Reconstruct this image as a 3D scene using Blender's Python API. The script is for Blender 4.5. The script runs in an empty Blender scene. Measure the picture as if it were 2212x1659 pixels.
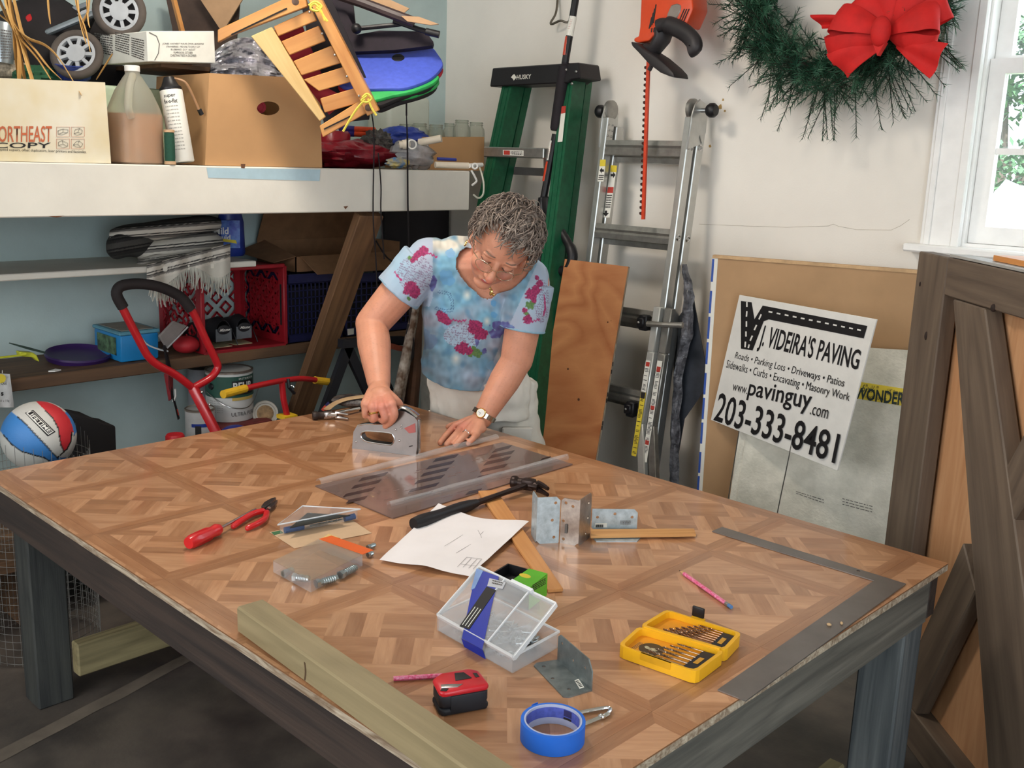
import bpy, bmesh, math, random
from math import sin, cos, pi, radians as rad
from mathutils import Vector as V, Matrix as M, noise as NZ
random.seed(7)
S = bpy.context.scene
COL = S.collection
H = .62                                   # table top height, floor z = 0
# ---------------------------------------------------------------- camera
F = 2184.3
CAM = V((2.5685, -.8001, .7948 + H))
_pi, _ro, _ya = .2189, .0329, .7691
FW = V((-sin(_ya)*cos(_pi), cos(_ya)*cos(_pi), -sin(_pi)))
_R0 = V((cos(_ya), sin(_ya), 0)); _U0 = _R0.cross(FW)
RT = _R0*cos(_ro) + _U0*sin(_ro); UP = _U0*cos(_ro) - _R0*sin(_ro)
cd = bpy.data.cameras.new('camera'); cam = bpy.data.objects.new('camera', cd); COL.objects.link(cam)
m = M.Identity(4)
for i in range(3):
    m[i][0] = RT[i]; m[i][1] = UP[i]; m[i][2] = -FW[i]; m[i][3] = CAM[i]
cam.matrix_world = m
cd.sensor_width = 36; cd.lens = 36*F/2212; cd.clip_start = .05; cd.clip_end = 200
S.camera = cam
# ---------------------------------------------------------------- light, world, exposure
S.view_settings.view_transform = 'Standard'; S.view_settings.look = 'None'
S.view_settings.gamma = 1; S.view_settings.exposure = .17; S.view_settings.use_curve_mapping = False
wd = bpy.data.worlds.new('sky'); S.world = wd; wd.use_nodes = True
bg = wd.node_tree.nodes['Background']; bg.inputs[0].default_value = (.80, .90, 1, 1); bg.inputs[1].default_value = 5.0
def area(name, loc, target, size, power, col, sizey=None):
    l = bpy.data.lights.new(name, 'AREA'); l.energy = power; l.color = col; l.size = size
    if sizey: l.shape = 'RECTANGLE'; l.size_y = sizey
    o = bpy.data.objects.new(name, l); COL.objects.link(o); o.location = loc
    o.rotation_euler = (V(target)-V(loc)).to_track_quat('-Z', 'Y').to_euler(); return o
area('ceiling_lamp', (.35, .65, 2.45), (.4, .9, 0), .30, 16, (1, .90, .78), .30)
area('garage_door_daylight', (4.35, -.6, 1.25), (0, .9, .7), 2.6, 74, (.80, .91, 1), 2.1)
area('front_daylight', (1.2, -3.2, 1.95), (.8, 2.2, 1.1), 2.4, 78, (.96, .97, 1), 1.6)
sl = bpy.data.lights.new('sun', 'SUN'); sl.energy = 14; sl.angle = .02
so = bpy.data.objects.new('sun', sl); COL.objects.link(so); so.rotation_euler = V((-.25, .75, -1)).to_track_quat('-Z', 'Y').to_euler()
# ---------------------------------------------------------------- pixel helpers (photograph 2212 x 1659)
def ray(x, y): return FW + RT*((x-1106)/F) - UP*((y-829.5)/F)
def hz(x, y, z=H): d = ray(x, y); return CAM + d*((z-CAM.z)/d.z)
def hy(x, y, Y): d = ray(x, y); return CAM + d*((Y-CAM.y)/d.y)
def hx(x, y, X): d = ray(x, y); return CAM + d*((X-CAM.x)/d.x)
def at(x, y, D): return CAM + ray(x, y)*D
class Plane:
    def __init__(s, p, n): s.p = V(p); s.n = V(n).normalized()
    def __call__(s, x, y): d = ray(x, y); return CAM + d*((s.p-CAM).dot(s.n)/d.dot(s.n))
def plane3(a, b, c): return Plane(a, (b-a).cross(c-a))
def facing(p, yaw=0, tilt=0):             # a plane through p that faces the camera, turned by yaw / tilt
    n = -(V((FW.x, FW.y, 0)).normalized()); n = M.Rotation(yaw, 3, 'Z') @ n
    n = n*cos(tilt) + V((0, 0, 1))*sin(tilt); return Plane(p, n)
def topx(p): d = V(p)-CAM; k = d.dot(FW); return 1106+F*d.dot(RT)/k, 829.5-F*d.dot(UP)/k
# ---------------------------------------------------------------- materials
def lin(c):
    return tuple(((x/255)/12.92 if x/255 <= .04045 else ((x/255+.055)/1.055)**2.4) for x in c)
MATS = {}
def nd(nt, t, **k):
    n = nt.nodes.new('ShaderNode'+t)
    for a, b in k.items():
        if a in n.inputs.keys(): n.inputs[a].default_value = b
        else: setattr(n, a, b)
    return n
def pm(name, col, rough=.5, metal=0, var=.12, scale=18, bump=.0, bscale=None, trans=0, alpha=1, coat=0, spec=.5, ior=1.45, col2=None, detail=4, sss=0, emit=0):
    """principled material whose colour wanders by noise"""
    if name in MATS: return MATS[name]
    mt = bpy.data.materials.new(name); mt.use_nodes = True; nt = mt.node_tree; L = nt.links
    b = nt.nodes['Principled BSDF']; c = lin(col)
    tc = nd(nt, 'TexCoord'); nz = nd(nt, 'TexNoise', Scale=scale, Detail=detail, Roughness=.6)
    L.new(tc.outputs['Object'], nz.inputs['Vector'])
    mx = nd(nt, 'Mix', data_type='RGBA'); mx.inputs[6].default_value = (*c, 1)
    c2 = lin(col2) if col2 else tuple(x*(1-2.2*var) for x in c)
    mx.inputs[7].default_value = (*c2, 1)
    mr = nd(nt, 'MapRange'); mr.inputs[1].default_value = .35; mr.inputs[2].default_value = .7
    L.new(nz.outputs['Fac'], mr.inputs[0]); L.new(mr.outputs[0], mx.inputs[0]); L.new(mx.outputs[2], b.inputs['Base Color'])
    b.inputs['Roughness'].default_value = rough; b.inputs['Metallic'].default_value = metal
    b.inputs['Transmission Weight'].default_value = trans; b.inputs['Alpha'].default_value = alpha
    b.inputs['Coat Weight'].default_value = coat; b.inputs['Specular IOR Level'].default_value = spec; b.inputs['IOR'].default_value = ior
    b.inputs['Subsurface Weight'].default_value = sss
    if sss: b.inputs['Subsurface Radius'].default_value = (.012, .004, .002)
    if bump:
        n2 = nd(nt, 'TexNoise', Scale=bscale or scale*4, Detail=5); L.new(tc.outputs['Object'], n2.inputs['Vector'])
        bp = nd(nt, 'Bump', Strength=bump, Distance=.01); L.new(n2.outputs['Fac'], bp.inputs['Height']); L.new(bp.outputs[0], b.inputs['Normal'])
    MATS[name] = mt; return mt
def wood(name, col, col2, rough=.55, fine=1.0, long=2.0, across=38, bump=.15, figure=.5, tone=False, coat=0):
    """wood whose grain runs along the first axis of the 'g' attribute"""
    if name in MATS: return MATS[name]
    mt = bpy.data.materials.new(name); mt.use_nodes = True; nt = mt.node_tree; L = nt.links
    b = nt.nodes['Principled BSDF']
    ga = nd(nt, 'Attribute', attribute_name='g')
    mp = nd(nt, 'Mapping'); mp.inputs['Scale'].default_value = (long, across, across); L.new(ga.outputs['Vector'], mp.inputs['Vector'])
    n1 = nd(nt, 'TexNoise', Scale=1.0*fine, Detail=6, Roughness=.65, Distortion=.6); L.new(mp.outputs[0], n1.inputs['Vector'])
    mp2 = nd(nt, 'Mapping'); mp2.inputs['Scale'].default_value = (long*.6, across*.22, across*.22); L.new(ga.outputs['Vector'], mp2.inputs['Vector'])
    n2 = nd(nt, 'TexNoise', Scale=1.0, Detail=2, Distortion=1.4); L.new(mp2.outputs[0], n2.inputs['Vector'])
    wv = nd(nt, 'Math', operation='MULTIPLY'); wv.inputs[1].default_value = 9*figure+1; L.new(n2.outputs['Fac'], wv.inputs[0])
    fr = nd(nt, 'Math', operation='PINGPONG'); fr.inputs[1].default_value = 1; L.new(wv.outputs[0], fr.inputs[0])
    ad = nd(nt, 'Math', operation='MULTIPLY_ADD'); ad.inputs[1].default_value = .35; L.new(fr.outputs[0], ad.inputs[0]); L.new(n1.outputs['Fac'], ad.inputs[2])
    mr = nd(nt, 'MapRange'); mr.inputs[1].default_value = .35; mr.inputs[2].default_value = .95; L.new(ad.outputs[0], mr.inputs[0])
    mx = nd(nt, 'Mix', data_type='RGBA'); mx.inputs[6].default_value = (*lin(col), 1); mx.inputs[7].default_value = (*lin(col2), 1); L.new(mr.outputs[0], mx.inputs[0])
    out = mx.outputs[2]
    if tone:
        ta = nd(nt, 'Attribute', attribute_name='tone'); ml = nd(nt, 'Mix', data_type='RGBA', blend_type='MULTIPLY'); ml.inputs[0].default_value = 1
        L.new(out, ml.inputs[6]); L.new(ta.outputs['Color'], ml.inputs[7]); out = ml.outputs[2]
    L.new(out, b.inputs['Base Color']); b.inputs['Roughness'].default_value = rough; b.inputs['Coat Weight'].default_value = coat; b.inputs['Coat Roughness'].default_value = .12
    if bump:
        bp = nd(nt, 'Bump', Strength=bump, Distance=.004); L.new(n1.outputs['Fac'], bp.inputs['Height']); L.new(bp.outputs[0], b.inputs['Normal'])
    MATS[name] = mt; return mt
def vcol(name, rough=.6, bump=0, bscale=300, metal=0, spec=.5, sss=0):
    """colour comes from the mesh's own 'Col' attribute (printed or dyed pattern)"""
    if name in MATS: return MATS[name]
    mt = bpy.data.materials.new(name); mt.use_nodes = True; nt = mt.node_tree; L = nt.links
    b = nt.nodes['Principled BSDF']; a = nd(nt, 'Attribute', attribute_name='Col'); L.new(a.outputs['Color'], b.inputs['Base Color'])
    b.inputs['Roughness'].default_value = rough; b.inputs['Metallic'].default_value = metal; b.inputs['Specular IOR Level'].default_value = spec
    b.inputs['Subsurface Weight'].default_value = sss
    if sss: b.inputs['Subsurface Radius'].default_value = (.012, .004, .002); b.inputs['Subsurface Scale'].default_value = .6
    if bump:
        tc = nd(nt, 'TexCoord'); n2 = nd(nt, 'TexNoise', Scale=bscale, Detail=4); L.new(tc.outputs['Object'], n2.inputs['Vector'])
        bp = nd(nt, 'Bump', Strength=bump, Distance=.004); L.new(n2.outputs['Fac'], bp.inputs['Height']); L.new(bp.outputs[0], b.inputs['Normal'])
    MATS[name] = mt; return mt
# ---------------------------------------------------------------- mesh builder
def frame(d, up=V((0, 0, 1))):
    x = V(d).normalized()
    if abs(x.dot(up)) > .98: up = V((0, 1, 0))
    y = up.cross(x).normalized(); return x, y, x.cross(y)
def rot(ax, a): return M.Rotation(a, 3, ax)
class MB:
    def __init__(s): s.v = []; s.f = []; s.c = {}; s.mi = {}
    def add(s, vs, fs, mi=0):
        o = len(s.v); s.v += [V(p) for p in vs]
        for f in fs:
            if mi: s.mi[len(s.f)] = mi
            s.f.append([o+i for i in f])
        return s
    def box(s, c, d, R=None, mi=0):
        c = V(c); vs = []
        for k in range(8):
            p = V(((k & 1)-.5, ((k >> 1) & 1)-.5, ((k >> 2) & 1)-.5)); p = V((p.x*d[0], p.y*d[1], p.z*d[2]))
            vs.append(c + (R @ p if R else p))
        return s.add(vs, [(0, 2, 3, 1), (4, 5, 7, 6), (0, 1, 5, 4), (2, 6, 7, 3), (0, 4, 6, 2), (1, 3, 7, 5)], mi)
    def bb(s, a, b, mi=0):
        a, b = V(a), V(b); return s.box((a+b)/2, [abs(b[i]-a[i]) for i in range(3)], None, mi)
    def beam(s, a, b, w, h, up=V((0, 0, 1)), mi=0):
        a, b = V(a), V(b); x, y, z = frame(b-a, V(up)); R = M((x, y, z)).transposed()
        return s.box((a+b)/2, ((b-a).length, w, h), R, mi)
    def prism(s, poly, ext, mi=0, holes=None):
        """polygon pushed along ext; holes are lists bridged through with their own walls"""
        poly = [V(p) for p in poly]; ext = V(ext)
        if not holes:
            n = len(poly); vs = poly + [p+ext for p in poly]
            fs = [list(range(n-1, -1, -1)), list(range(n, 2*n))] + [(i, (i+1) % n, n+(i+1) % n, n+i) for i in range(n)]
            return s.add(vs, fs, mi)
        bm = bmesh.new(); ed = []
        for lp in [poly]+[[V(p) for p in h] for h in holes]:
            vv = [bm.verts.new(p) for p in lp]; ed += [bm.edges.new((vv[i], vv[(i+1) % len(vv)])) for i in range(len(vv))]
        r = bmesh.ops.triangle_fill(bm, edges=ed, use_beauty=True)
        bm.verts.index_update(); vs = [v.co.copy() for v in bm.verts]; fs = [[v.index for v in f.verts] for f in bm.faces]
        n = len(vs); allv = vs+[p+ext for p in vs]; ff = [f[::-1] for f in fs]+[[n+i for i in f] for f in fs]
        o = 0
        for lp in [poly]+list(holes):
            k = len(lp); ff += [(o+i, o+(i+1) % k, n+o+(i+1) % k, n+o+i) for i in range(k)]; o += k
        bm.free(); return s.add(allv, ff, mi)
    def tube(s, pts, r, n=8, closed=False, caps=True, flat=1.0, up=None, mi=0):
        pts = [V(p) for p in pts]; N = len(pts); rs = r if isinstance(r, (list, tuple)) else [r]*N
        vs = []; pn = None
        for i, p in enumerate(pts):
            t = (pts[(i+1) % N]-pts[i-1]) if (closed or 0 < i < N-1) else (pts[1]-pts[0] if i == 0 else pts[-1]-pts[-2])
            if t.length < 1e-9: t = V((0, 0, 1))
            t = t.normalized()
            if pn is None: pn = frame(t, V(up) if up else V((0, 0, 1)))[1]
            pn = (pn-t*pn.dot(t)); pn = pn.normalized() if pn.length > 1e-6 else frame(t)[1]
            b = t.cross(pn)
            for k in range(n):
                a = 2*pi*k/n; vs.append(p+pn*cos(a)*rs[i]+b*sin(a)*rs[i]*flat)
        fs = []
        for i in range(N if closed else N-1):
            for k in range(n):
                j = (i+1) % N; fs.append((i*n+k, i*n+(k+1) % n, j*n+(k+1) % n, j*n+k))
        if caps and not closed: fs += [list(range(n-1, -1, -1)), [(N-1)*n+k for k in range(n)]]
        return s.add(vs, fs, mi)
    def lathe(s, prof, c=(0, 0, 0), ax=(0, 0, 1), n=24, sx=1, sy=1, mi=0, up=V((0, 1, 0))):
        c = V(c); z = V(ax).normalized(); x = frame(z, V(up))[1]; y = z.cross(x); vs = []; fs = []
        for (r, h) in prof:
            for k in range(n):
                a = 2*pi*k/n; vs.append(c+x*cos(a)*r*sx+y*sin(a)*r*sy+z*h)
        for i in range(len(prof)-1):
            for k in range(n): fs.append((i*n+k, i*n+(k+1) % n, (i+1)*n+(k+1) % n, (i+1)*n+k))
        shut = abs(prof[0][0]-prof[-1][0])+abs(prof[0][1]-prof[-1][1]) < 1e-9
        if prof[0][0] > 1e-6 and not shut: fs.append(list(range(n-1, -1, -1)))
        if prof[-1][0] > 1e-6 and not shut and len(prof) > 2: fs.append([(len(prof)-1)*n+k for k in range(n)])
        return s.add(vs, fs, mi)
    def ring(s, c, R, r, ax=(0, 0, 1), n=28, m=8, mi=0):
        z = V(ax).normalized(); _, x, y = frame(z); return s.tube([V(c)+x*R*cos(2*pi*k/n)+y*R*sin(2*pi*k/n) for k in range(n)], r, m, True, mi=mi)
    def ell(s, c, rd, R=None, n=16, m=10, mi=0):
        vs = []; c = V(c); fs = []
        for i in range(m+1):
            t = pi*i/m
            for k in range(n):
                a = 2*pi*k/n; p = V((rd[0]*sin(t)*cos(a), rd[1]*sin(t)*sin(a), rd[2]*cos(t))); vs.append(c+(R @ p if R else p))
        for i in range(m):
            for k in range(n): fs.append((i*n+k, (i+1)*n+k, (i+1)*n+(k+1) % n, i*n+(k+1) % n))
        return s.add(vs, fs, mi)
    def grid(s, fn, nu, nv, thick=None, mi=0):
        vs = [V(fn(i/nu, j/nv)) for i in range(nu+1) for j in range(nv+1)]
        fs = [(i*(nv+1)+j, (i+1)*(nv+1)+j, (i+1)*(nv+1)+j+1, i*(nv+1)+j+1) for i in range(nu) for j in range(nv)]
        if thick:
            n = len(vs); bm = bmesh.new(); bv = [bm.verts.new(p) for p in vs]; [bm.faces.new([bv[i] for i in f]) for f in fs]; bm.normal_update()
            up = [v.co-v.normal*thick for v in bv]; bm.free()
            bd = [i*(nv+1) for i in range(nu+1)]+[nu*(nv+1)+j for j in range(1, nv+1)]+[i*(nv+1)+nv for i in range(nu-1, -1, -1)]+[j for j in range(nv-1, 0, -1)]
            return s.add(vs+up, fs+[[n+i for i in f[::-1]] for f in fs]+[(bd[k-1], bd[k], n+bd[k], n+bd[k-1]) for k in range(len(bd))], mi)
        return s.add(vs, fs, mi)
    def build(s, name, mat, parent=None, grain=None, bevel=0, seg=1, smooth=None, clean=True, colfn=None, ang=40, shift=0):
        me = bpy.data.meshes.new(name); org = parent_loc(parent)
        bm = bmesh.new(); bv = [bm.verts.new(p) for p in s.v]
        for i, f in enumerate(s.f):
            try:
                fc = bm.faces.new([bv[k] for k in f]); fc.material_index = s.mi.get(i, 0)
            except ValueError: pass
        if clean: bmesh.ops.remove_doubles(bm, verts=bm.verts, dist=1e-6)
        bmesh.ops.recalc_face_normals(bm, faces=bm.faces)
        if bevel:
            ed = [e for e in bm.edges if e.is_manifold and e.calc_face_angle(0) > rad(30)]
            bmesh.ops.bevel(bm, geom=ed, offset=bevel, segments=seg, profile=.5, affect='EDGES', clamp_overlap=True)
        loc = V(org)
        o = bpy.data.objects.new(name, me)
        if parent is None:
            lo = V([min(v.co[i] for v in bm.verts) for i in range(3)]); hi = V([max(v.co[i] for v in bm.verts) for i in range(3)])
            loc = V(((lo.x+hi.x)/2, (lo.y+hi.y)/2, lo.z)); o.location = loc
        for v in bm.verts: v.co -= loc
        bm.normal_update(); bm.to_mesh(me); bm.free()
        if grain is not None:
            x, y, z = frame(grain); sh = V((random.random()*9+shift, random.random()*3, random.random()*3))
            at_ = me.attributes.new('g', 'FLOAT_VECTOR', 'POINT')
            at_.data.foreach_set('vector', [q for v in me.vertices for q in (v.co.dot(x)+sh.x, v.co.dot(y)+sh.y, v.co.dot(z)+sh.z)])
        if colfn:
            ca = me.color_attributes.new('Col', 'FLOAT_COLOR', 'POINT')
            ca.data.foreach_set('color', [q for v in me.vertices for q in (*lin(colfn(v.co+loc)), 1)])
        for mm in (mat if isinstance(mat, (list, tuple)) else [mat]): me.materials.append(mm)
        if smooth is None: smooth = len(me.polygons) > 40
        if smooth:
            me.polygons.foreach_set('use_smooth', [True]*len(me.polygons)); me.set_sharp_from_angle(angle=rad(ang))
        COL.objects.link(o)
        if parent is not None: o.parent = parent
        return o
_LOC = {}
def parent_loc(p):
    if p is None: return V((0, 0, 0))
    q = V(p.location); x = p.parent
    while x is not None: q += V(x.location); x = x.parent
    return q
def tag(o, label, cat, group=None):
    o['label'] = label; o['category'] = cat
    if group: o['group'] = group
    return o
def struct(o): o['kind'] = 'structure'; return o
def stuff(o): o['kind'] = 'stuff'; return o
def thing(name, label, cat, loc, group=None):
    o = bpy.data.objects.new(name, None); COL.objects.link(o); o.location = loc; o.empty_display_size = .05
    return tag(o, label, cat, group)
def lab(o, s): o['label'] = s; return o
def dup(o, loc=None, parent=None):
    c = o.copy(); COL.objects.link(c)
    if parent is not None: c.parent = parent
    if loc is not None: c.location = loc
    for ch in list(o.children): dup(ch, None, c)
    return c
def text(body, quad, mat, parent, name='lettering', lift=.0007, bold=0.0, shear=0, align='CENTER', font=None, space=1.0, mono=False):
    """flat print fitted into quad = (bottom-left, bottom-right, top-right, top-left) 3-D corners"""
    cu = bpy.data.curves.new('txt', 'FONT'); cu.body = body; cu.align_x = align; cu.offset = bold; cu.shear = shear; cu.space_character = space; cu.resolution_u = 3
    ob = bpy.data.objects.new('txt', cu); me = bpy.data.meshes.new_from_object(ob)
    bpy.data.objects.remove(ob); bpy.data.curves.remove(cu)
    bl, br, tr, tl = [V(q) for q in quad]; n = ((br-bl).cross(tl-bl)).normalized()
    if n.dot(CAM-bl) < 0: n = -n
    xs = [v.co.x for v in me.vertices]; ys = [v.co.y for v in me.vertices]
    if not xs: return None
    x0, x1, y0, y1 = min(xs), max(xs), min(ys), max(ys); org = parent_loc(parent)
    for v in me.vertices:
        a = (v.co.x-x0)/max(x1-x0, 1e-9); b = (v.co.y-y0)/max(y1-y0, 1e-9)
        p = bl*(1-a)*(1-b)+br*a*(1-b)+tr*a*b+tl*(1-a)*b
        v.co = p+n*lift-org
    o = bpy.data.objects.new(name, me); me.materials.clear(); me.materials.append(mat); COL.objects.link(o)
    if parent is not None: o.parent = parent
    me.name = name; return o
def qd(P, a, b, c, d): return [P(*a), P(*b), P(*c), P(*d)]
def lerp(a, b, t): return V(a)*(1-t)+V(b)*t
def bez(p, n=12):                          # Catmull-Rom through p
    p = [V(q) for q in p]; out = []
    for i in range(len(p)-1):
        a = p[max(i-1, 0)]; b = p[i]; c = p[i+1]; d = p[min(i+2, len(p)-1)]
        for k in range(n):
            t = k/n; out.append(.5*((2*b)+(c-a)*t+(2*a-5*b+4*c-d)*t*t+(3*b-a-3*c+d)*t**3))
    return out+[p[-1]]
def fan(mb, pts, n, thick=.0005): return mb.prism(pts, V(n)*thick)
BLACK = pm('black_plastic', (22, 21, 24), .45, var=.1)
INK = pm('black_ink', (24, 22, 24), .6, var=.05)
STEEL = pm('steel', (190, 190, 188), .28, 1, var=.1, scale=40)
CHROME = pm('chrome', (215, 215, 215), .14, 1, var=.04)
WHITE = pm('white_plastic', (228, 226, 220), .45, var=.04)
# ================================================================ the setting
XL, YB, XR, YF, ZC = -.9, 2.3, 4.5, -3.4, 2.55
plaster = pm('plaster_wall', (238, 232, 222), .75, var=.03, scale=3, bump=.06, bscale=160)
plasterL = pm('plaster_wall_left', (186, 204, 202), .8, var=.06, scale=4, bump=.05, bscale=140)
conc = pm('concrete_floor', (98, 90, 82), .38, var=.22, scale=5, bump=.05, bscale=90, col2=(58, 54, 52))
struct(MB().bb((XL-.1, YF-.1, -.1), (XR+.1, YB+.1, 0)).build('floor', conc))
struct(MB().bb((XL-.1, YF, 0), (XL, YB, ZC)).build('wall_left', plasterL))
struct(MB().bb((XL-.1, YF-.1, ZC), (XR+.1, YB+.1, ZC+.1)).build('ceiling', plaster))
struct(MB().bb((XL-.1, YF-.1, 0), (XR+.1, YF, ZC)).build('wall_front', plaster))
struct(MB().bb((XR, YF, 0), (XR+.1, YB, ZC)).build('wall_right', plaster))
# back wall with the window opening
WB = lambda x, y: hy(x, y, YB)
c0 = WB(2003, 430).x                       # outer edge of the casing
wx0, wx1, wz0, wz1 = c0+.105, c0+.78, WB(2110, 538).z, WB(2110, 538).z+1.15
b = MB()
b.bb((XL, YB, 0), (XR, YB+.1, wz0)); b.bb((XL, YB, wz0), (wx0, YB+.1, ZC)); b.bb((wx1, YB, wz0), (XR, YB+.1, ZC)); b.bb((wx0, YB, wz1), (wx1, YB+.1, ZC))
struct(b.build('wall_back', plaster))
# hairline plaster crack and chips on the back wall
crk = pm('wall_crack', (204, 192, 174), .8, var=.2)
pts = [WB(*p) for p in ((1510, 484), (1580, 487), (1640, 489), (1700, 491), (1790, 488), (1800, 484), (1812, 489), (1850, 496), (1925, 497), (1945, 488), (1965, 474))]
k = MB().tube([p-V((0, .0002, 0)) for p in pts], .0007, 4).build('trim_1', crk); struct(k)
chip = pm('chipped_plaster', (196, 160, 100), .9, var=.25)
k = MB()
for (x, y, s) in ((1562, 216, 5), (1556, 232, 8), (1566, 240, 4), (1534, 316, 5)):
    q = WB(x, y); n = 7; ph = random.random()*6
    k.prism([q+V((cos(2*pi*i/n+ph)*s*.0013*random.uniform(.5, 1.2), -.0004, sin(2*pi*i/n+ph)*s*.0013*random.uniform(.5, 1.2))) for i in range(n)], (0, .002, 0))
struct(k.build('trim_2', chip))
# ---- window: casing, jamb, two sashes with muntins, glass, stool
wpaint = pm('white_window_paint', (246, 245, 242), .5, var=.03, bump=.03)
win = bpy.data.objects.new('window_1', None); COL.objects.link(win); win.location = (wx0, YB, wz0); struct(win)
MB().bb((c0, YB-.02, wz0-.02), (wx0+.012, YB, wz1+.1)).build('casing', wpaint, win, bevel=.003)
MB().bb((wx1-.012, YB-.02, wz0-.02), (wx1+.1, YB, wz1+.1)).build('casing', wpaint, win, bevel=.003)
MB().bb((wx0+.013, YB-.02, wz1-.012), (wx1-.013, YB, wz1+.1)).build('casing', wpaint, win, bevel=.003)
MB().bb((c0+.012, YB-.026, wz0-.02), (c0+.03, YB-.0201, wz1+.1)).build('casing_bead', wpaint, win, bevel=.002)
MB().bb((wx0-.012, YB-.026, wz0-.02), (wx0+.012, YB-.0201, wz1+.1)).build('casing_bead', wpaint, win, bevel=.002)
MB().prism([(wx0, YB+.0005, wz0), (wx1, YB+.0005, wz0), (wx1, YB+.0005, wz1), (wx0, YB+.0005, wz1)], (0, .1, 0), holes=[[(wx0+.019, YB+.0005, wz0+.014), (wx1-.019, YB+.0005, wz0+.014), (wx1-.019, YB+.0005, wz1-.02), (wx0+.019, YB+.0005, wz1-.02)]]).build('jamb', wpaint, win, smooth=False)
MB().bb((c0-.035, YB-.06, wz0-.02), (wx1+.12, YB+.02, wz0+.004)).build('sill', wpaint, win, bevel=.005)
MB().bb((c0+.01, YB-.018, wz0-.1), (wx1+.09, YB, wz0-.02)).build('apron', wpaint, win, bevel=.003)
glass = pm('window_glass', (236, 246, 248), .04, var=0, alpha=.10, spec=.4)
zm = wz0+.52
for (z0, z1, y) in ((wz0+.015, zm+.02, YB+.025), (zm-.02, wz1-.02, YB+.055)):
    f = MB(); xa, xb = wx0+.02, wx1-.02
    f.prism([(xa, y, z0), (xb, y, z0), (xb, y, z1), (xa, y, z1)], (0, .03, 0), holes=[[(xa+.045, y, z0+.05), (xb-.045, y, z0+.05), (xb-.045, y, z1-.042), (xa+.045, y, z1-.042)]])
    sash = f.build('sash', wpaint, win, smooth=False)
    g = MB(); xm = (xa+xb)/2; zq = (z0+.05+z1-.042)/2
    g.bb((xm-.009, y+.004, z0+.05), (xm+.009, y+.026, z1-.042)); g.build('muntin', wpaint, sash, smooth=False); g = MB(); g.bb((xa+.045, y+.005, zq-.009), (xb-.045, y+.025, zq+.009)); g.build('muntin', wpaint, sash, smooth=False)
    for ix in range(2):
        for iz in range(2):
            pa = (xa+.045, xm-.009, xm+.009, xb-.045)[ix*2:ix*2+2]; pz = (z0+.05, zq-.009, zq+.009, z1-.042)[iz*2:iz*2+2]
            MB().bb((pa[0], y+.013, pz[0]), (pa[1], y+.016, pz[1])).build('pane', glass, sash)
# ---- outside the window
grass = pm('lawn', (120, 140, 90), .9, var=.3, scale=3)
struct(MB().bb((-8, YB+.15, -.3), (16, 16, -.05)).build('ground_outside', grass))
stone = pm('field_stone', (176, 188, 194), .9, var=.25, scale=5, bump=.5, bscale=12)
def boulder(c, rd, label):
    b = MB(); b.ell((0, 0, 0), (1, 1, 1), None, 14, 10); sd = random.random()*20
    for p in b.v:
        q = p*1.0; d = 1+.35*NZ.noise(q*1.3+V((sd, 0, 0)))+.12*NZ.noise(q*3+V((0, sd, 0)))
        p.x = c[0]+q.x*d*rd[0]; p.y = c[1]+q.y*d*rd[1]; p.z = c[2]+q.z*d*rd[2]
    return tag(b.build('boulder', stone), label, 'boulder', 'field stones of the garden wall')
for px_, py_, D, s, l in ((2150, 497, 7.0, .22, 'big pale rounded boulder seen in the lowest window pane'), (2250, 490, 7.1, .2, 'pale boulder at the right picture edge seen through the window'), (2062, 500, 7.5, .15, 'small pale boulder left of the big one outside the window'), (2185, 440, 7.9, .16, 'boulder lying on top of the others outside the window')):
    p = at(px_, py_, D); boulder(p, (s*1.05, s, s), l)
leafm = pm('outdoor_leaf', (78, 118, 70), .6, var=.35, scale=2, col2=(40, 78, 52))
barkm = pm('bark', (86, 74, 62), .9, var=.3)
def bush(name, c, rd, n, label, sz=.09):
    t = thing(name, label, 'shrub' if name == 'shrub' else 'tree', (c[0], c[1], -.05))
    lf = MB()
    for i in range(n):
        a = random.uniform(0, 2*pi); z = random.uniform(-1, 1); q = math.sqrt(1-z*z); k = random.uniform(.4, 1)
        p = V((c[0]+rd[0]*q*cos(a)*k, c[1]+rd[1]*q*sin(a)*k, c[2]+rd[2]*z*k))
        d = V((random.uniform(-1, 1), random.uniform(-1, 1), random.uniform(-1, .6))).normalized(); x, y, w_ = frame(d); l = sz*random.uniform(.6, 1.3)
        lf.add([p, p+x*l*.5+y*l*.3, p+x*l, p+x*l*.5-y*l*.3], [(0, 1, 2, 3)])
    stuff(lf.build('foliage', leafm, t, clean=False, smooth=False))
    br = MB()
    for i in range(5):
        e = V((c[0]+random.uniform(-.5, .5)*rd[0], c[1]+random.uniform(-.5, .5)*rd[1], c[2]+rd[2]*.5)); br.tube([(c[0], c[1], -.05), lerp((c[0], c[1], 0), e, .5)+V((.05, 0, .1)), e], [.06, .04, .01], 6)
    br.build('stem', barkm, t)
p = at(2180, 395, 9.2); bush('shrub', (p.x, p.y, p.z), (.8, .5, .38), 1500, 'dark leafy shrub behind the boulders outside the window')
p = at(2190, 215, 11.0); bush('tree', (p.x, p.y, p.z+.35), (1.3, .7, .62), 2600, 'green leafy tree outside, filling the upper pane of the window', .12)
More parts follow.
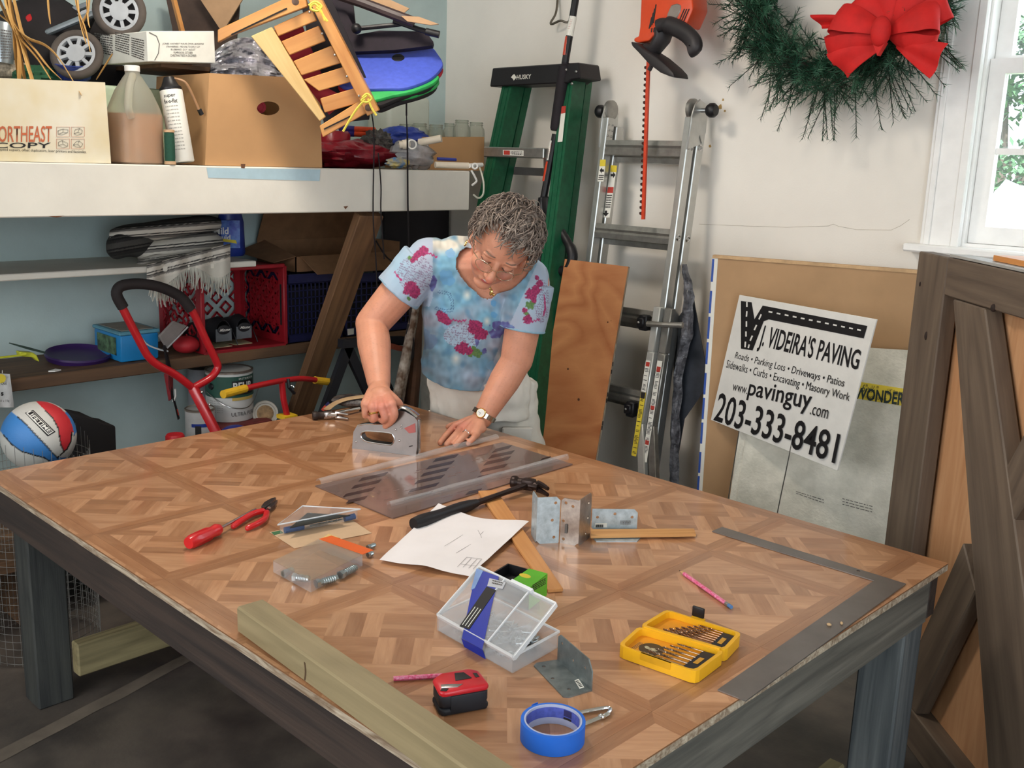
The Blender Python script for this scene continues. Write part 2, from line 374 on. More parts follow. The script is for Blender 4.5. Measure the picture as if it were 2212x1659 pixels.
# pale joint strip across the floor
jt = pm('floor_joint', (118, 108, 96), .7, var=.15, scale=9)
a_, b_ = hz(-10, 1640, 0), hz(412, 1418, 0); d_ = (b_-a_).normalized(); n_ = V((-d_.y, d_.x, 0))
L0 = a_-d_*.5; k = MB(); N = 26; LL = (b_-a_).length+1.6
k.grid(lambda u, v: L0+d_*LL*u+n_*((v-.5)*(.045+.012*NZ.noise(V((u*14, v, 1)))))+V((0, 0, .0015+.001*NZ.noise(V((u*40, v*3, 0))))), N, 2)
struct(k.build('trim_3', jt, smooth=True))
# ================================================================ workbench with vinyl tile top
TW, TD, TL = 1.85, 1.27, .3048
bench = thing('workbench', 'low wooden workbench topped with parquet-patterned vinyl tiles', 'table', (TW/2, TD/2, 0))
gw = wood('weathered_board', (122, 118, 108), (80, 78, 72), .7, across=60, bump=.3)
gb = wood('shaded_stained_board', (66, 52, 44), (38, 30, 27), .7, across=60, bump=.3)  # brown stain, deepened to put the aprons' shade into the colour
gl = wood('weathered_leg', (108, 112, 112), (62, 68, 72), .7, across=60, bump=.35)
gld = wood('shaded_weathered_leg', (66, 68, 64), (40, 42, 42), .7, across=60, bump=.35)  # leg wood darkened: shade of the left legs put into the colour
gy = wood('treated_lumber', (150, 138, 100), (112, 102, 72), .7, across=50, bump=.2)
ply = wood('plywood_edge', (200, 186, 164), (120, 98, 76), .8, long=12, across=160, bump=.2)
MB().bb((0, 0, H-.016), (TW, TD, H-.0026)).build('plywood_core', ply, bench, (1, 0, 0))
ap = .1; at_ = .038; zt = H-.016
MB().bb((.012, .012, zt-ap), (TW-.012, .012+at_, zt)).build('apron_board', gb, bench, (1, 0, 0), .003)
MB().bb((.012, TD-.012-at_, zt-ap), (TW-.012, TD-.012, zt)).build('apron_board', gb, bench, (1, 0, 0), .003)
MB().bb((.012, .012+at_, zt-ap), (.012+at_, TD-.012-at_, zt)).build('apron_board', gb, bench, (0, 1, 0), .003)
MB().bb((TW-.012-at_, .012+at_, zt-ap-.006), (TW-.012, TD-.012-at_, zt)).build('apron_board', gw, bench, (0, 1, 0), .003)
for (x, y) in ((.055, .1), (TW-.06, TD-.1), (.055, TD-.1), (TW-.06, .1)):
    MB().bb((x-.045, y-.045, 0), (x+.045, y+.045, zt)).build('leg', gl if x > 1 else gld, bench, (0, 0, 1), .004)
MB().bb((.098, .146, .075), (.136, TD-.146, .165)).build('stretcher', gy, bench, (0, 1, 0), .004)
MB().bb((TW-.143, .146, .075), (TW-.106, TD-.146, .165)).build('stretcher', gy, bench, (0, 1, 0), .004)
# ---- tiles: every tile is a part; its printed planks are separate faces with their own tone and grain
def clip(poly, a, b, c):                   # keep a*x+b*y <= c
    out = []
    for i in range(len(poly)):
        p, q = poly[i-1], poly[i]; fp = a*p[0]+b*p[1]-c; fq = a*q[0]+b*q[1]-c
        if (fp < 0) != (fq < 0):
            t = fp/(fp-fq); out.append((p[0]+(q[0]-p[0])*t, p[1]+(q[1]-p[1])*t))
        if fq <= 0: out.append(q)
    return out
def parquet():
    B = .074; r2 = math.sqrt(.5); R = (.5-B)*math.sqrt(2); s = R/2; out = []
    def put(poly, tone, gr): out.append((poly, tone, gr))
    # border strips, mitred like the print
    put([(0, 0), (1, 0), (1-B, B), (B, B)], 'b', (1, 0)); put([(B, 1-B), (1-B, 1-B), (1, 1), (0, 1)], 'b', (1, 0))
    put([(0, 0), (B, B), (B, 1-B), (0, 1)], 'b', (0, 1)); put([(1-B, B), (1, 0), (1, 1), (1-B, 1-B)], 'b', (0, 1))
    def uvp(u0, u1, v0, v1, tone, gr):
        pl = [(u0, v0), (u1, v0), (u1, v1), (u0, v1)]
        for a, b in ((1, 1), (1, -1), (-1, 1), (-1, -1)): pl = clip(pl, a, b, R) if pl else pl
        if len(pl) > 2: put([(.5+(u-v)*r2, .5+(u+v)*r2) for u, v in pl], tone, gr)
    hu, hv = (r2, r2), (-r2, r2)
    for v0 in (s, -2*s): uvp(-s, s, v0, v0+s, 'l', hu)
    for row, v0 in enumerate((0, -s)):
        for ci in range(4):
            u0 = (ci-2)*s; hor = (ci+row) % 2 == 0
            for k in range(3):
                if hor: uvp(u0, u0+s, v0+k*s/3, v0+(k+1)*s/3, 'dmd'[k] if ci in (1, 2) else 'mlm'[k], hu)
                else: uvp(u0+k*s/3, u0+(k+1)*s/3, v0, v0+s, 'ldl'[k] if ci in (1, 2) else 'lml'[k], hv)
    return out
PQ = parquet()
TONE = {'b': (.74, .67, .60), 'l': (1.03, 1.04, 1.04), 'm': (.88, .85, .81), 'd': (.75, .69, .63)}
tilem = wood('vinyl_parquet_print', (198, 150, 112), (170, 120, 84), .3, long=9, across=110, bump=0, figure=.25, tone=True, coat=.45)
ox, oy = -.0475, .0303
for ix in range(0, 7):
    for iy in range(-1, 5):
        x0, y0 = ox+ix*TL, oy+iy*TL
        xa, xb, ya, yb = max(x0, 0)+.00012, min(x0+TL, TW)-.00012, max(y0, 0)+.00012, min(y0+TL, TD)-.00012
        if xb-xa < .004 or yb-ya < .004: continue
        vs = []; fs = []; tn = []; gv = []
        for pl, t, g in PQ:
            p = [(x0+q[0]*TL, y0+q[1]*TL) for q in pl]
            for cc in ((-1, 0, -xa), (1, 0, xb), (0, -1, -ya), (0, 1, yb)):
                if p: p = clip(p, *cc)
            if len(p) < 3: continue
            k = random.uniform(.9, 1.1); tt = TONE[t]; sh = (random.uniform(0, 9), random.uniform(0, 9))
            fs.append([len(vs)+i for i in range(len(p))]); vs += [(q[0]-TW/2, q[1]-TD/2, H) for q in p]
            for q in p:
                tn.append((tt[0]*k, tt[1]*k, tt[2]*k, 1)); gv.append((q[0]*g[0]+q[1]*g[1]+sh[0], -q[0]*g[1]+q[1]*g[0]+sh[1], 0))
        n0 = len(vs); cor = [(xa, ya), (xb, ya), (xb, yb), (xa, yb)]
        vs += [(q[0]-TW/2, q[1]-TD/2, z) for z in (H, H-.0026) for q in cor]
        fs += [[n0+i, n0+4+i, n0+4+(i+1) % 4, n0+(i+1) % 4] for i in range(4)]
        tn += [(.5, .45, .4, 1)]*8; gv += [(0, 0, 0)]*8
        me = bpy.data.meshes.new('tile'); me.from_pydata(vs, [], fs); me.materials.append(tilem)
        me.attributes.new('tone', 'FLOAT_COLOR', 'POINT').data.foreach_set('color', [c for t in tn for c in t])
        me.attributes.new('g', 'FLOAT_VECTOR', 'POINT').data.foreach_set('vector', [c for t in gv for c in t])
        o = bpy.data.objects.new('tile', me); COL.objects.link(o); o.parent = bench
# ================================================================ things along the back wall
def bar(P, quad, mat, parent, name, lift=.001):
    """flat sticker / print patch from four pixel corners on plane P"""
    n = P.n if P.n.dot(CAM-P.p) > 0 else -P.n
    return MB().prism([P(*q)+n*lift*.3 for q in quad], n*lift).build(name, mat, parent)
def fine(P, quad, rows, mat, parent, lift=.0016, name='fine_print', gap=.45, seed=0):
    """rows of short strokes: print too small to read in the photograph"""
    rg = random.Random(seed+rows); n = P.n if P.n.dot(CAM-P.p) > 0 else -P.n; b = MB(); A, B, C, D = [V((q[0], q[1])) for q in quad]
    for i in range(rows):
        v0 = (i+.2)/rows; v1 = (i+.2+1-gap)/rows; u = 0
        while u < .97:
            du = rg.uniform(.05, .17)
            if u+du > 1: du = 1-u
            f = lambda a, c: (A.lerp(B, a)).lerp(D.lerp(C, a), c)
            b.prism([P(*f(*q))+n*lift for q in ((u, v0), (u+du, v0), (u+du, v1), (u, v1))], n*.0002); u += du+.035
    return stuff(b.build(name, mat, parent))
paperw = pm('label_white', (226, 224, 214), .6, var=.03)
labred = pm('label_red', (186, 60, 48), .6, var=.1)
labyel = pm('label_yellow', (226, 202, 62), .6, var=.08)
labblk = pm('label_black', (34, 32, 32), .6, var=.05)
lgrey = pm('print_grey', (96, 92, 88), .7, var=.1)
# ---------------------------------------------------------------- green step ladder
GP = plane3(V((0, 2.1, 1.08+H)), V((1, 2.1, 1.08+H)), V((0, 2.0, .66+H)))
fg = pm('green_fiberglass', (22, 88, 58), .42, var=.15, scale=40)
alu = pm('brushed_aluminium', (178, 176, 170), .36, .85, var=.08, scale=50)
gt = thing('step_ladder', 'green fiberglass step ladder with black top cap, folded against the back wall', 'ladder', (-.2, 2.0, 0))
gd = (GP(1035, 380)-GP(1078, 187)).normalized()
for (a, c, nm) in (((1095, 185), (1043, 430), 'rail'), ((1226, 180), (1196, 430), 'rail')):
    p0 = GP(*a); d = (GP(*c)-p0).normalized(); p1 = p0+d*(p0.z/-d.z)*.985
    p0 = p0-d*.05; b = MB(); sd = V((1, 0, 0)); dp = d.cross(sd).normalized()
    if dp.y < 0: dp = -dp
    q = lambda u, w: p0+sd*u+dp*w
    prof = [(-.026, 0), (.026, 0), (.026, .07), (-.026, .07), (-.026, .064), (.018, .064), (.018, .007), (-.026, .007)]
    b.prism([q(*k) for k in prof], p1-p0); b.beam(p0+sd*-.012-dp*.001, p1+sd*-.012-dp*.001, .004, .004, up=sd); b.beam(p0+sd*.012-dp*.001, p1+sd*.012-dp*.001, .004, .004, up=sd)
    b.build('rail', fg, gt)
    b = MB(); q2 = lambda u, w: p0+sd*u+dp*(w+.085)
    b.prism([q2(*k) for k in ((-.016, 0), (.016, 0), (.016, .035), (-.016, .035))], (p1-p0)*.97); b.build('rear_leg', fg, gt)
capm = pm('black_ladder_cap', (26, 22, 26), .5, var=.1)
cp_ = [GP(*q)+V((0, -.02, 0)) for q in ((1065, 188), (1071, 148), (1257, 136), (1262, 170), (1238, 174), (1232, 180))]
cap = MB().prism(cp_, (0, .12, .0)).build('top_cap', capm, gt, bevel=.004)
text('HUSKY', [p+V((0, -.0205, 0)) for p in (GP(1124, 173), GP(1155, 171), GP(1156, 161), GP(1125, 163))], paperw, cap, 'brand_lettering', bold=.02)
MB().prism([GP(*q)+V((0, -.0212, 0)) for q in ((1112, 168), (1116, 163), (1119, 161), (1124, 168), (1118, 175), (1116, 171))], (0, .0005, 0)).build('brand_emblem', paperw, cap)
b = MB()
for q in ((1231, 152), (1253, 156), (1244, 182)): MB().ell(GP(*q)+V((0, -.022, 0)), (.006, .004, .006), None, 8, 6).build('rivet', STEEL, cap)
for (xl, xr, yt, yb) in ((1052, 1183, 318, 338), (1022, 1160, 474, 494), (990, 1130, 640, 662), (960, 1100, 815, 838)):
    a, c = GP(xl, (yt+yb)/2), GP(xr, (yt+yb)/2-2); c.z = a.z
    st = MB().bb((a.x, a.y-.02, a.z-.019), (c.x, a.y+.085, a.z+.019)).build('step', alu, gt, bevel=.003)
    MB().beam((a.x+.01, a.y, a.z-.01), (a.x+.05, a.y+.05, a.z-.1), .012, .003).build('brace', alu, st); MB().beam((c.x-.01, a.y, a.z-.01), (c.x-.05, a.y+.05, a.z-.1), .012, .003).build('brace', alu, st)
    MB().beam((a.x, a.y+.12, a.z-.07), (c.x, a.y+.12, a.z-.07), .03, .03).build('rear_bar', lgrey, gt)
sp = Plane(GP(1110, 328)+V((0, -.0205, 0)), (0, -1, 0))
bar(sp, ((1087, 324), (1131, 325), (1131, 337), (1087, 335)), paperw, gt, 'label'); bar(sp, ((1089, 325), (1102, 325.5), (1102, 334.5), (1089, 334)), labred, gt, 'label', .0016)
fine(sp, ((1104, 326), (1129, 327), (1129, 335), (1104, 334)), 3, labblk, gt)
rs = Plane(GP(1215, 260)+V((0, -.004, 0)), GP.n)
bar(rs, ((1214, 230), (1223, 229), (1215, 306), (1205, 307)), paperw, gt, 'label'); bar(rs, ((1214, 230), (1223, 229), (1221.5, 244), (1212.5, 246)), labred, gt, 'label', .0015)
# ---------------------------------------------------------------- aluminium folding ladder
AP = plane3(V((0, 2.15, .987+H)), V((1, 2.15, .987+H)), V((0, 2.0, -.286+H)))
an = AP.n if AP.n.y > 0 else -AP.n           # away from the camera
am = pm('ladder_aluminium', (196, 196, 192), .34, .8, var=.06, scale=30)
amd = pm('ladder_aluminium_worn', (168, 166, 160), .4, .8, var=.12, scale=30)
al = thing('folding_ladder', 'silver aluminium folding ladder with hinged tops leaning on the back wall', 'ladder', (.4, 1.95, 0))
up_ = V((0, .117, .993)).normalized()
XLr, XRr = AP(1302, 300).x, AP(1486, 250).x
zb = lambda X, z: V((X, 2.15+(z-(.987+H))*.1178, z))
for X, sg in ((XLr, -1), (XRr, 1)):
    for k in range(2):
        o = an*(.052*k); xx = X+(.004 if k else 0)
        b = MB(); pr = [(-.013, 0), (.013, 0), (.013, .042), (-.013, .042)]
        zt_ = (.955 if k == 0 else .93)+H
        b.prism([zb(xx, .01)+o+V((u, 0, 0))+an*w for u, w in pr], zb(xx, zt_)-zb(xx, .01)); rl_ = b.build('rail', am, al, bevel=.003)
        g = MB()
        for zz in (AP(1482, 312).z-H, AP(1455, 512).z-H):
            MB().ring(zb(xx+.0135, zz+H)+o+an*.021, .009, .003, (1, 0, 0), 14, 6).build('rivet_ring', CHROME, rl_)
    hb = zb(X, .975+H)
    hp = [zb(X+.015*sg, .975+H+dz)+an*dy for dy, dz in ((-.004, -.13), (-.006, -.02), (.005, .02), (.03, .042), (.06, .035), (.085, .005), (.09, -.06), (.075, -.10), (.055, -.075), (.05, -.11))]
    MB().prism(hp, (.006, 0, 0)).build('hinge_plate', am, al, bevel=.0015)
    MB().lathe([(.0, 0), (.03, 0), (.036, .004), (.036, .016), (.03, .02), (0, .02)], zb(X-.022, .985+H)+an*.04, (1, 0, 0), 24).build('hinge_disc', amd, al)
    MB().lathe([(.008, 0), (.008, .028)], zb(X+.02 if sg > 0 else X-.03, .982+H)+an*.045, (sg, 0, 0), 10).build('hinge_pin', CHROME, al)
    MB().lathe([(.0, 0), (.018, .002), (.024, .012), (.024, .026), (.018, .034), (0, .036)], zb(X+.045*sg if sg > 0 else X-.045, .982+H)+an*.045, (sg, 0, 0), 18).build('knob', BLACK, al)
    g = MB()
    for i in range(10): g.ell(zb(X+.0138, .93+H-.02*(i//2))+an*(.010 if i % 2 else .03)+an*.004*(i//2 % 2), (.0035, .004, .004), None, 8, 5)
    stuff(g.build('rivet', amd, al))
for (yt, yb, xa) in ((300, 338, 0), (487, 527, 0), (672, 704, 0), (850, 882, 0)):
    zc = AP(1400, (yt+yb)/2).z
    for k in range(2):
        b = MB(); a0 = zb(XLr+.013, zc-.02*k)+an*(.055*k+.006); b.prism([a0+up_*u+an*w for u, w in ((-.026, 0), (-.008, -.004), (.0, .001), (.008, -.004), (.026, 0), (.026, .032), (-.026, .032))], (XRr-XLr-.026, 0, 0)); b.build('rung', amd, al)
# lower flared outer sections with black locks
fl = pm('ladder_flared_section', (214, 214, 208), .38, .6, var=.05)
fr0 = [AP(*q)-an*.012 for q in ((1428, 663), (1414, 760), (1390, 915), (1394, 1028))]; e = (fr0[3]-fr0[2]).normalized(); fr0.append(fr0[3]+e*(fr0[3].z-.01)/-e.z)
for off in (0, 1):
    b = MB()
    for i in range(len(fr0)-1):
        p, q = fr0[i]+V((.04*off, 0, 0))+an*.012*off, fr0[i+1]+V((.04*off, 0, 0))+an*.012*off; b.beam(p, q, .026, .03, up=V((1, 0, 0)))
    b.build('outer_rail', fl if off == 0 else amd, al, bevel=.003)
frl = [V((XLr-(p.x-XRr), p.y, p.z)) for p in fr0]; b = MB()
for i in range(len(frl)-1): b.beam(frl[i], frl[i+1], .026, .03, up=V((1, 0, 0)))
b.build('outer_rail', fl, al, bevel=.003)
for (q, q2) in (((1400, 697), (1480, 702)), ((1372, 883), (1384, 884))):
    p = AP(*q)-an*.02; b = MB(); b.box(p, (.035, .03, .055)); b.box(p+V((-.008, -.012, 0)), (.03, .015, .035)); b.build('lock_block', BLACK, al, bevel=.004)
    MB().ell(p+V((-.012, -.021, 0)), (.005, .004, .005), None, 8, 6).build('rivet', STEEL, al)
MB().tube([AP(1412, 700)-an*.035, AP(1445, 702)-an*.035, AP(1482, 703)-an*.02], [.011, .009, .011], 10).build('lock_bar', amd, al)
SPn = Plane(fr0[1]-V((0, .017, 0)), -an)
fp = lambda t, w: lerp(fr0[1], fr0[2], t)-an*.0165+V((w, 0, 0))
def railstick(t0, t1, mat, w=.0105, lift=0, nm='label', off=0):
    o = V((.04*off, 0, 0))+an*.012*off
    return MB().prism([fp(t0, -w)+o-an*lift, fp(t0, w)+o-an*lift, fp(t1, w)+o-an*lift, fp(t1, -w)+o-an*lift], -an*.0006).build(nm, mat, al)
railstick(.12, .55, paperw); railstick(.14, .2, labred, .008, .0008); railstick(.56, 1.45, labyel, .0105); railstick(.56, .64, labblk, .009, .0008); railstick(.1, 1.5, paperw, .0105, 0, 'label', 1); railstick(.18, .25, labred, .008, .0008, 'label', 1); railstick(.72, .77, labred, .008, .0008, 'label', 1); railstick(1.2, 1.26, labred, .008, .0008, 'label', 1)
b = MB(); rg = random.Random(3)
for off in (0, 1):
    t = .23
    while t < 1.42:
        o = V((.04*off, 0, 0))+an*.012*off; w0 = rg.uniform(-.009, -.006); w1 = rg.uniform(.003, .009)
        b.prism([fp(t, w0)+o-an*.0009, fp(t, w1)+o-an*.0009, fp(t+.008, w1)+o-an*.0009, fp(t+.008, w0)+o-an*.0009], -an*.0002); t += rg.choice((.018, .018, .018, .06))
stuff(b.build('fine_print', labblk, al))
# stickers with arrows on the two left rails
for k, (quad, arrow) in enumerate(((((1297, 345), (1309, 345), (1304, 392), (1291, 392)), ((1296, 368), (1301, 362), (1301, 366), (1305, 366), (1305, 371), (1300, 371), (1300, 375))), (((1320, 357), (1333, 358), (1317, 470), (1303, 470)), ((1330, 378), (1326, 372), (1325, 376), (1320, 376), (1320, 381), (1325, 381), (1325, 385))))):
    P = Plane(zb(XLr, .5+H)+an*(.052*k-.001), -an)
    bar(P, quad, paperw, al, 'label'); bar(P, (quad[0], quad[1], (quad[1][0]-1, quad[1][1]+14), (quad[0][0]-1, quad[0][1]+14)), labyel, al, 'label', .0015)
    bar(P, arrow, labblk, al, 'arrow', .0016)
    if k: bar(P, ((1314, 404), (1326, 404), (1324.5, 417), (1312, 417)), labred, al, 'label', .0015); bar(P, ((1308, 455), (1312, 455), (1312, 460), (1316, 460), (1309, 468), (1303, 460), (1307, 460)), labblk, al, 'arrow', .0016); fine(P, ((1312, 420), (1323, 420), (1319, 450), (1308, 450)), 6, labblk, al)
    else: fine(P, ((1295, 377), (1305, 377), (1303, 390), (1292, 390)), 3, labblk, al)
# ---------------------------------------------------------------- plywood panel leaning on the ladder
plyp = wood('fir_plywood_face', (200, 140, 92), (164, 100, 60), .5, long=2.2, across=9, bump=.05, figure=1.6)
a, c = hy(1357, 576, 1.99), hy(1220, 566, 1.99); c.z = a.z
dn = (hx(1285, 1000, a.x)-a).normalized(); Lp = (a.z-.0)/-dn.z
pt = thing('plywood_offcut', 'tall reddish plywood offcut leaning in front of the aluminium ladder', 'board', (.25, 1.8, 0))
nrm = V((1, 0, 0)).cross(dn).normalized(); nrm = nrm if nrm.y > 0 else -nrm
MB().prism([a-nrm*.0, a+dn*Lp, c+dn*Lp, c], nrm*.002).build('face_veneer', plyp, pt, (1, 0, .15))
MB().prism([a+nrm*.0021, a+dn*Lp+nrm*.0021, c+dn*Lp+nrm*.0021, c+nrm*.0021], nrm*.008).build('edge_core', ply, pt, (0, 0, 1))
b = MB()
for t in (.31, .335, .41, .43, .505, .52): b.bb(a+dn*Lp*t+V((.0001, .002, 0)), a+dn*Lp*(t+.014)+V((.0008, .010, 0)))
b.build('core_void', labblk, pt); 
b = MB(); PPl = Plane(a-nrm*.0004, nrm)
for (x, y, r_) in ((1313, 696, .003), (1250, 863, .005), (1320, 693, .0015), (1227, 797, .004)): b.lathe([(r_*.5, 0), (r_, 0), (r_, .0006), (r_*.5, .0006)], PPl(x, y), -nrm, 10)
b.build('knot', pm('dark_knot', (84, 50, 32), .7), pt)
# ---------------------------------------------------------------- dark sheet and crinkled black wrap behind the ladder foot
shp = Plane(V((.62, 2.14, 1)), V((-.1, -1, 0)))
dsh = pm('smoky_black_sheet', (62, 66, 74), .35, var=.2)
tag(MB().prism([shp(*q) for q in ((1497, 640), (1522, 778), (1520, 845), (1478, 905), (1455, 1040), (1455, 700))], (0, .004, 0)).build('plastic_sheet', dsh), 'smoky black plastic sheet standing behind the folding ladder', 'sheet')
wr = pm('crinkled_black_wrap', (54, 54, 58), .16, var=.5, scale=30, bump=.6, bscale=60, col2=(120, 120, 126))
Lc = [(1487, 570), (1486, 640), (1478, 720), (1466, 800), (1458, 900), (1456, 1010), (1452, 1080)]; Rc = [(1490, 570), (1507, 640), (1503, 720), (1484, 800), (1476, 900), (1474, 1010), (1474, 1080)]
def wrapf(u, v):
    i = min(int(v*6), 5); t = v*6-i; l = lerp(V(Lc[i]), V(Lc[i+1]), t); r_ = lerp(V(Rc[i]), V(Rc[i+1]), t); q = l.lerp(r_, u)
    p = shp(q.x, q.y); return p+V((0, -.02-.018*sin(pi*u)-.012*NZ.noise(V((u*5, v*16, 2))), 0))
o = MB().grid(wrapf, 10, 60, .002).build('plastic_wrap', wr, smooth=True); tag(o, 'crinkled strip of shiny black plastic wrap hanging beside the ladder', 'plastic wrap')
# ---------------------------------------------------------------- brown sheet with taped edge
BPl = plane3(hy(1540, 553, 2.06), hy(1992, 587, 2.225), hx(1505, 1058, hy(1540, 553, 2.06).x))
bs = thing('wallboard_sheet', 'large brown paper-faced wallboard sheet with blue printed edge tape', 'board', (1, 2.15, 0))
kr = pm('kraft_paper', (178, 142, 104), .8, var=.05, scale=8)
tl, tr_ = BPl(1540, 553), BPl(1992, 587); ux = (tr_-tl).normalized(); dv = (BPl(1507, 1050)-tl).normalized(); bn = ux.cross(dv).normalized(); bn = bn if bn.y > 0 else -bn
Ls = tl.z/-dv.z; Wd = (tr_-tl).length+.12
core = MB().prism([tl, tl+ux*Wd, tl+ux*Wd+dv*Ls, tl+dv*Ls], bn*.016).build('sheet', kr, bs)
MB().prism([tl-bn*.0008-dv*.0, tl+ux*.018-bn*.0008, tl+ux*.018+dv*Ls-bn*.0008, tl-bn*.0008+dv*Ls], bn*.0006).build('edge_tape', paperw, bs)
MB().prism([tl-ux*.001, tl-ux*.001+bn*.016, tl-ux*.001+bn*.016+dv*Ls, tl-ux*.001+dv*Ls], ux*.0008).build('edge_tape', paperw, bs)
tb = pm('tape_blue', (48, 84, 168), .5, var=.1); b = MB(); t = .01
for i in range(12):
    l = .075; b.prism([tl-ux*.0013-bn*.0014+dv*t, tl+ux*.006-bn*.0014+dv*t, tl+ux*.006-bn*.0014+dv*(t+l), tl-ux*.0013-bn*.0014+dv*(t+l)], bn*.0005); t += l+(.012 if i % 3 else .03)
b.build('tape_print', tb, bs)
MB().prism([tl-dv*.004-bn*.004, tr_-dv*.004-bn*.004, tr_+dv*.006-bn*.004, tl+dv*.006-bn*.004], bn*.02).build('top_edge', pm('kraft_paper_torn', (204, 168, 126), .85, var=.15), bs)
# ---------------------------------------------------------------- cement boards
CP = plane3(BPl(1700, 742)-bn*.035, BPl(1975, 757)-bn*.035, BPl(1600, 1080)-bn*.14)
cem = pm('cement_board', (224, 220, 206), .9, var=.08, scale=9, bump=.25, bscale=120, col2=(188, 186, 172))
edge_tl, edge_tr = CP(1640, 737), CP(1975, 757); dv2 = (CP(1592, 1080)-edge_tl).normalized(); ux2 = (edge_tr-edge_tl).normalized(); L2 = edge_tl.z/-dv2.z; W2 = (edge_tr-edge_tl).length+.2
cn = ux2.cross(dv2).normalized(); cn = cn if cn.y > 0 else -cn
o = thing('cement_board', 'grey cement backer board with yellow label strip, front of the two', 'board', (1.1, 2.05, 0))
MB().prism([edge_tl, edge_tl+ux2*W2, edge_tl+ux2*W2+dv2*L2, edge_tl+dv2*L2], cn*.008).build('sheet', cem, o)
e2 = edge_tl-ux2*.028+cn*.011
tag(MB().prism([e2, e2+ux2*W2, e2+ux2*W2+dv2*L2, e2+dv2*L2], cn*.008).build('cement_board', cem), 'second grey cement board showing only its left edge behind the front one', 'board')
MB().prism([CP(*q)-cn*.0006 for q in ((1840, 822), (1962, 841), (1957, 878), (1834, 858))], -cn*.0006).build('label_strip', labyel, o)
CF = Plane(CP.p-cn*.0014, CP.n)
ink = pm('label_dark_green', (34, 50, 46), .6)
text('WONDERB', qd(CF, (1845, 861), (1965, 879), (1968, 850), (1849, 836)), ink, o, bold=.03)
text('6"x¼"', qd(CF, (1862, 846), (1896, 851), (1898, 834), (1864, 829)), ink, o)
text('1/4" thin cement', qd(CF, (1917, 846.5), (1962, 853), (1963, 846), (1918, 839.5)), ink, o); text('and countertops', qd(CF, (1916, 855), (1962, 861), (1963, 854), (1917, 848)), ink, o)
text('made to last', qd(CF, (1870, 860), (1915, 866), (1916, 859), (1871, 852)), labblk, o)
fine(CF, ((1720, 1060), (1780, 1078), (1779, 1090), (1720, 1068)), 2, lgrey, o, gap=.7); fine(CF, ((1820, 1075), (1885, 1092), (1884, 1110), (1820, 1093)), 3, lgrey, o, gap=.75)
# ---------------------------------------------------------------- yard sign
sc_ = [at(1597, 637, 3.314), at(1893, 690, 2.773), at(1808, 1017, 2.931), at(1535, 907, 3.472)]
sc_ = [CAM+(p-CAM)*.985 for p in sc_]
SP_ = plane3(sc_[0], sc_[1], sc_[3]); sn = SP_.n if SP_.n.dot(CAM-SP_.p) > 0 else -SP_.n
sg = thing('yard_sign', 'white corrugated yard sign printed in black, tilted on thin wire stakes', 'sign', (sc_[3].x, sc_[3].y, 0))
MB().prism(sc_, -sn*.006).build('panel', WHITE, sg, bevel=.001)
def stake(q, q2):
    a, c = SP_(*q)-sn*.003, SP_(*q2)-sn*.003; d = (c-a).normalized(); return [a, a+d*(a.z-.004)/-d.z]
MB().tube(stake((1600, 900), (1572, 1075)), .002, 6).build('wire_stake', STEEL, sg); MB().tube(stake((1710, 950), (1677, 1110)), .002, 6).build('wire_stake', STEEL, sg)
SF = Plane(SP_.p+sn*.0002, sn)
def stext(s, q, **k): return text(s, qd(SF, *q), INK, sg, **k)
stext("J. VIDEIRA'S PAVING", ((1634, 759), (1850, 812), (1862, 755), (1650, 700)), bold=.018)
stext('Roads • Parking Lots • Driveways • Patios', ((1586, 778), (1821, 841), (1827, 819), (1591, 760)))
stext('Sidewalks • Curbs • Excavating • Masonry Work', ((1567, 799), (1833, 872), (1838, 849), (1572, 777)))
stext('www.', ((1582, 843), (1614, 852), (1616, 838), (1584, 830)))
stext('pavinguy', ((1612, 864), (1748, 898), (1757, 846), (1622, 820)), bold=.012); stext('.com', ((1749, 895), (1787, 905), (1791, 886), (1753, 877)))
stext('203-333-8481', ((1541, 908), (1803, 1002), (1816, 938), (1555, 847)), bold=.012)
def spoly(pts, nm='logo', mat=INK, lift=.0007): return MB().prism([SF(*q)+sn*lift for q in pts], sn*.0002).build(nm, mat, sg)
spoly(((1601, 650), (1624, 653), (1630, 690), (1648, 660), (1874, 704), (1866, 731), (1661, 690), (1650, 694), (1626, 757), (1601, 753)))
b = MB()
def dash(a, c, w=1.6):
    d = V((c[0]-a[0], c[1]-a[1])).normalized(); n = V((-d.y, d.x))*w
    b.prism([SF(a[0]+n.x, a[1]+n.y)+sn*.0011, SF(c[0]+n.x, c[1]+n.y)+sn*.0011, SF(c[0]-n.x, c[1]-n.y)+sn*.0011, SF(a[0]-n.x, a[1]-n.y)+sn*.0011], sn*.0002)
for i in range(12): dash((1661+17.4*i, 673+3.55*i), (1669+17.4*i, 674.6+3.55*i))
for (a, c) in (((1614, 652), (1614, 663)), ((1614, 672), (1613, 684)), ((1613, 694), (1613, 706)), ((1612, 716), (1612, 727)), ((1611, 738), (1610, 750)), ((1621, 736), (1626, 725)), ((1630, 713), (1635, 702)), ((1640, 690), (1645, 679)), ((1617, 752), (1619, 744))): dash(a, c)
b.build('logo_dashes', WHITE, sg)
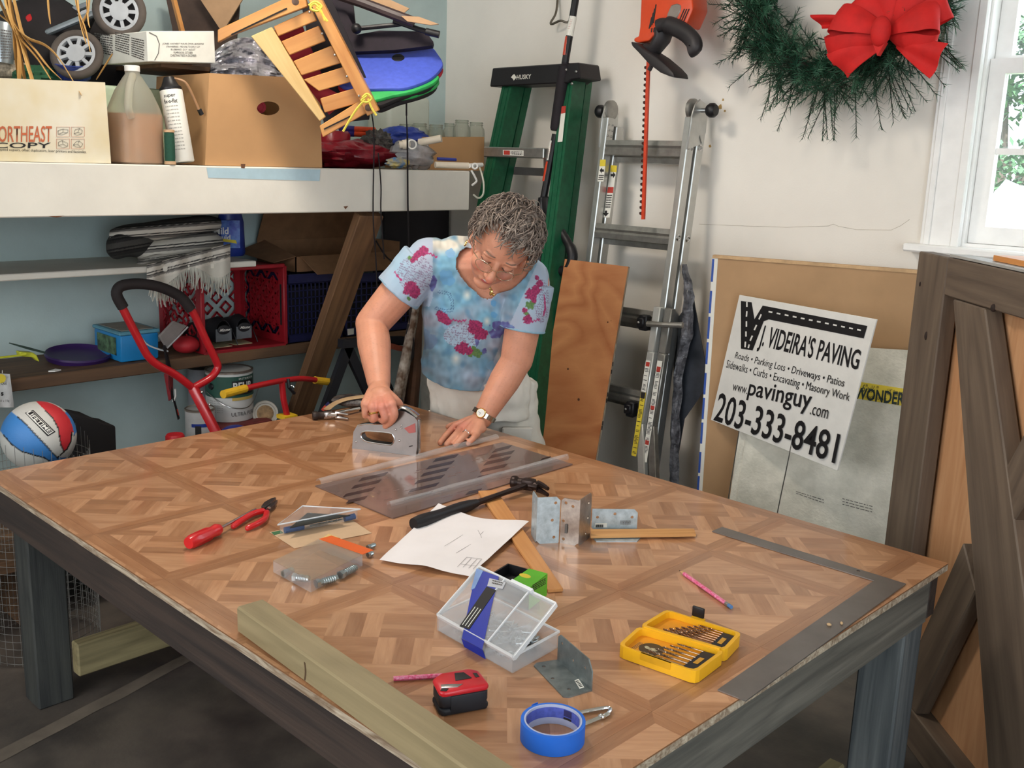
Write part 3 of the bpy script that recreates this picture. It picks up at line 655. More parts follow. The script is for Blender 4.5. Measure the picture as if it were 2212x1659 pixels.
# ---------------------------------------------------------------- X-braced barn door panel
dU = V((cos(-.771), sin(-.771), 0)); dV = V((0, 0, 1)); dN = dU.cross(dV); dN = dN if dN.dot(CAM-V((1.5, 1.76, .6))) > 0 else -dN
dP0 = V((1.507, 1.762, 0))
def dq(u, v, k=0): return dP0+dU*u+dV*v+dN*k
bw = wood('barn_board', (118, 102, 86), (90, 76, 64), .65, across=42, bump=.2)
oak = wood('oak_plywood_panel', (210, 162, 120), (190, 138, 96), .5, long=2.2, across=36, bump=.05, figure=.8)
bd = thing('barn_door_panel', 'barn-style panel of dark boards braced in an X over oak plywood', 'door panel', dP0)
MB().prism([dq(.02, .01, -.045), dq(.97, .01, -.045), dq(.97, 1.2, -.045), dq(.02, 1.2, -.045)], -dN*.012).build('oak_panel', oak, bd, (0, 0, 1))
def board(pts, nm, k=0, th=.038, gr=None):
    p = [dq(u, v, k) for u, v in pts]; g = gr or (p[1]-p[0]); return MB().prism(p, -dN*th).build(nm, bw, bd, g, .003)
board(((0, 0), (0, 1.22), (.165, 1.22), (.165, 0)), 'stile'); board(((.82, 0), (.82, 1.22), (.98, 1.22), (.98, 0)), 'stile')
board(((.167, 1.13), (.818, 1.13), (.818, 1.22), (.167, 1.22)), 'rail'); board(((.167, .0), (.818, .0), (.818, .1), (.167, .1)), 'rail', 0, .06)
board(((.22, 1.128), (.375, 1.128), (.815, .378), (.815, .102), (.69, .102)), 'brace', .002, .04, dq(.84, .1)-dq(.3, 1.128))
nb = [(.185, .102), (.30, .102), (.498, .52), (.415, .60)]; board(nb, 'brace', 0, .036, dq(.6, .9)-dq(.2, .1))
board(((.555, .637), (.815, 1.056), (.815, 1.128), (.725, 1.128), (.50, .735)), 'brace', 0, .036, dq(.6, .9)-dq(.2, .1))
MB().prism([dq(.165, 1.222, -.004), dq(.97, 1.222, -.004), dq(.97, 1.222, -.05), dq(.165, 1.222, -.05)], (0, 0, .006)).build('ledge_strip', pm('grey_ledge', (176, 174, 168), .5), bd)
MB().prism([dq(.32, 1.229, -.03), dq(.95, 1.229, -.03), dq(.95, 1.229, -.14), dq(.32, 1.229, -.14)], (0, 0, .012)).build('lid_board', wood('orange_board', (226, 160, 92), (204, 132, 70), .5), bd, dU)
b = MB()
for (x, y) in ((2005, 585), ): b.ell(dq(.03, 1.14, .0005), (.003, .003, .006), None, 8, 5)
b.ell(dq(.10, 1.02, .0), (.005, .005, .011), None, 10, 6); b.ell(dq(.41, 1.135, .0), (.007, .007, .009), None, 10, 6); b.build('knot', pm('barn_knot', (50, 36, 30), .8), bd)
# ---------------------------------------------------------------- pole saw
t = thing('pole_saw', 'long black and orange pole saw leaning in front of the green ladder', 'garden tool', (-.15, 1.95, 0))
def pq(x, y):
    z = hy(x, y, 2.05).z; return hy(x, y, 2.0+.12*(hy(x, y, 2.05).z-1.0)/.9)
orange = pm('orange_enamel', (206, 66, 34), .35, var=.08, coat=.3)
p0, p1, p2, p3 = pq(1253, -60), pq(1220, 140), pq(1200, 290), pq(1174, 430)
MB().tube([p0, lerp(p0, p1, .99)], .0135, 12).build('pole', BLACK, t)
MB().tube(bez([pq(1222, 135), pq(1217, 165), pq(1205, 250), pq(1201, 282)], 4), [.014]*2+[.023]*10+[.02], 14).build('grip', pm('foam_grip', (30, 24, 30), .8, var=.15), t)
MB().tube([p2, p3], .0135, 12).build('pole', BLACK, t)
for (a, c, mt, r_) in (((1238, 36), (1230, 78), paperw, .0142), ((1229, 80), (1223, 120), orange, .0138), ((1195, 305), (1188, 347), paperw, .0142), ((1187, 350), (1179, 392), orange, .0139)):
    MB().tube([pq(*a), pq(*c)], r_, 14).build('sleeve' if mt is orange else 'label', mt, t)
for (a, c) in (((1238, 44), (1231, 66)), ((1194, 312), (1189, 335))):
    pp, qq = pq(*a)-V((0, .0145, 0)), pq(*c)-V((0, .0145, 0)); b = MB()
    for i in range(6): b.beam(lerp(pp, qq, i/6), lerp(pp, qq, i/6)+V((.009, 0, 0)), .0012, .0006)
    b.build('fine_print', labred, t)
hd = MB(); hd.tube(bez([pq(1174, 428), pq(1170, 470), pq(1172, 530), pq(1192, 575), pq(1222, 585), pq(1236, 560), pq(1232, 535), pq(1212, 500), pq(1196, 478), pq(1180, 470)], 5), [.02]*6+[.022]*10+[.02]*15+[.016]*10+[.014]*5, 10); hd.tube([pq(1172, 540), pq(1140, 700), pq(1110, 900)], [.02, .026, .02], 10); hd.build('trigger_handle', BLACK, t, smooth=True)
e = pq(1110, 900); MB().tube([e, V((e.x-.03, e.y-.1, .02))], .016, 10).build('shaft', BLACK, t)
MB().box(pq(1178, 445), (.05, .03, .07)).build('collar', BLACK, t, bevel=.01, seg=2)
# ---------------------------------------------------------------- wire hook on the wall
W2_ = lambda x, y, o=0: hy(x, y, YB-o)
hk = pm('hook_wire', (120, 112, 100), .4, .7)
tag(MB().tube(bez([W2_(1205, -40, .01), W2_(1204, 5, .02), W2_(1200, 30, .05), W2_(1190, 48, .06), W2_(1193, 52, .06), W2_(1210, 45, .06), W2_(1225, 48, .05), W2_(1235, 40, .03)], 6), .0045, 8).build('wall_hook', hk), 'bent grey wire hook screwed high on the back wall beside the pole', 'hook')
# ---------------------------------------------------------------- hedge trimmer
HT = plane3(V((0, 2.13, 1.9)), V((1, 2.13, 1.9)), V((0, 2.02, 1.15))); t = thing('hedge_trimmer', 'orange electric hedge trimmer hanging blade down on the back wall', 'garden tool', (HT(1400, 475).x, 2.2, HT(1400, 475).z))
org = pm('orange_plastic', (214, 74, 36), .38, var=.06, coat=.2); dk = pm('charcoal_plastic', (44, 40, 42), .5, var=.15)
MB().prism([HT(*q)+V((0, -.03, 0)) for q in ((1397, -30), (1393, 60), (1390, 80), (1380, 84), (1380, 92), (1390, 94), (1412, 90), (1424, 78), (1444, 52), (1490, 62), (1502, 35), (1508, 20), (1506, -5), (1498, -40))], (0, .09, 0)).build('motor_housing', org, t, bevel=.012, seg=3)
MB().prism([HT(*q)+V((0, -.034, 0)) for q in ((1462, 14), (1475, 10), (1483, 14), (1482, 26), (1470, 50), (1460, 53), (1453, 46), (1453, 34))], (0, .01, 0)).build('badge', pm('badge_grey', (150, 140, 132), .4, .3), t, bevel=.003)
b = MB()
for i in range(4): b.prism([HT(*q)+V((0, -.032, 0)) for q in ((1428-i*3, 12+i*9), (1430-i*3, 12+i*9), (1424-i*3, 52+i*4), (1422-i*3, 52+i*4))], (0, .006, 0))
for i in range(3): b.prism([HT(*q)+V((0, -.032, 0)) for q in ((1489+i*5, 22), (1491+i*5, 22), (1478+i*5, 52), (1476+i*5, 52))], (0, .006, 0))
for i in range(2): b.prism([HT(*q)+V((0, -.032, 0)) for q in ((1419+i*5, 63), (1421+i*5, 63), (1420+i*5, 72), (1418+i*5, 72))], (0, .006, 0))
b.build('vent_slot', labblk, t)
MB().tube(bez([HT(*q)+V((0, -.05+.0, 0)) for q in ((1440, 60), (1450, 57), (1470, 60), (1498, 74), (1516, 92), (1519, 106), (1510, 112))], 5), [.017]*8+[.022]*18+[.02]*5, 12, flat=1.3).build('front_handle', dk, t, smooth=True)
MB().tube([HT(*q)+V((0, -.01, 0)) for q in ((1438, 66), (1434, 85), (1418, 108), (1402, 106))], [.03, .026, .022, .02], 12, flat=1.4).build('handle_bracket', dk, t, smooth=True)
gd_ = bez([HT(1393, 96), HT(1410, 104), HT(1440, 130), HT(1478, 168)], 6)
MB().prism([HT(*q)+V((0, -.06, 0)) for q in ((1384, 93), (1396, 96), (1412, 108), (1440, 126), (1466, 148), (1477, 160), (1480, 171), (1468, 168), (1448, 160), (1422, 140), (1400, 116), (1388, 104))], (0, .085, 0)).build('hand_guard', dk, t, bevel=.006, seg=2)
bp = lambda x, y: HT(x, y)
MB().prism([bp(1397, 118)-V((0, 0, 0)), bp(1403, 118), bp(1391, 474), bp(1385, 474)], (0, .008, 0)).build('blade_bar', orange, t)
b = MB()
for i in range(26):
    y = 142+i*12.6; xx = 1396.5-(y-118)*.0335; b.prism([bp(xx, y), bp(xx-4.2, y+1.5), bp(xx-4.2, y+6), bp(xx, y+8)], (0, .004, 0))
b.build('blade_teeth', pm('blade_dark', (70, 40, 36), .4, .4), t)
MB().tube([HT(1405, 120), HT(1409, 140), HT(1402, 152)], .008, 8).build('guard_clip', dk, t)
# ---------------------------------------------------------------- wreath with a bow
wc = V((1.0, 2.19, 1.372+H)); RM, rm = .285, .11
wt = thing('wreath', 'green artificial pine wreath with a big red bow on the back wall', 'wreath', wc)
ndl = pm('pine_needle', (58, 104, 76), .6, var=.3, scale=6, col2=(26, 66, 50)); stm = pm('wreath_stem', (48, 44, 34), .8)
MB().ring(wc, RM, .02, (0, 1, 0), 40, 6).build('ring_frame', stm, wt)
nb_ = MB(); sb_ = MB(); rg = random.Random(11)
for i in range(1050):
    a = rg.uniform(0, 2*pi); er = V((cos(a), 0, sin(a))); et = V((-sin(a), 0, cos(a)))
    ph = rg.uniform(0, 2*pi); out = er*cos(ph)+V((0, -1, 0))*abs(sin(ph))*.8
    base = wc+er*RM+out*rm*rg.uniform(.0, .55); d = (out*rg.uniform(.3, 1)+et*rg.uniform(-1.6, 1.6)+er*.1).normalized(); L = rg.uniform(.07, .125)
    if sin(a) < -.5 and rg.random() < .07: d = (er+V((rg.uniform(-.4, .4), -.1, 0))).normalized(); base = wc+er*(RM+.06); L = .14
    tip = base+d*L+V((0, 0, -.01))
    if tip.y > YB-.006: tip.y = YB-.006
    sb_.tube([base, tip], [.0018, .001], 3, caps=False); x, y, z = frame(d)
    for k in range(34):
        f = .1+.9*k/34; p = base.lerp(tip, f); th = rg.uniform(0, 2*pi); nd_ = (d*.7+(y*cos(th)+z*sin(th))*1.0).normalized(); l = rg.uniform(.028, .042)*(1.1-.4*f); w = d.cross(nd_).normalized()*.0015
        q = p+nd_*l
        if q.y > YB-.004: q.y = YB-.004
        nb_.add([p-w, p+w, q], [(0, 1, 2)])
stuff(nb_.build('needles', ndl, wt, clean=False, smooth=False)); stuff(sb_.build('twigs', stm, wt, clean=False))
WPn = Plane(V((1, 2.05, 1.3+H)), (0, -1, 0)); vel = pm('red_velvet', (206, 28, 26), .75, var=.1, bump=.08, bscale=200); 
def loop(c, tip, wid, puff, nm='bow_loop', back=0.0, tw=0.0, depth=.05):
    c = WPn(*c)+V((0, back, 0)); t_ = WPn(*tip)+V((0, back, 0)); d = t_-c; L = d.length; d = d.normalized(); n = V((0, -1, 0)); s_ = d.cross(n).normalized()
    n = (n*cos(tw)+s_*sin(tw)); s2 = d.cross(n).normalized()
    def f(u, v):
        a = u*2*pi; q = L*(.5-.5*cos(a)); w = wid*(.25+.75*min(1, q/L*1.5)); off = puff*sin(a)*(.35+.65*q/L)
        return c+d*q+n*(off+.008*sin(v*pi))+s2*(v-.5)*w
    return MB().grid(f, 28, 6, .003).build(nm, vel, wt, smooth=True)
cB = (1918, 72)
for tp_, wd__, pf, bk_, tw_ in (((1852, -12), .075, .03, .035, .3), ((1905, -42), .08, .03, .04, -.2), ((1978, -25), .075, .03, .035, .2), ((1806, 42), .085, .034, .0, .45), ((1788, 108), .085, .03, .012, -.5), ((2030, 38), .085, .034, .0, -.45), ((2040, 8), .07, .028, .03, .1), ((2018, 100), .075, .03, .012, .55)): loop(cB, tp_, wd__, pf, back=bk_, tw=tw_)
def tail(c, m_, e1, e2, nm='bow_tail'):
    c = WPn(*c)+V((0, .01, 0)); m1, m2 = WPn(*m_[0])+V((0, -.03, 0)), WPn(*m_[1])+V((0, -.03, 0)); a1, a2 = WPn(*e1), WPn(*e2)
    def f(u, v):
        p0_ = c+V((0, 0, (.5-v)*.02)); p1_ = m1.lerp(m2, v); p2_ = a1.lerp(a2, v); q = p0_*(1-u)**2+p1_*2*u*(1-u)+p2_*u*u; return q+V((0, -.012*sin(v*pi*2)*u, 0))
    return MB().grid(f, 16, 8, .003).build(nm, vel, wt, smooth=True)
tail((1905, 95), ((1830, 80), (1850, 150)), (1785, 118), (1830, 168)); tail((1935, 95), ((1990, 85), (1965, 130)), (2048, 95), (2008, 170)); tail((1910, 60), ((1860, 30), (1850, 60)), (1750, 32), (1775, 60))
k = WPn(*cB); MB().ell(k+V((0, -.045, 0)), (.028, .024, .042), None, 16, 12).prism([k+V((-.018, -.05, -.03)), k+V((.018, -.05, -.03)), k+V((.002, -.055, -.065))], (0, .02, 0)).build('bow_knot', vel, wt, smooth=True)
# ================================================================ built-in storage shelf on the left
DZ = .742+H; FX = -.2                       # deck top, fascia front
wp = pm('old_white_paint', (226, 222, 210), .6, var=.06, scale=4, bump=.05, bscale=50)
dkw = wood('old_deck_board', (140, 116, 90), (96, 76, 58), .8, across=40)
sh = thing('storage_shelf', 'deep built-in shelf with white painted front beam along the left wall', 'shelf', (-.5, .4, 0))
for i in range(4): MB().bb((XL, YF*0-1.6, DZ-.02), (-.9, 0, DZ)) 
for i, (xa, xb) in enumerate(((-.9, -.74), (-.738, -.56), (-.558, -.40), (-.398, FX-.002))): MB().bb((xa, -1.6, DZ-.02), (xb, 1.80, DZ)).build('deck_board', dkw, sh, (0, 1, 0), .002)
MB().bb((FX-.036, -1.6, .605+H), (FX, 1.802, DZ+.004)).build('fascia', wp, sh, bevel=.003)
b = MB(); fx = lambda x, y, o=.0006: hx(x, y, FX+o)
b.prism([fx(*q) for q in ((446, 362), (692, 366), (690, 391), (450, 384))], (.0006, 0, 0)); b.build('paint_patch', pm('pale_blue_paint', (178, 204, 214), .6, var=.05), sh)
b = MB()
for q in (((742, 446), (752, 445), (746, 452)), ((104, 467), (140, 466), (122, 470)), ((520, 354), (530, 354), (528, 364), (521, 363))): b.prism([fx(*p) for p in q], (.0008, 0, 0))
stuff(b.build('paint_chip', pm('bare_wood_chip', (110, 74, 52), .8), sh))
for y in (-.9, .1, 1.0): MB().bb((XL, y-.02, .62+H), (FX-.037, y+.02, DZ-.021)).build('joist', dkw, sh, (1, 0, 0))
brw = wood('brace_lumber', (140, 104, 70), (98, 70, 48), .7, across=40)
bt_, bb_ = hx(805, 470, -.26), hx(650, 880, -.55)
bt_ = hx(798, 462, -.25); d = (hx(655, 870, -.62)-bt_); b0 = bt_+d*1.25
MB().beam(bt_, b0, .036, .105, up=V((0, 1, 0))).build('diagonal_brace', brw, sh, d, .003)
# lower shelves
def shelf(name, z0, z1, xa, xb, ya, yb, mat, label):
    return tag(MB().bb((xa, ya, z0), (xb, yb, z1)).build(name, mat, None, (0, 1, 0), .003), label, 'shelf')
shelf('wall_shelf', .398+H, .418+H, XL, -.55, -1.6, 1.115, wp, 'thin white wall shelf carrying the folded blanket')
brs = wood('brown_shelf_plank', (120, 88, 60), (84, 62, 44), .7, across=40)
shelf('wall_shelf', .06+H, .1+H, XL, -.575, -1.6, 1.9, brs, 'thick brown plank wall shelf with red crate and frisbee')
shelf('floor_shelf', .2, .24, XL, -.35, -1.6, 2.0, brs, 'low brown plank shelf near the floor behind the workbench')
b = MB()
for y in (-1.2, .2, 1.7): b.bb((XL, y, 0), (-.4, y+.04, .199))
b.build('floor_support', brs, None, (0, 0, 1)); bpy.data.objects['floor_support']['kind'] = 'structure'
bpy.data.objects['floor_support'].name = 'trim_4'
U = lambda x, y, X=-.225: hx(x, y, X)
# ---------------------------------------------------------------- boxes
def open_box(name, label, cat, quad, depth, mat, th=.004, top=True, tilt=0):
    """quad = front face corners bl, br, tr, tl in 3-D; opens upward, depth goes to -X"""
    bl, br, tr, tl = quad; t = thing(name, label, cat, ((bl.x+br.x)/2-depth/2, (bl.y+br.y)/2, min(bl.z, br.z))); D = V((-depth, 0, 0)); I = V((th, 0, 0))
    MB().prism([bl, br, tr, tl], -I).build('front_panel', mat, t)
    MB().prism([bl-I, bl+D, tl+D, tl-I], V((0, th, 0))).build('side_panel', mat, t); MB().prism([br-I, br+D, tr+D, tr-I], V((0, -th, 0))).build('side_panel', mat, t)
    MB().prism([bl+D, br+D, tr+D, tl+D], -I).build('back_panel', mat, t); MB().prism([bl-I+V((0, th, 0)), br-I-V((0, th, 0)), br+D-V((0, th, 0)), bl+D+V((0, th, 0))], (0, 0, th)).build('bottom_panel', mat, t)
    return t
def onz(p, z): p = V(p); p.z = z; return p
cwhite = pm('stained_white_cardboard', (218, 212, 194), .75, var=.1, scale=4, col2=(204, 186, 142))
card = pm('cardboard', (190, 146, 100), .75, var=.05, scale=6)
c1 = open_box('paper_carton', 'stained white paper carton with orange and black print at the left shelf end', 'box', [onz(U(-60, 345), DZ+.005), onz(U(240, 352), DZ+.005), U(227, 178), U(-60, 166)], .3, cwhite)
CXp = Plane(V((-.2245, 0, 0)), (1, 0, 0)); prt = pm('orange_brown_print', (188, 98, 62), .7, var=.1)
text('NORTHEAST', qd(CXp, (-22, 307), (111, 307), (112, 272), (-22, 272)), prt, c1, bold=.01); text('COPY', qd(CXp, (-14, 320), (109, 320), (110, 308), (-14, 308)), INK, c1, bold=.01)
text('designed for high speed copiers, offset duplicators, laser printers and facsimiles.', qd(CXp, (-60, 325), (187, 333), (187, 325), (-60, 318)), labblk, c1)
b = MB()
for (x, y) in ((122, 274), (154, 274), (122, 300), (154, 300)):
    for e in (((0, 0), (28, 0)), ((0, 21), (28, 21)), ((0, 0), (0, 21)), ((28, 0), (28, 21))):
        b.beam(CXp(x+e[0][0], y+e[0][1])+V((.0006, 0, 0)), CXp(x+e[1][0], y+e[1][1])+V((.0006, 0, 0)), .0008, .0004)
b.build('icon_frame', prt, c1); b = MB()
for (x, y, sh_) in ((122, 274, 0), (154, 274, 1), (122, 300, 2), (154, 300, 3)):
    pl = {0: ((4, 16), (3, 8), (14, 4), (25, 6), (24, 12), (12, 17)), 1: ((6, 15), (8, 6), (18, 3), (24, 8), (22, 15), (12, 18)), 2: ((4, 14), (4, 7), (12, 3), (24, 9), (24, 16), (14, 19)), 3: ((4, 13), (11, 5), (17, 4), (25, 11), (20, 18), (10, 17))}[sh_]
    q = [CXp(x+u, y+v)+V((.0006, 0, 0)) for u, v in pl]
    for i in range(len(q)): b.beam(q[i-1], q[i], .0009, .0004)
    m_ = CXp(x+14, y+11)+V((.0006, 0, 0))
    for i in (0, 2, 4): b.beam(q[i], m_, .0009, .0004)
b.build('machine_icon', labblk, c1)
c2 = open_box('moving_box', 'open brown cardboard box with oval hand hole and foil inside', 'box', [onz(U(443, 356), DZ+.005), onz(U(696, 358), DZ+.005), U(690, 170), U(452, 158)], .32, card)
fp_ = [o for o in c2.children if o.name.startswith('front_panel')][0]; bpy.data.objects.remove(fp_)
q = [onz(U(443, 356), DZ+.005), onz(U(696, 358), DZ+.005), U(690, 170), U(452, 158)]
hole = [U(580+25*cos(a)*1.0+(4 if cos(a) > 0 else -4)*0, 234+15*sin(a)) for a in [2*pi*i/20 for i in range(20)]]
MB().prism(q, (-.004, 0, 0), holes=[hole]).build('front_panel', card, c2)
rb = pm('red_print', (176, 44, 60), .5, var=.1)
tag(MB().lathe([(.0, 0), (.018, 0), (.02, .004), (.02, .1), (0, .1)], U(563, 231, -.26), (-1, .1, 0), 20).ring(U(563, 231, -.258), .012, .002, (1, .1, 0)).build('red_tin', rb), 'red ringed tin showing through the hand hole of the cardboard box', 'tin')
foil = pm('crumpled_foil', (226, 224, 230), .35, .6, var=.3, scale=20, bump=.6, bscale=40)
def foilf(u, v):
    x = 455+190*u; yy = 158+12*u-(1-(2*v-1)**2)*0
    top = 158-85*max(0, sin(pi*min(1, u*.9+.12)))**.8*(1-.25*u); y = (165+8*u)*(1-v)+top*v
    return U(x, y, -.30-.10*v+.05*NZ.noise(V((u*7, v*6, 1)))+.02*NZ.noise(V((u*20, v*20, 3))))
tag(MB().grid(foilf, 40, 24, .002).build('foil_sheet', foil, smooth=True, ang=20), 'crumpled silver foil sticking out of the open cardboard box', 'foil')
wcard = pm('white_cardboard', (222, 220, 210), .7, var=.05)
hb_ = thing('harvest_box', 'long white printed carton lying on top between jug and wooden crate', 'box', U(392, 137, -.28))
f = [U(320, 133, -.28), U(466, 137, -.28), U(463, 67, -.28), U(317, 67, -.28)]; e = [U(197, 110, -.62), U(340, 130, -.72), U(330, 50, -.72), U(200, 42, -.62)]
D = V((-.26, -.02, 0)); MB().prism(f, D).build('carton', wcard, hb_, bevel=.002)
HP = Plane(V((-.28, 0, 0)), (1, 0, 0))
for i, (s, xa, xb) in enumerate((('JONES HARVEST YOUR OWN SEASONS', 350, 440), ('STRAWBERRIES - MID JUNE TO EARLY JULY', 359, 432), ('BLUEBERRIES - JULY / AUGUST', 369, 422), ('PUMPKINS IN OCTOBER', 375, 416), ('CHRISTMAS TREES IN DECEMBER', 368, 424))):
    y = 93+i*6.2; text(s, qd(HP, (xa, y+4.5), (xb, y+5), (xb, y), (xa, y-.5)), labblk, hb_, shear=.2 if i == 0 else 0)
b = MB(); arc = [(322, 70), (338, 78), (344, 95), (342, 115), (334, 130)]; b.tube([HP(*q)+V((.001, 0, 0)) for q in arc], .0012, 5); b.build('flap_slit', lgrey, hb_)
lf_ = Plane(f[0], D.cross(V((0, 0, 1))));
for (xa, xb, ya) in ((205, 245, 70), (250, 280, 68), (285, 312, 80)): fine(lf_, ((xa, ya), (xb, ya+6), (xb, ya+52), (xa, ya+42)), 9, lgrey, hb_, seed=xa)
tag(MB().bb((-.75, .52, DZ+.001), (-.42, .74, DZ+.225)).build('storage_tote', pm('pale_green_tote', (176, 196, 168), .5, var=.08), bevel=.012, seg=2), 'pale green plastic tote behind the jug, half hidden', 'tote')
b = MB(); b.bb(U(262, 137, -.62)-V((.1, 0, .02)), U(505, 150, -.36)); tag(b.build('plank', brs, None, (0, 1, 0)), 'flat brown plank lying on the tote under the white carton', 'plank')
# ---------------------------------------------------------------- jug, can, spool
jugm = pm('milky_plastic', (232, 228, 214), .4, var=.02, trans=.75, ior=1.15, alpha=.72); oil = pm('amber_liquid', (176, 118, 62), .3, var=.06, spec=.3)
jc = U(295, 350, -.285); jc.z = DZ+.001; j = thing('jug', 'translucent gallon jug half filled with amber liquid', 'jug', jc); s_ = .148/.15
MB().lathe([(.0, .0), (.066, .0), (.075, .008), (.076, .10), (.077, .135), (.070, .16), (.05, .205), (.026, .242), (.02, .25), (.02, .262)], jc, (0, 0, 1), 32).build('body', jugm, j)
MB().lathe([(.0, .003), (.064, .003), (.073, .01), (.074, .10), (.0745, .142), (.0, .142)], jc, (0, 0, 1), 32).build('liquid', oil, j)
MB().lathe([(.0, .258), (.021, .258), (.021, .272), (.019, .274), (0, .274)], jc, (0, 0, 1), 20).build('cap', WHITE, j)
hv = V((RT.x, RT.y, 0)).normalized(); tw = V((-FW.x, -FW.y, 0)).normalized()
MB().tube(bez([jc+tw*.03+hv*.012+V((0, 0, .245)), jc+tw*.062+hv*.014+V((0, 0, .215)), jc+tw*.085+hv*.016+V((0, 0, .16)), jc+tw*.075+hv*.018+V((0, 0, .13))], 5), .011, 10).build('handle', jugm, j)
ct, cb = U(365, 172, -.27), U(396, 350, -.235); cb.z = DZ+.012; ax = (ct-cb).normalized(); L = (ct-cb).length
k = thing('spray_can', 'white aerosol can with black cap leaning on the cardboard box', 'can', cb)
MB().lathe([(0, 0), (.03, 0), (.032, .003), (.032, L*.86), (.031, L*.87), (0, L*.87)], cb, ax, 28).build('can_body', paperw, k)
MB().lathe([(.031, L*.865), (.031, L*.90), (.024, L*.93), (.02, L*.97), (.014, L*1.03), (.0, L*1.04)], cb, ax, 24).build('cap', BLACK, k)
MB().tube(bez([ct+V((0, .01, .005)), U(400, 178, -.25), U(418, 210, -.24), U(431, 240, -.235)], 6), .004, 8).build('hose', pm('amber_hose', (160, 120, 84), .4), k); MB().beam(U(430, 236, -.235), U(436, 248, -.235), .01, .01).build('hose_fitting', BLACK, k)
cs = Plane(cb+tw*.0335, (tw.x, tw.y, .15))
def cyl_print(s, t, hgt, wid, mat=INK, r=.0324):
    """text wrapped on the can, t along the axis"""
    o = text(s, [V((-.5, 0, 0)), V((.5, 0, 0)), V((.5, 1, 0)), V((-.5, 1, 0))], mat, k, lift=0, bold=.012); y_ = ax; x_ = hv-ax*hv.dot(ax); x_ = x_.normalized(); z_ = x_.cross(y_)
    if z_.dot(tw) < 0: z_ = -z_
    for v in o.data.vertices:
        u, w_ = v.co.x+cb.x, v.co.y+cb.y; a = u*wid/r+.1; v.co = (z_*cos(a)+x_*sin(a))*r+y_*(t*L+w_*hgt)
for s, t, h_, w_ in (('super', .765, .010, .034), ('fix-a-flat', .705, .012, .04)): cyl_print(s, t, h_, w_)
for i in range(13):
    cyl_print('||| |||| || |||||| ||| ||||'[i % 5:], .66-.043*i, .0035, .036, lgrey)
sc0 = U(368, 352, -.213); sc0.z = DZ+.006; sp_ = thing('thread_spool', 'green thread spool standing upright before the aerosol can', 'spool', sc0); hgt = (U(362, 280, -.213).z-sc0.z)
MB().lathe([(0, 0), (.016, 0), (.016, .008), (.011, .01)], sc0, (0, 0, 1), 18).lathe([(.011, hgt-.008), (.015, hgt-.007), (.015, hgt), (0, hgt)], sc0, (0, 0, 1), 18).build('flange', pm('spool_wood', (200, 164, 126), .6), sp_)
MB().lathe([(.0135, .009), (.0145, .02), (.0145, hgt-.02), (.0135, hgt-.008)], sc0, (0, 0, 1), 20).build('thread', pm('green_thread', (28, 74, 56), .8, var=.1, scale=200), sp_)
# ---------------------------------------------------------------- golf cart with wheels
gc = thing('pull_cart', 'folded silver pull cart with two grey spoked wheels on the shelf', 'cart', at(150, 150, 3.05)-V((0, 0, .1)))
tyre = pm('dusty_tyre', (84, 76, 70), .85, var=.15); hub = pm('grey_hub', (168, 172, 176), .45, var=.08); dkc = pm('dark_cavity', (26, 22, 22), .8)
def wheel(c, ax, R, rw):
    ax = V(ax).normalized(); _, x, y = frame(ax)
    ty_ = MB().ring(c, R*.86, R*.17, ax, 36, 12).build('tyre', tyre, gc)
    b = MB(); b.lathe([(R*.62, -.006), (R*.74, -.008), (R*.76, 0), (R*.74, .008), (R*.62, .010), (R*.6, 0), (R*.62, -.006)], c, ax, 36)
    for i in range(9):
        a = 2*pi*i/9; d1 = x*cos(a)+y*sin(a); b.beam(V(c)+d1*R*.28+ax*.004, V(c)+d1*R*.66+ax*.004, R*.17, .01, up=ax.cross(d1))
    b.lathe([(R*.22, .0), (R*.36, .0), (R*.36, .012), (R*.22, .014)], c, ax, 24); b.build('wheel_hub', hub, ty_)
    MB().lathe([(0, -.006), (R*.7, -.006), (R*.7, -.003), (0, -.003)], c, ax, 24).lathe([(0, .0), (R*.225, .0), (R*.225, .010), (0, .010)], c, ax, 20).build('hub_recess', dkc, ty_)
toC = (CAM-at(258, 22, 3.0)).normalized()
wheel(at(258, 24, 2.98), toC+UP*.05-RT*.1, .0735, .02); wheel(at(166, 118, 2.97), toC+UP*.45-RT*.25, .074, .02)
b1 = MB().tube([at(-10, 120, 3.05), at(105, 70, 3.02), at(215, 25, 3.0)], .0105, 12).build('frame_tube', pm('dull_silver_tube', (160, 168, 174), .35, .8), gc)
MB().tube([at(114, 38, 3.1), at(150, 25, 3.1), at(190, 10, 3.1)], .010, 12).build('frame_tube', MATS['dull_silver_tube'], gc); MB().tube([at(60, 50, 3.04), at(90, 40, 3.06)], .006, 8).build('frame_tube', CHROME, gc)
MB().tube([at(205, 30, 3.05), at(180, 85, 3.1), at(166, 120, 3.08)], .007, 8).tube([at(100, 60, 3.12), at(150, 35, 3.14)], .02, 8).build('axle_arm', dkc, gc)
MB().lathe([(0, -.02), (.014, -.02), (.010, -.008), (.02, .004), (.024, .014), (.014, .02), (0, .02)], at(58, 48, 3.02), RT, 16).build('knob', pm('red_knob', (190, 40, 44), .4), gc)
MB().prism([at(166, 30, 3.06), at(180, 22, 3.06), at(205, 18, 3.06), at(204, 28, 3.06), at(178, 38, 3.06)], FW*.01).build('bracket', hub, gc)
gb_ = pm('black_nylon', (30, 26, 28), .85, var=.2, scale=10, bump=.2)
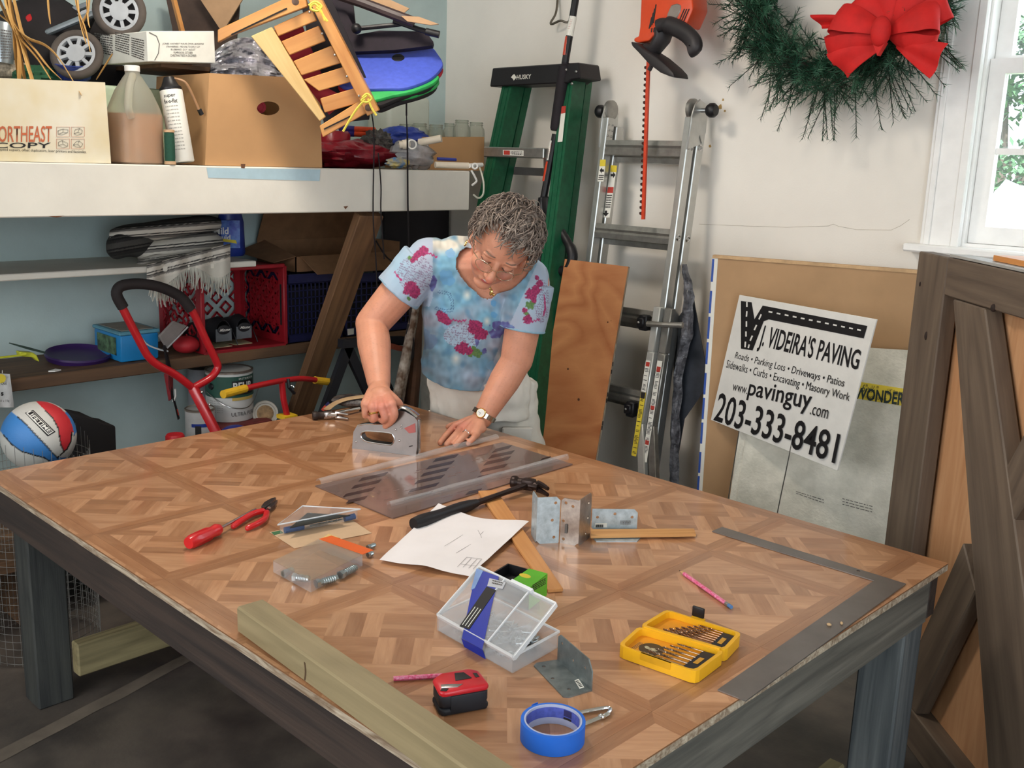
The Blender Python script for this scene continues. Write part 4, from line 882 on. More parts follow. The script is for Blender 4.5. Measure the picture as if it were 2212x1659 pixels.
def blob(name, label, cat, c, rd, mat, amp=.25, fr=3, seed=0, n=28, flat=None, ang=60, grp=None):
    b = MB(); b.ell((0, 0, 0), (1, 1, 1), None, n, n*2//3)
    for p in b.v:
        d = 1+amp*NZ.noise(p*fr+V((seed, 0, 0)))+amp*.5*NZ.noise(p*fr*2.3+V((0, seed, 0))); q = V((p.x*rd[0]*d, p.y*rd[1]*d, p.z*rd[2]*d))
        if flat is not None: q.z = max(q.z, -rd[2]*flat)
        p.x, p.y, p.z = c[0]+q.x, c[1]+q.y, c[2]+q.z
    return tag(b.build(name, mat, None, smooth=True, ang=ang), label, cat, grp)
p = at(90, 60, 3.28); blob('duffel_bag', 'dark nylon bag heaped behind the pull cart on the shelf', 'bag', (-.74, p.y-.05, DZ+.24), (.12, .22, .238), gb_, .12, 2, 3, flat=.99)
bw_ = thing('bowl', 'clear blue plastic bowl lying tilted behind the paper carton', 'bowl', at(155, 168, 2.98))
cen = at(160, 146, 3.0); MB().lathe([(.02, -.045), (.045, -.03), (.06, .01), (.063, .012), (.06, .014), (.043, -.026), (.018, -.041)], cen, V((.2, -.1, 1)), 28).build('bowl_shell', pm('blue_clear_plastic', (72, 92, 176), .15, trans=.5, alpha=.8, ior=1.2), bw_)
# tin and cloth at the far left
tn = thing('tin_canister', 'silver printed tin at the very left edge of the shelf', 'tin', at(5, 135, 2.9)); MB().lathe([(0, -.05), (.036, -.05), (.036, .058), (.033, .062), (0, .062)], at(2, 95, 2.9), (.1, .1, 1), 28).build('can_body', pm('printed_tin', (176, 186, 192), .3, .7), tn)
TP = facing(at(14, 95, 2.865)); fine(TP, ((2, 62), (26, 66), (26, 128), (2, 128)), 11, lgrey, tn)
net = pm('netting_cloth', (186, 172, 150), .8, var=.3, scale=120)
p = at(20, 152, 2.98); blob('cloth_hat', 'beige netted sun hat crushed into the paper carton', 'hat', p, (.05, .07, .03), net, .2, 3, 5); p = at(85, 166, 3.0); blob('cloth_bundle', 'dark green cloth bundle in the paper carton beneath the dry leaves', 'cloth', p, (.06, .08, .03), pm('dark_green_cloth', (40, 92, 62), .85, var=.2), .3, 4, 8)
# ---------------------------------------------------------------- dry leaves
cs_ = thing('dried_stalks', 'bunch of dry straw coloured leaves hanging over the paper carton', 'dried plant', at(40, -40, 2.72)); straw = wood('straw_leaf', (214, 176, 108), (176, 132, 72), .7, long=4, across=90, bump=.1)
def leaf(pts, w, D=2.72):
    q = [at(x, y, D+dz) for x, y, dz in pts]; q = bez(q, 5); n = len(q)
    MB().tube(q, [w*1.35*max(.12, sin(pi*min(1, .18+.8*i/n))**.7) for i in range(n)], 6, flat=.22, up=RT).build('leaf', straw, cs_, q[-1]-q[0])
for pts, w in (([(5, -30, 0), (20, 30, -.01), (40, 90, 0), (42, 160, -.02), (35, 260, -.0)], .012), ([(15, -40, 0), (28, 40, 0), (44, 80, 0), (60, 140, 0), (75, 200, -.02), (76, 285, 0)], .012), ([(22, -40, .01), (35, 20, 0), (50, 75, 0), (78, 110, 0), (105, 145, 0), (133, 172, 0)], .010), ([(10, -30, .01), (32, 50, 0), (60, 82, -.01), (98, 98, 0), (130, 130, 0), (176, 206, -.02)], .009), ([(-20, 20, 0), (10, 40, 0), (30, 62, 0), (34, 110, 0), (40, 160, 0), (44, 200, 0), (38, 240, 0)], .010), ([(-10, -20, .02), (22, 50, 0), (50, 90, 0), (84, 130, 0), (110, 172, 0)], .012), ([(30, 60, 0), (50, 100, 0), (64, 150, 0), (70, 200, 0), (72, 262, 0)], .008), ([(102, -30, 0), (105, 20, 0), (109, 52, 0)], .005), ([(158, -30, 0), (168, 20, 0), (184, 60, 0), (195, 112, 0)], .005), ([(195, -30, 0), (190, 25, 0), (178, 52, 0), (190, 85, 0)], .005), ([(166, -30, 0), (172, 40, 0), (186, 95, 0)], .005), ([(186, -30, 0), (190, 40, 0), (194, 60, 0)], .004), ([(36, 80, 0), (46, 130, 0), (56, 190, 0), (62, 250, 0)], .008)): leaf(pts, w)
leaf([(243, 116, .1), (228, 140, .1), (208, 172, .1)], .004, 2.8)
# ---------------------------------------------------------------- slatted wooden crate
WC = facing(at(690, 130, 2.95), .05, -.08); wn = WC.n if WC.n.dot(CAM-WC.p) > 0 else -WC.n
pine = wood('golden_pine', (206, 150, 84), (176, 116, 58), .45, across=30, bump=.05, coat=.15); cr = thing('slatted_crate', 'golden wooden slatted sled frame tied with yellow rope, propped on edge', 'sled', WC(740, 290))
def wpoly(pts, nm, k=0, th=.02, gr=None, mat=pine): p = [WC(*q)+wn*k for q in pts]; return MB().prism(p, -wn*th).build(nm, mat, cr, gr or (p[1]-p[0]), .002)
wpoly(((662, -12), (690, -12), (820, 238), (795, 250)), 'end_rail', .02, .05, WC(820, 238)-WC(690, 0))
wpoly(((470, 64), (655, -22), (664, 14), (500, 76), (470, 92)), 'side_rail', .0, .03, WC(655, -22)-WC(470, 64)); wpoly(((690, 272), (778, 217), (795, 243), (697, 297)), 'side_rail', .0, .03, WC(778, 217)-WC(690, 272))
wpoly(((541, 78), (586, 58), (702, 253), (690, 262)), 'cross_plank', -.005, .02, WC(702, 253)-WC(586, 58), wood('pale_pine', (222, 192, 134), (196, 160, 100), .5))
for q in (((589, 57), (672, 18), (683, 44), (599, 78)), ((606, 89), (687, 55), (702, 88), (624, 119)), ((632, 132), (715, 98), (735, 136), (650, 163)), ((654, 172), (742, 144), (760, 176), (688, 197)), ((690, 213), (766, 190), (783, 220), (700, 244))): wpoly(q, 'slat', -.012, .012, WC(*q[1])-WC(*q[0]))
b = MB()
for q in ((671, 27), (698, 73), (725, 119), (751, 165), (777, 207)): b.ell(WC(*q)+wn*.02, (.004,)*3, None, 8, 5)
b.build('screw_head', STEEL, cr)
for a_, c_ in (((500, 75), (620, 18)), ((700, 279), (757, 251))): MB().beam(WC(*a_)+wn*.001, WC(*c_)+wn*.001, .004, .003, up=wn).build('slot', dkc, cr)
for q in ((641, 5), (797, 232)): MB().lathe([(0, 0), (.01, 0), (.01, .006), (0, .008)], WC(*q)+wn*.02, wn, 14).build('bolt', pm('brown_bolt', (90, 70, 58), .4, .5), cr)
yel = pm('yellow_rope', (224, 206, 82), .7, var=.15, scale=200)
for pts in ([(672, 14), (686, 6), (700, 16), (690, 26), (676, 20), (684, 10), (697, 22)], [(688, 18), (700, 30), (706, 46)], [(694, 14), (702, 34), (712, 48)], [(786, 210), (796, 202), (806, 212), (796, 220), (784, 216), (796, 206)], [(798, 212), (806, 232), (816, 248)], [(792, 214), (770, 240), (745, 282)]):
    MB().tube(bez([WC(*q)+wn*.045 for q in pts], 5), .0035, 6).build('rope', yel, cr)
tag(MB().prism([WC(*q)-wn*.06 for q in ((570, 70), (640, 40), (700, 190), (745, 215), (705, 250), (655, 185))], -wn*.01).build('red_cushion', pm('red_fabric', (158, 34, 46), .8, var=.1)), 'red fabric panel behind the wooden slats', 'cushion')
tag(MB().prism([WC(*q)-wn*.10 for q in ((640, 10), (700, -20), (800, 205), (790, 262), (690, 272))], -wn*.01).build('dark_tarp', pm('dark_tarp', (30, 24, 30), .7)), 'dark tarp hanging behind the slatted sled', 'tarp')
# ---------------------------------------------------------------- body boards
def bodyboard(outl, tilt, D, th, m1, m2, label, extra=None):
    P = facing(at(850, 150, D), 0, tilt); n = P.n if P.n.dot(CAM-P.p) > 0 else -P.n; t = thing('bodyboard', label, 'bodyboard', P(850, 200)-n*.02)
    p = [P(*q) for q in outl]; p = bez(p+[p[0]], 4)[:-1]
    MB().prism(p, -n*th*.45).build('deck_foam', m1, t, bevel=.006, seg=2); MB().prism([q-n*th*.46 for q in p], -n*th*.5).build('rail_edge', m2, t, bevel=.008, seg=2)
    if extra: MB().lathe([(0, 0), (.02, 0), (.018, .003), (0, .004)], P(*extra), n, 20).build('leash_plug', BLACK, t)
bf = pm('blue_foam', (72, 92, 196), .6, var=.08, scale=60); rf = pm('red_foam', (190, 32, 52), .6, var=.1)
bodyboard(((720, 120), (770, 112), (860, 108), (926, 99), (948, 118), (957, 136), (950, 150), (928, 170), (880, 188), (840, 190), (780, 190), (730, 178)), .95, 3.1, .035, bf, rf, 'blue bodyboard with red edge, topmost of the stacked boards', (860, 125))
bodyboard(((790, 175), (860, 172), (942, 160), (940, 176), (900, 194), (850, 205), (800, 214)), .95, 3.12, .03, pm('green_foam', (44, 170, 84), .6), pm('green_foam', (44, 170, 84), .6), 'green bodyboard under the blue one')
bodyboard(((800, 195), (870, 178), (938, 170), (939, 182), (915, 196), (860, 212), (815, 227)), .95, 3.14, .03, gb_, gb_, 'black bodyboard, lowest of the stacked boards')
# ---------------------------------------------------------------- folded camp chair, cardboard
cc = thing('camp_chair', 'folded black camp chair lying on top of the bodyboards', 'chair', at(850, 90, 3.1)); bk = pm('black_mesh_fabric', (34, 24, 34), .8, var=.15, scale=60); brn = pm('brown_tube', (58, 44, 44), .5)
def slab(pts, D, th, nm, mat, par=None): p = [at(x, y, D) for x, y in pts]; return MB().prism(p, FW*th).build(nm, mat, par)
slab(((700, 30), (745, 20), (765, 60), (770, 75), (820, 66), (920, 68), (936, 90), (934, 98), (850, 108), (752, 112), (735, 70)), 3.12, .03, 'seat_fabric', bk, cc); slab(((690, -10), (760, -10), (768, 60), (740, 70), (705, 30)), 3.15, .02, 'back_fabric', bk, cc)
MB().tube([at(690, -25, 3.08), at(780, 5, 3.08), at(860, 35, 3.07), at(895, 48, 3.07)], .016, 10).build('frame_tube', brn, cc); MB().tube([at(770, 62, 3.1), at(850, 54, 3.09), at(880, 50, 3.09)], .007, 8).build('frame_tube', BLACK, cc); MB().tube([at(850, 44, 3.08), at(900, 62, 3.08), at(935, 72, 3.08)], .008, 8).build('frame_tube', BLACK, cc)
MB().tube([at(920, 68, 3.07), at(949, 75, 3.07)], .011, 10).ell(at(770, 62, 3.08), (.016,)*3, None, 12, 8).build('joint', BLACK, cc)
kr2 = pm('flat_cardboard', (172, 138, 104), .8, var=.08)
tag(slab(((800, -20), (884, 18), (868, 32), (790, 0)), 3.14, .004, 'cardboard_sheet', kr2), 'torn cardboard flap on top of the camp chair, upper one', 'cardboard'); tag(slab(((866, 34), (905, 36), (948, 52), (930, 54), (880, 46)), 3.05, .004, 'cardboard_sheet', kr2), 'torn cardboard strip on the camp chair pointing right, lower one', 'cardboard')
tag(slab(((355, -20), (520, -20), (510, 90), (505, 250), (385, 250), (372, 60)), 3.4, .01, 'dark_board', pm('dark_brown_board', (72, 54, 44), .7, var=.2)), 'dark brown board standing behind the white carton', 'board'); tag(slab(((420, -20), (535, -20), (480, 70)), 3.35, .006, 'cardboard_sheet', kr2), 'shaded cardboard piece above the white carton', 'cardboard')
tag(MB().beam(at(372, -15, 3.22), at(412, 140, 3.2), .013, .013).build('wood_stick', pine, None, (0, 0, 1)), 'thin pale wooden stick standing above the white carton', 'stick')
# ---------------------------------------------------------------- things right of the cardboard box
redv = pm('glossy_red_vinyl', (150, 28, 44), .3, var=.25, scale=14, bump=.3, bscale=30)
p = U(760, 330, -.45); blob('red_vinyl_bag', 'glossy dark red vinyl bag crumpled beside the cardboard box', 'bag', (p.x, p.y, DZ+.048), (.12, .16, .05), redv, .3, 3, 2, flat=.98); p = U(735, 300, -.5); tag(MB().lathe([(0, 0), (.065, 0), (.068, .01), (.066, .12), (.058, .13), (0, .132)], (p.x-.05, p.y, DZ+.001), (0, 0, 1), 28).build('red_tub', redv), 'round dark red tub behind the crumpled red bag', 'tub')
org2 = pm('orange_foam', (222, 78, 36), .6, var=.1)
for (y, l) in ((279, 'upper orange foam tube with blue wrap above the red bag'), (289, 'lower orange foam tube above the red bag')):
    t = thing('foam_tube', l, 'foam tube', U(765, y, -.5)); MB().tube([U(765, y, -.55), U(808, y+2, -.45)], .0105, 12).build('tube', org2, t); MB().tube([U(735, y-2, -.55), U(765, y, -.55)], .0115, 12).build('wrap', pm('blue_wrap', (44, 40, 120), .5), t)
p = U(815, 310, -.42); blob('clear_bag', 'clear plastic bag of dark metal parts on the shelf', 'bag', p, (.05, .06, .045), pm('smoky_bag', (90, 84, 80), .15, var=.4, scale=30, alpha=.85, bump=.4), .35, 4, 9)
p = U(872, 298, -.55); blob('blue_bag', 'royal blue plastic bag behind the pipes', 'bag', p, (.07, .12, .04), pm('royal_blue_plastic', (44, 66, 156), .35, var=.2, bump=.3), .35, 3, 4); p = U(890, 335, -.36); blob('plastic_bag', 'thin grey see-through plastic bag hanging over the shelf edge', 'bag', p, (.06, .10, .05), pm('grey_film', (196, 196, 200), .2, var=.2, alpha=.55, bump=.4), .35, 3, 6)
pvc = pm('pvc', (222, 210, 190), .4, var=.05)
t = thing('pvc_pipe', 'short cream pvc pipe pointing right above the plastic bag', 'pipe', U(910, 310, -.35)); MB().lathe([(.0115, 0), (.0135, 0), (.0135, .085), (.0115, .085), (.0115, 0)], U(905, 308, -.33), U(948, 300, -.27)-U(905, 308, -.33), 18).build('pipe', pvc, t); MB().ring(U(890, 312, -.30), .0155, .003, V((.6, -.3, .1)), 24).build('coupling', WHITE, t); MB().lathe([(.011, 0), (.013, 0), (.013, .04), (.011, .04), (.011, 0)], U(862, 313, -.34), U(885, 311, -.32)-U(862, 313, -.34), 14).lathe([(.015, .012), (.017, .012), (.017, .03), (.015, .03)], U(862, 313, -.34), U(885, 311, -.32)-U(862, 313, -.34), 14).build('fitting', pvc, t)
t = thing('pvc_pipe', 'long cream pvc pipe lying along the shelf end with spigot and hose', 'pipe', U(990, 357, -.25)); MB().tube([U(940, 356, -.26), U(1012, 358, -.21)], .0115, 14).build('pipe', pvc, t); MB().ring(U(1026, 359, -.19), .0095, .0035, V((.8, -.5, .2)), 22).tube([U(1014, 358, -.2), U(1041, 356, -.21)], .008, 12).build('spigot_ring', WHITE, t)
MB().tube(bez([U(1018, 368, -.19), U(1026, 382, -.185), U(1029, 392, -.185), U(1020, 400, -.185)], 5), .004, 8).build('lever', WHITE, t); MB().tube(bez([U(1036, 362, -.2), U(1044, 390, -.18), U(1044, 418, -.18), U(1034, 428, -.18), U(1022, 420, -.19)], 6), .0035, 8).build('hose', pm('clear_hose', (206, 204, 186), .3), t)
tag(MB().tube([U(945, 343, -.3), U(985, 345, -.28)], .006, 10).build('marker_pen', pm('blue_marker', (56, 66, 150), .4)), 'small blue marker lying on the shelf end', 'pen')
p = U(860, 352, -.30); blob('snack_packet', 'blue yellow printed packet at the shelf edge', 'packet', p, (.02, .05, .018), pm('bright_packet', (60, 130, 190), .4, var=.9, scale=25, col2=(220, 190, 70)), .3, 3, 12)
tag(MB().bb(U(930, 345, -.70), U(790, 205, -.85)).build('water_jug', pm('milky_jug', (214, 220, 206), .45, var=.03, alpha=.75), bevel=.02, seg=3), 'milky white plastic canister standing behind the jars', 'canister')
jarbox = open_box('jar_carton', 'low brown carton holding the empty glass jars', 'box', [onz(U(925, 345, -.45), DZ+.002), onz(U(1046, 345, -.45), DZ+.002), U(1046, 296, -.45), U(925, 296, -.45)], .26, card)
gj = pm('jar_glass', (226, 230, 222), .06, var=0, trans=.92, ior=1.2, alpha=.6); first = None
for i, (x, y0, X, lbl) in enumerate(((878, 268, -.62, 'empty glass jar, leftmost of the jars on the shelf'), (907, 266, -.62, 'empty glass jar, second from the left on the shelf'), (942, 269, -.58, 'empty glass jar between the strap and the tall jar'), (971, 266, -.58, 'narrow empty glass jar left of the tall jar'), (998, 259, -.52, 'tallest empty glass jar standing in the carton'), (1029, 264, -.54, 'empty glass jar beside the green ladder'))):
    p = U(x, y0, X); c = V((p.x, p.y, p.z-.14)); r = .036 if i != 3 else .027
    t = thing('glass_jar', lbl, 'jar', c, 'empty glass jars on the shelf')
    MB().lathe([(0, .002), (r*.95, .002), (r, .01), (r, .095), (r*.93, .112), (r*.74, .122), (r*.74, .14), (r*.68, .14), (r*.68, .122), (r*.88, .108), (r*.93, .095), (r*.93, .012), (0, .008)], c, (0, 0, 1), 28).build('jar_body', gj, t); MB().ring(c+V((0, 0, .136)), r*.75, .0022, (0, 0, 1), 26).ring(c+V((0, 0, .128)), r*.76, .0018, (0, 0, 1), 26).build('thread_rim', gj, t)
tag(MB().bb((-.78, 1.40, DZ+.001), (-.72, 1.79, DZ+.07)).build('jar_stand', dkw, None, (0, 1, 0)), 'old plank under the back jars', 'plank')
# hanging cords
cordm = pm('black_cord', (28, 22, 26), .8)
for pts, lbl in ((((803, 245), (808, 300), (806, 460), (812, 560), (815, 640)), 'thin black cord hanging left over the white beam'), (((817, 330), (823, 400), (823, 460), (830, 560)), 'thin black cord hanging beside the left one over the white beam')):
    tag(MB().tube(bez([hx(x, y, FX+.006) for x, y in pts], 6), .0022, 6).build('cord', cordm), lbl, 'cord')
t = thing('shoulder_strap', 'black webbing strap with padded end hanging in front of the white beam', 'strap', hx(885, 800, FX+.01)); sp3 = lambda x, y: hx(x, y, FX+.01)
MB().tube(bez([sp3(878, 200), sp3(878, 240), sp3(878, 250)], 4), .003, 6).build('cord', cordm, t); MB().tube([sp3(878, 246), sp3(880, 300), sp3(881, 440), sp3(884, 560), sp3(885, 720)], [.004, .0075, .0075, .0075, .0075], 8, flat=.4, up=RT).build('webbing', cordm, t); MB().tube([sp3(884, 700), sp3(885, 730), sp3(885, 770), sp3(883, 782)], [.008, .017, .017, .009], 12).build('padded_grip', gb_, t)
# ================================================================ things under the storage shelf
Z2, Z3 = .418+H, .1+H
# ---- folded striped blanket
def stripe(v):
    t = (v*3.6) % 1; return (208, 202, 190) if t < .42 else ((62, 60, 58) if t < .54 else ((208, 202, 190) if t < .66 else ((62, 60, 58) if t < .78 else (122, 118, 112))))
bl = thing('blanket', 'folded grey and white striped blanket with fringe on the white shelf', 'blanket', hx(370, 560, -.66)); bm_ = vcol('woven_blanket', .9, .25, 200)
Bp = lambda x, y, X=-.60: hx(x, y, X)
def layer(y0, y1, xl, xr, seed, xfront, dark=0):
    def f(u, v):        # u across, v around the fold from top back to bottom front
        a = v*pi; x = xl+(xr-xl)*u+5*sin(a)*(u-.5); yc = (y0+y1)/2+(-14*u+6)*1.2+4*sin(u*4+seed); hh = (y1-y0)/2*(1-.55*abs(2*u-1)**5); wv = 5*NZ.noise(V((u*3, v*1.2, seed)))
        p = Bp(x, yc-hh*cos(a)+wv, xfront-.12*(1-sin(a)**.6)-.05*abs(2*u-1)**4); return p
    b = MB().grid(f, 40, 90, .004); return b
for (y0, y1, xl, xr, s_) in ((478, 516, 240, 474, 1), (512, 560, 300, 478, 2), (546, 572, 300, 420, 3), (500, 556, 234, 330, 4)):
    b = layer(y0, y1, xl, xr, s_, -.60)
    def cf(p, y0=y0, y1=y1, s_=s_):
        x, y = topx(p); k = (y+14*(x-xl)/(xr-xl)*1.2-y0)/(y1-y0); c = stripe(k*.55+s_*.21); d = .32 if (s_ == 1 and k < .45) or s_ == 4 else (.8 if s_ == 3 else 1); return tuple(q*d for q in c)  # folds darkened by d, painting the shade at the blanket's left end
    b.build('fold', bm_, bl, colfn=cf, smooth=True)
def drape(u, v):
    x = 318+178*u; top = 572-46*u; y = top+v*(36+16*sin(u*9)+18*u); return Bp(x, y, -.545+.012*sin(u*22)+.004*v)
MB().grid(drape, 60, 30, .003).build('drape', bm_, bl, colfn=lambda p: (lambda x, y: stripe(.18+.9*((y+.26*x)-655)/70) if (y+.26*x) < 690 else (196, 192, 180))(*topx(p)), smooth=True)
b = MB(); rg = random.Random(5)
for i in range(90):
    u = (i+rg.random())/90; s = drape(u, 1); L = rg.uniform(.035, .075); q = s+V((rg.uniform(-.004, .008), rg.uniform(-.012, .012), -L)); b.tube([s, (s+q)/2+V((.003, rg.uniform(-.004, .004), 0)), q], [.0028, .0024, .0014], 5)
stuff(b.build('fringe', pm('fringe_yarn', (196, 194, 182), .9, var=.15), bl))
# ---- blue detergent bottle
c = hx(500, 555, -.74); c.z = Z2+.001; dt = thing('detergent_bottle', 'blue detergent bottle on the white shelf behind the blanket', 'bottle', c); bl_ = pm('blue_plastic', (40, 62, 150), .35, var=.15)
MB().lathe([(0, 0), (.045, 0), (.05, .01), (.047, .12), (.04, .15), (.042, .165), (.043, .18), (0, .185)], c, (0, 0, 1), 28, sx=.8, sy=1.05).build('body', bl_, dt)
DPn = Plane(c+tw*.055, (tw.x, tw.y, 0)); bar(DPn, ((478, 476), (518, 476), (519, 536), (478, 536)), pm('blue_label', (58, 70, 168), .4, var=.4, scale=30, col2=(110, 150, 210)), dt, 'label', .001)
text('Mild', qd(DPn, (462, 506), (494, 506), (494, 491), (462, 491)), WHITE, dt, bold=.02, lift=.002); text('Liquid', qd(DPn, (460, 522), (498, 522), (498, 507), (460, 507)), WHITE, dt, bold=.02, lift=.002); bar(DPn, ((478, 515), (510, 519), (512, 526), (480, 521)), labyel, dt, 'label_band', .003)
# ---- red milk crate on its side
cr2 = thing('milk_crate', 'red plastic milk crate lying on its side on the brown shelf', 'crate', hx(510, 740, -.68)); redp = pm('red_crate_plastic', (152, 24, 36), .45, var=.1)
x0c, x1c = -.885, -.585; y0c = hx(475, 730, -.585).y-.06; y1c = hx(616, 730, -.585).y; z0c = Z3+.002; z1c = hx(600, 574, -.585).z
y0c = y1c-.33
def lattice(P0_, ux_, uy_, nx, ny, nm, diag=True):
    """one wall of the crate: frame with a basket pattern of slots, real openings"""
    b = MB(); n = ux_.cross(uy_).normalized()*.006; W, Hh = ux_.length, uy_.length; X, Y = ux_.normalized(), uy_.normalized()
    for (a, e) in (((0, 0), (W, .03)), ((0, Hh-.03), (W, Hh)), ((0, .03), (.03, Hh-.03)), ((W-.03, .03), (W, Hh-.03))):
        b.prism([P0_+X*a[0]+Y*a[1], P0_+X*e[0]+Y*a[1], P0_+X*e[0]+Y*e[1], P0_+X*a[0]+Y*e[1]], n)
    k = 0
    for i in range(nx):
        for j in range(ny):
            cx_, cy_ = .03+(W-.06)*(i+.5)/nx, .03+(Hh-.06)*(j+.5)/ny; s = 1 if (i+j) % 2 else -1; l = (W-.06)/nx*.72
            for o in (-.5, .5):
                d = V((s, 1)).normalized(); pr = V((-d.y, d.x)); m_ = V((cx_, cy_))+pr*o*l*.9; A, B = m_-d*l*.62, m_+d*l*.62
                b.beam(P0_+X*A.x+Y*A.y+n*.5, P0_+X*B.x+Y*B.y+n*.5, .007, .005, up=n)
    return b.build(nm, redp, cr2)
lattice(V((x0c, y0c, z0c)), V((0, y1c-y0c, 0)), V((0, 0, z1c-z0c)), 7, 6, 'base_lattice')
lattice(V((x0c, y1c, z0c)), V((x1c-x0c, 0, 0)), V((0, 0, z1c-z0c)), 6, 6, 'side_wall'); lattice(V((x0c, y0c, z0c)), V((x1c-x0c, 0, 0)), V((0, 0, z1c-z0c)), 6, 6, 'side_wall')
MB().bb((x0c, y0c, z1c-.006), (x1c, y1c, z1c)).build('side_wall', redp, cr2); MB().bb((x0c, y0c, z0c), (x1c, y1c, z0c+.006)).build('side_wall', redp, cr2)
b = MB()
for (a, e) in (((y0c, z0c), (y1c, z0c)), ((y0c, z1c), (y1c, z1c)), ((y0c, z0c), (y0c, z1c)), ((y1c, z0c), (y1c, z1c))): b.beam((x1c, a[0], a[1]), (x1c, e[0], e[1]), .016, .016)
b.build('rim', redp, cr2, bevel=.003)
MB().bb((x0c+.06, y1c+.001, z0c+.06), (x1c-.04, y1c+.004, z1c-.06)).build('wall_panel', redp, cr2)
MB().bb((x1c-.02, y1c-.007, z0c+.07), (x1c-.01, y1c-.004, z1c-.07)).build('hand_slot', dkc, cr2)
# ---- sneakers in the crate
shm = pm('black_sneaker', (34, 34, 38), .6, var=.2); som = pm('cream_sole', (206, 190, 152), .6); gym = pm('grey_sneaker_panel', (104, 108, 112), .6)
def sneaker(cx, cy, lbl):
    t = thing('sneaker', lbl, 'shoe', (cx-.06, cy, z0c+.007)); c = V((cx, cy, z0c+.0075))
    MB().grid(lambda u, v: c+V((-.26*u+.0, (v-.5)*.078*(.75+.35*sin(pi*min(1, u*.9+.1))), 0)), 12, 4, -.018).build('sole', som, t)
    prof = [(0, .03, .075), (.04, .036, .085), (.09, .038, .07), (.15, .04, .055), (.21, .04, .042), (.255, .03, .03)]
    def up(u, v):
        x = u*5; i = min(int(x), 4); f = x-i; a, d = prof[i], prof[i+1]; l, w, h = [a[k]*(1-f)+d[k]*f for k in range(3)]; an = pi*v
        return c+V((-l, -cos(an)*w, .018+h*sin(an)**.6))
    up_o = MB().grid(up, 20, 14, .002).build('upper', shm, t, smooth=True)
    MB().grid(lambda u, v: c+V((.002+.006*sin(pi*u)*0, (u-.5)*.062, .02+.045*v-.0)), 6, 3, .002).build('heel_panel', gym, up_o)
    MB().ell(c+V((.004, 0, .062)), (.004, .026, .017), None, 14, 8).build('heel_tab', shm, up_o)
    hp = c.x+.0085; text('Mizuno', [V((hp, c.y-.020, c.z+.057)), V((hp, c.y+.020, c.z+.057)), V((hp, c.y+.022, c.z+.067)), V((hp, c.y-.018, c.z+.067))], WHITE, up_o, shear=.3, bold=.02)
    MB().tube(bez([c+V((-.05, .02, .09)), c+V((-.03, .04, .07)), c+V((.0, .045, .03)), c+V((.01, .05, .003))], 5), .002, 6).build('lace', BLACK, up_o)
s1, s2 = hx(483, 730, -.62), hx(527, 728, -.64)
sneaker(-.63, hx(483, 730, -.63).y, 'black and grey sneaker in the red crate, left of the pair'); sneaker(-.64, hx(527, 728, -.64).y, 'black and grey sneaker in the red crate, right of the pair')
# ---- dark box on blue crates
nav = pm('navy_plastic', (34, 36, 78), .5, var=.15); dcb = pm('dark_cardboard', (134, 98, 68), .8, var=.1)
def basket(x0, x1, y0, y1, z0, z1, lbl):
    t = thing('blue_crate', lbl, 'crate', ((x0+x1)/2, (y0+y1)/2, z0)); b = MB(); b.bb((x0, y0, z0), (x1, y1, z0+.006))
    for x in (x0, x1-.004): b.bb((x, y0, z0), (x+.004, y1, z0+.03)); b.bb((x, y0, z1-.035), (x+.004, y1, z1))
    for y in (y0, y1-.004): b.bb((x0, y, z0), (x1, y+.004, z0+.03)); b.bb((x0, y, z1-.035), (x1, y+.004, z1))
    for x in (x0, x1-.006):
        for y in (y0, y1-.006): b.bb((x, y, z0+.0061), (x+.006, y+.006, z1-.001))
    b.build('basket_frame', nav, t); g = MB(); n = 14
    for i in range(n+1):
        y = y0+(y1-y0)*i/n; g.bb((x1-.004, y-.002, z0+.03), (x1, y+.002, z1-.035)); x = x0+(x1-x0)*i/n; g.bb((x-.002, y0, z0+.03), (x+.002, y0+.004, z1-.035))
    for j in range(8):
        z = z0+.03+(z1-z0-.065)*j/7; g.bb((x1-.004, y0, z-.002), (x1, y1, z+.002)); g.bb((x0, y0, z-.002), (x1, y0+.004, z+.002))
    stuff(g.build('grid_wall', nav, t)); MB().bb((x0+.01, y0+.01, z0+.008), (x1-.012, y1-.01, z1-.05)).build('dark_contents', dkc, t)
    return t
t1 = basket(-.86, -.585, y1c+.012, y1c+.26, Z3+.002, hx(650, 592, -.585).z, 'navy plastic crate standing next to the red crate')
yb2 = y1c+.275; t2 = basket(-.86, -.585, yb2, 1.875, Z3+.002, hx(760, 592, -.585).z, 'navy plastic crate with white barcode label behind the diagonal brace')
bar(Plane(V((-.5845, 0, 0)), (1, 0, 0)), ((750, 711), (764, 709), (764, 722), (751, 724)), paperw, t2, 'label')
zt_c = t1.location.z+hx(650, 592, -.585).z-(Z3+.002); ob = thing('flap_box', 'open dark brown cardboard box with raised flaps on the navy crates', 'box', (-.72, y1c+.25, zt_c))
z_ = zt_c+.002; ya, yb = y1c+.06, 1.80; hB = .10
MB().bb((-.86, ya, z_), (-.60, yb, z_+.004)).bb((-.604, ya, z_), (-.60, yb, z_+hB*.6)).bb((-.86, ya, z_), (-.856, yb, z_+hB)).bb((-.86, ya, z_), (-.60, ya+.004, z_+hB*.6)).bb((-.86, yb-.004, z_), (-.60, yb, z_+hB)).build('carton', dcb, ob)
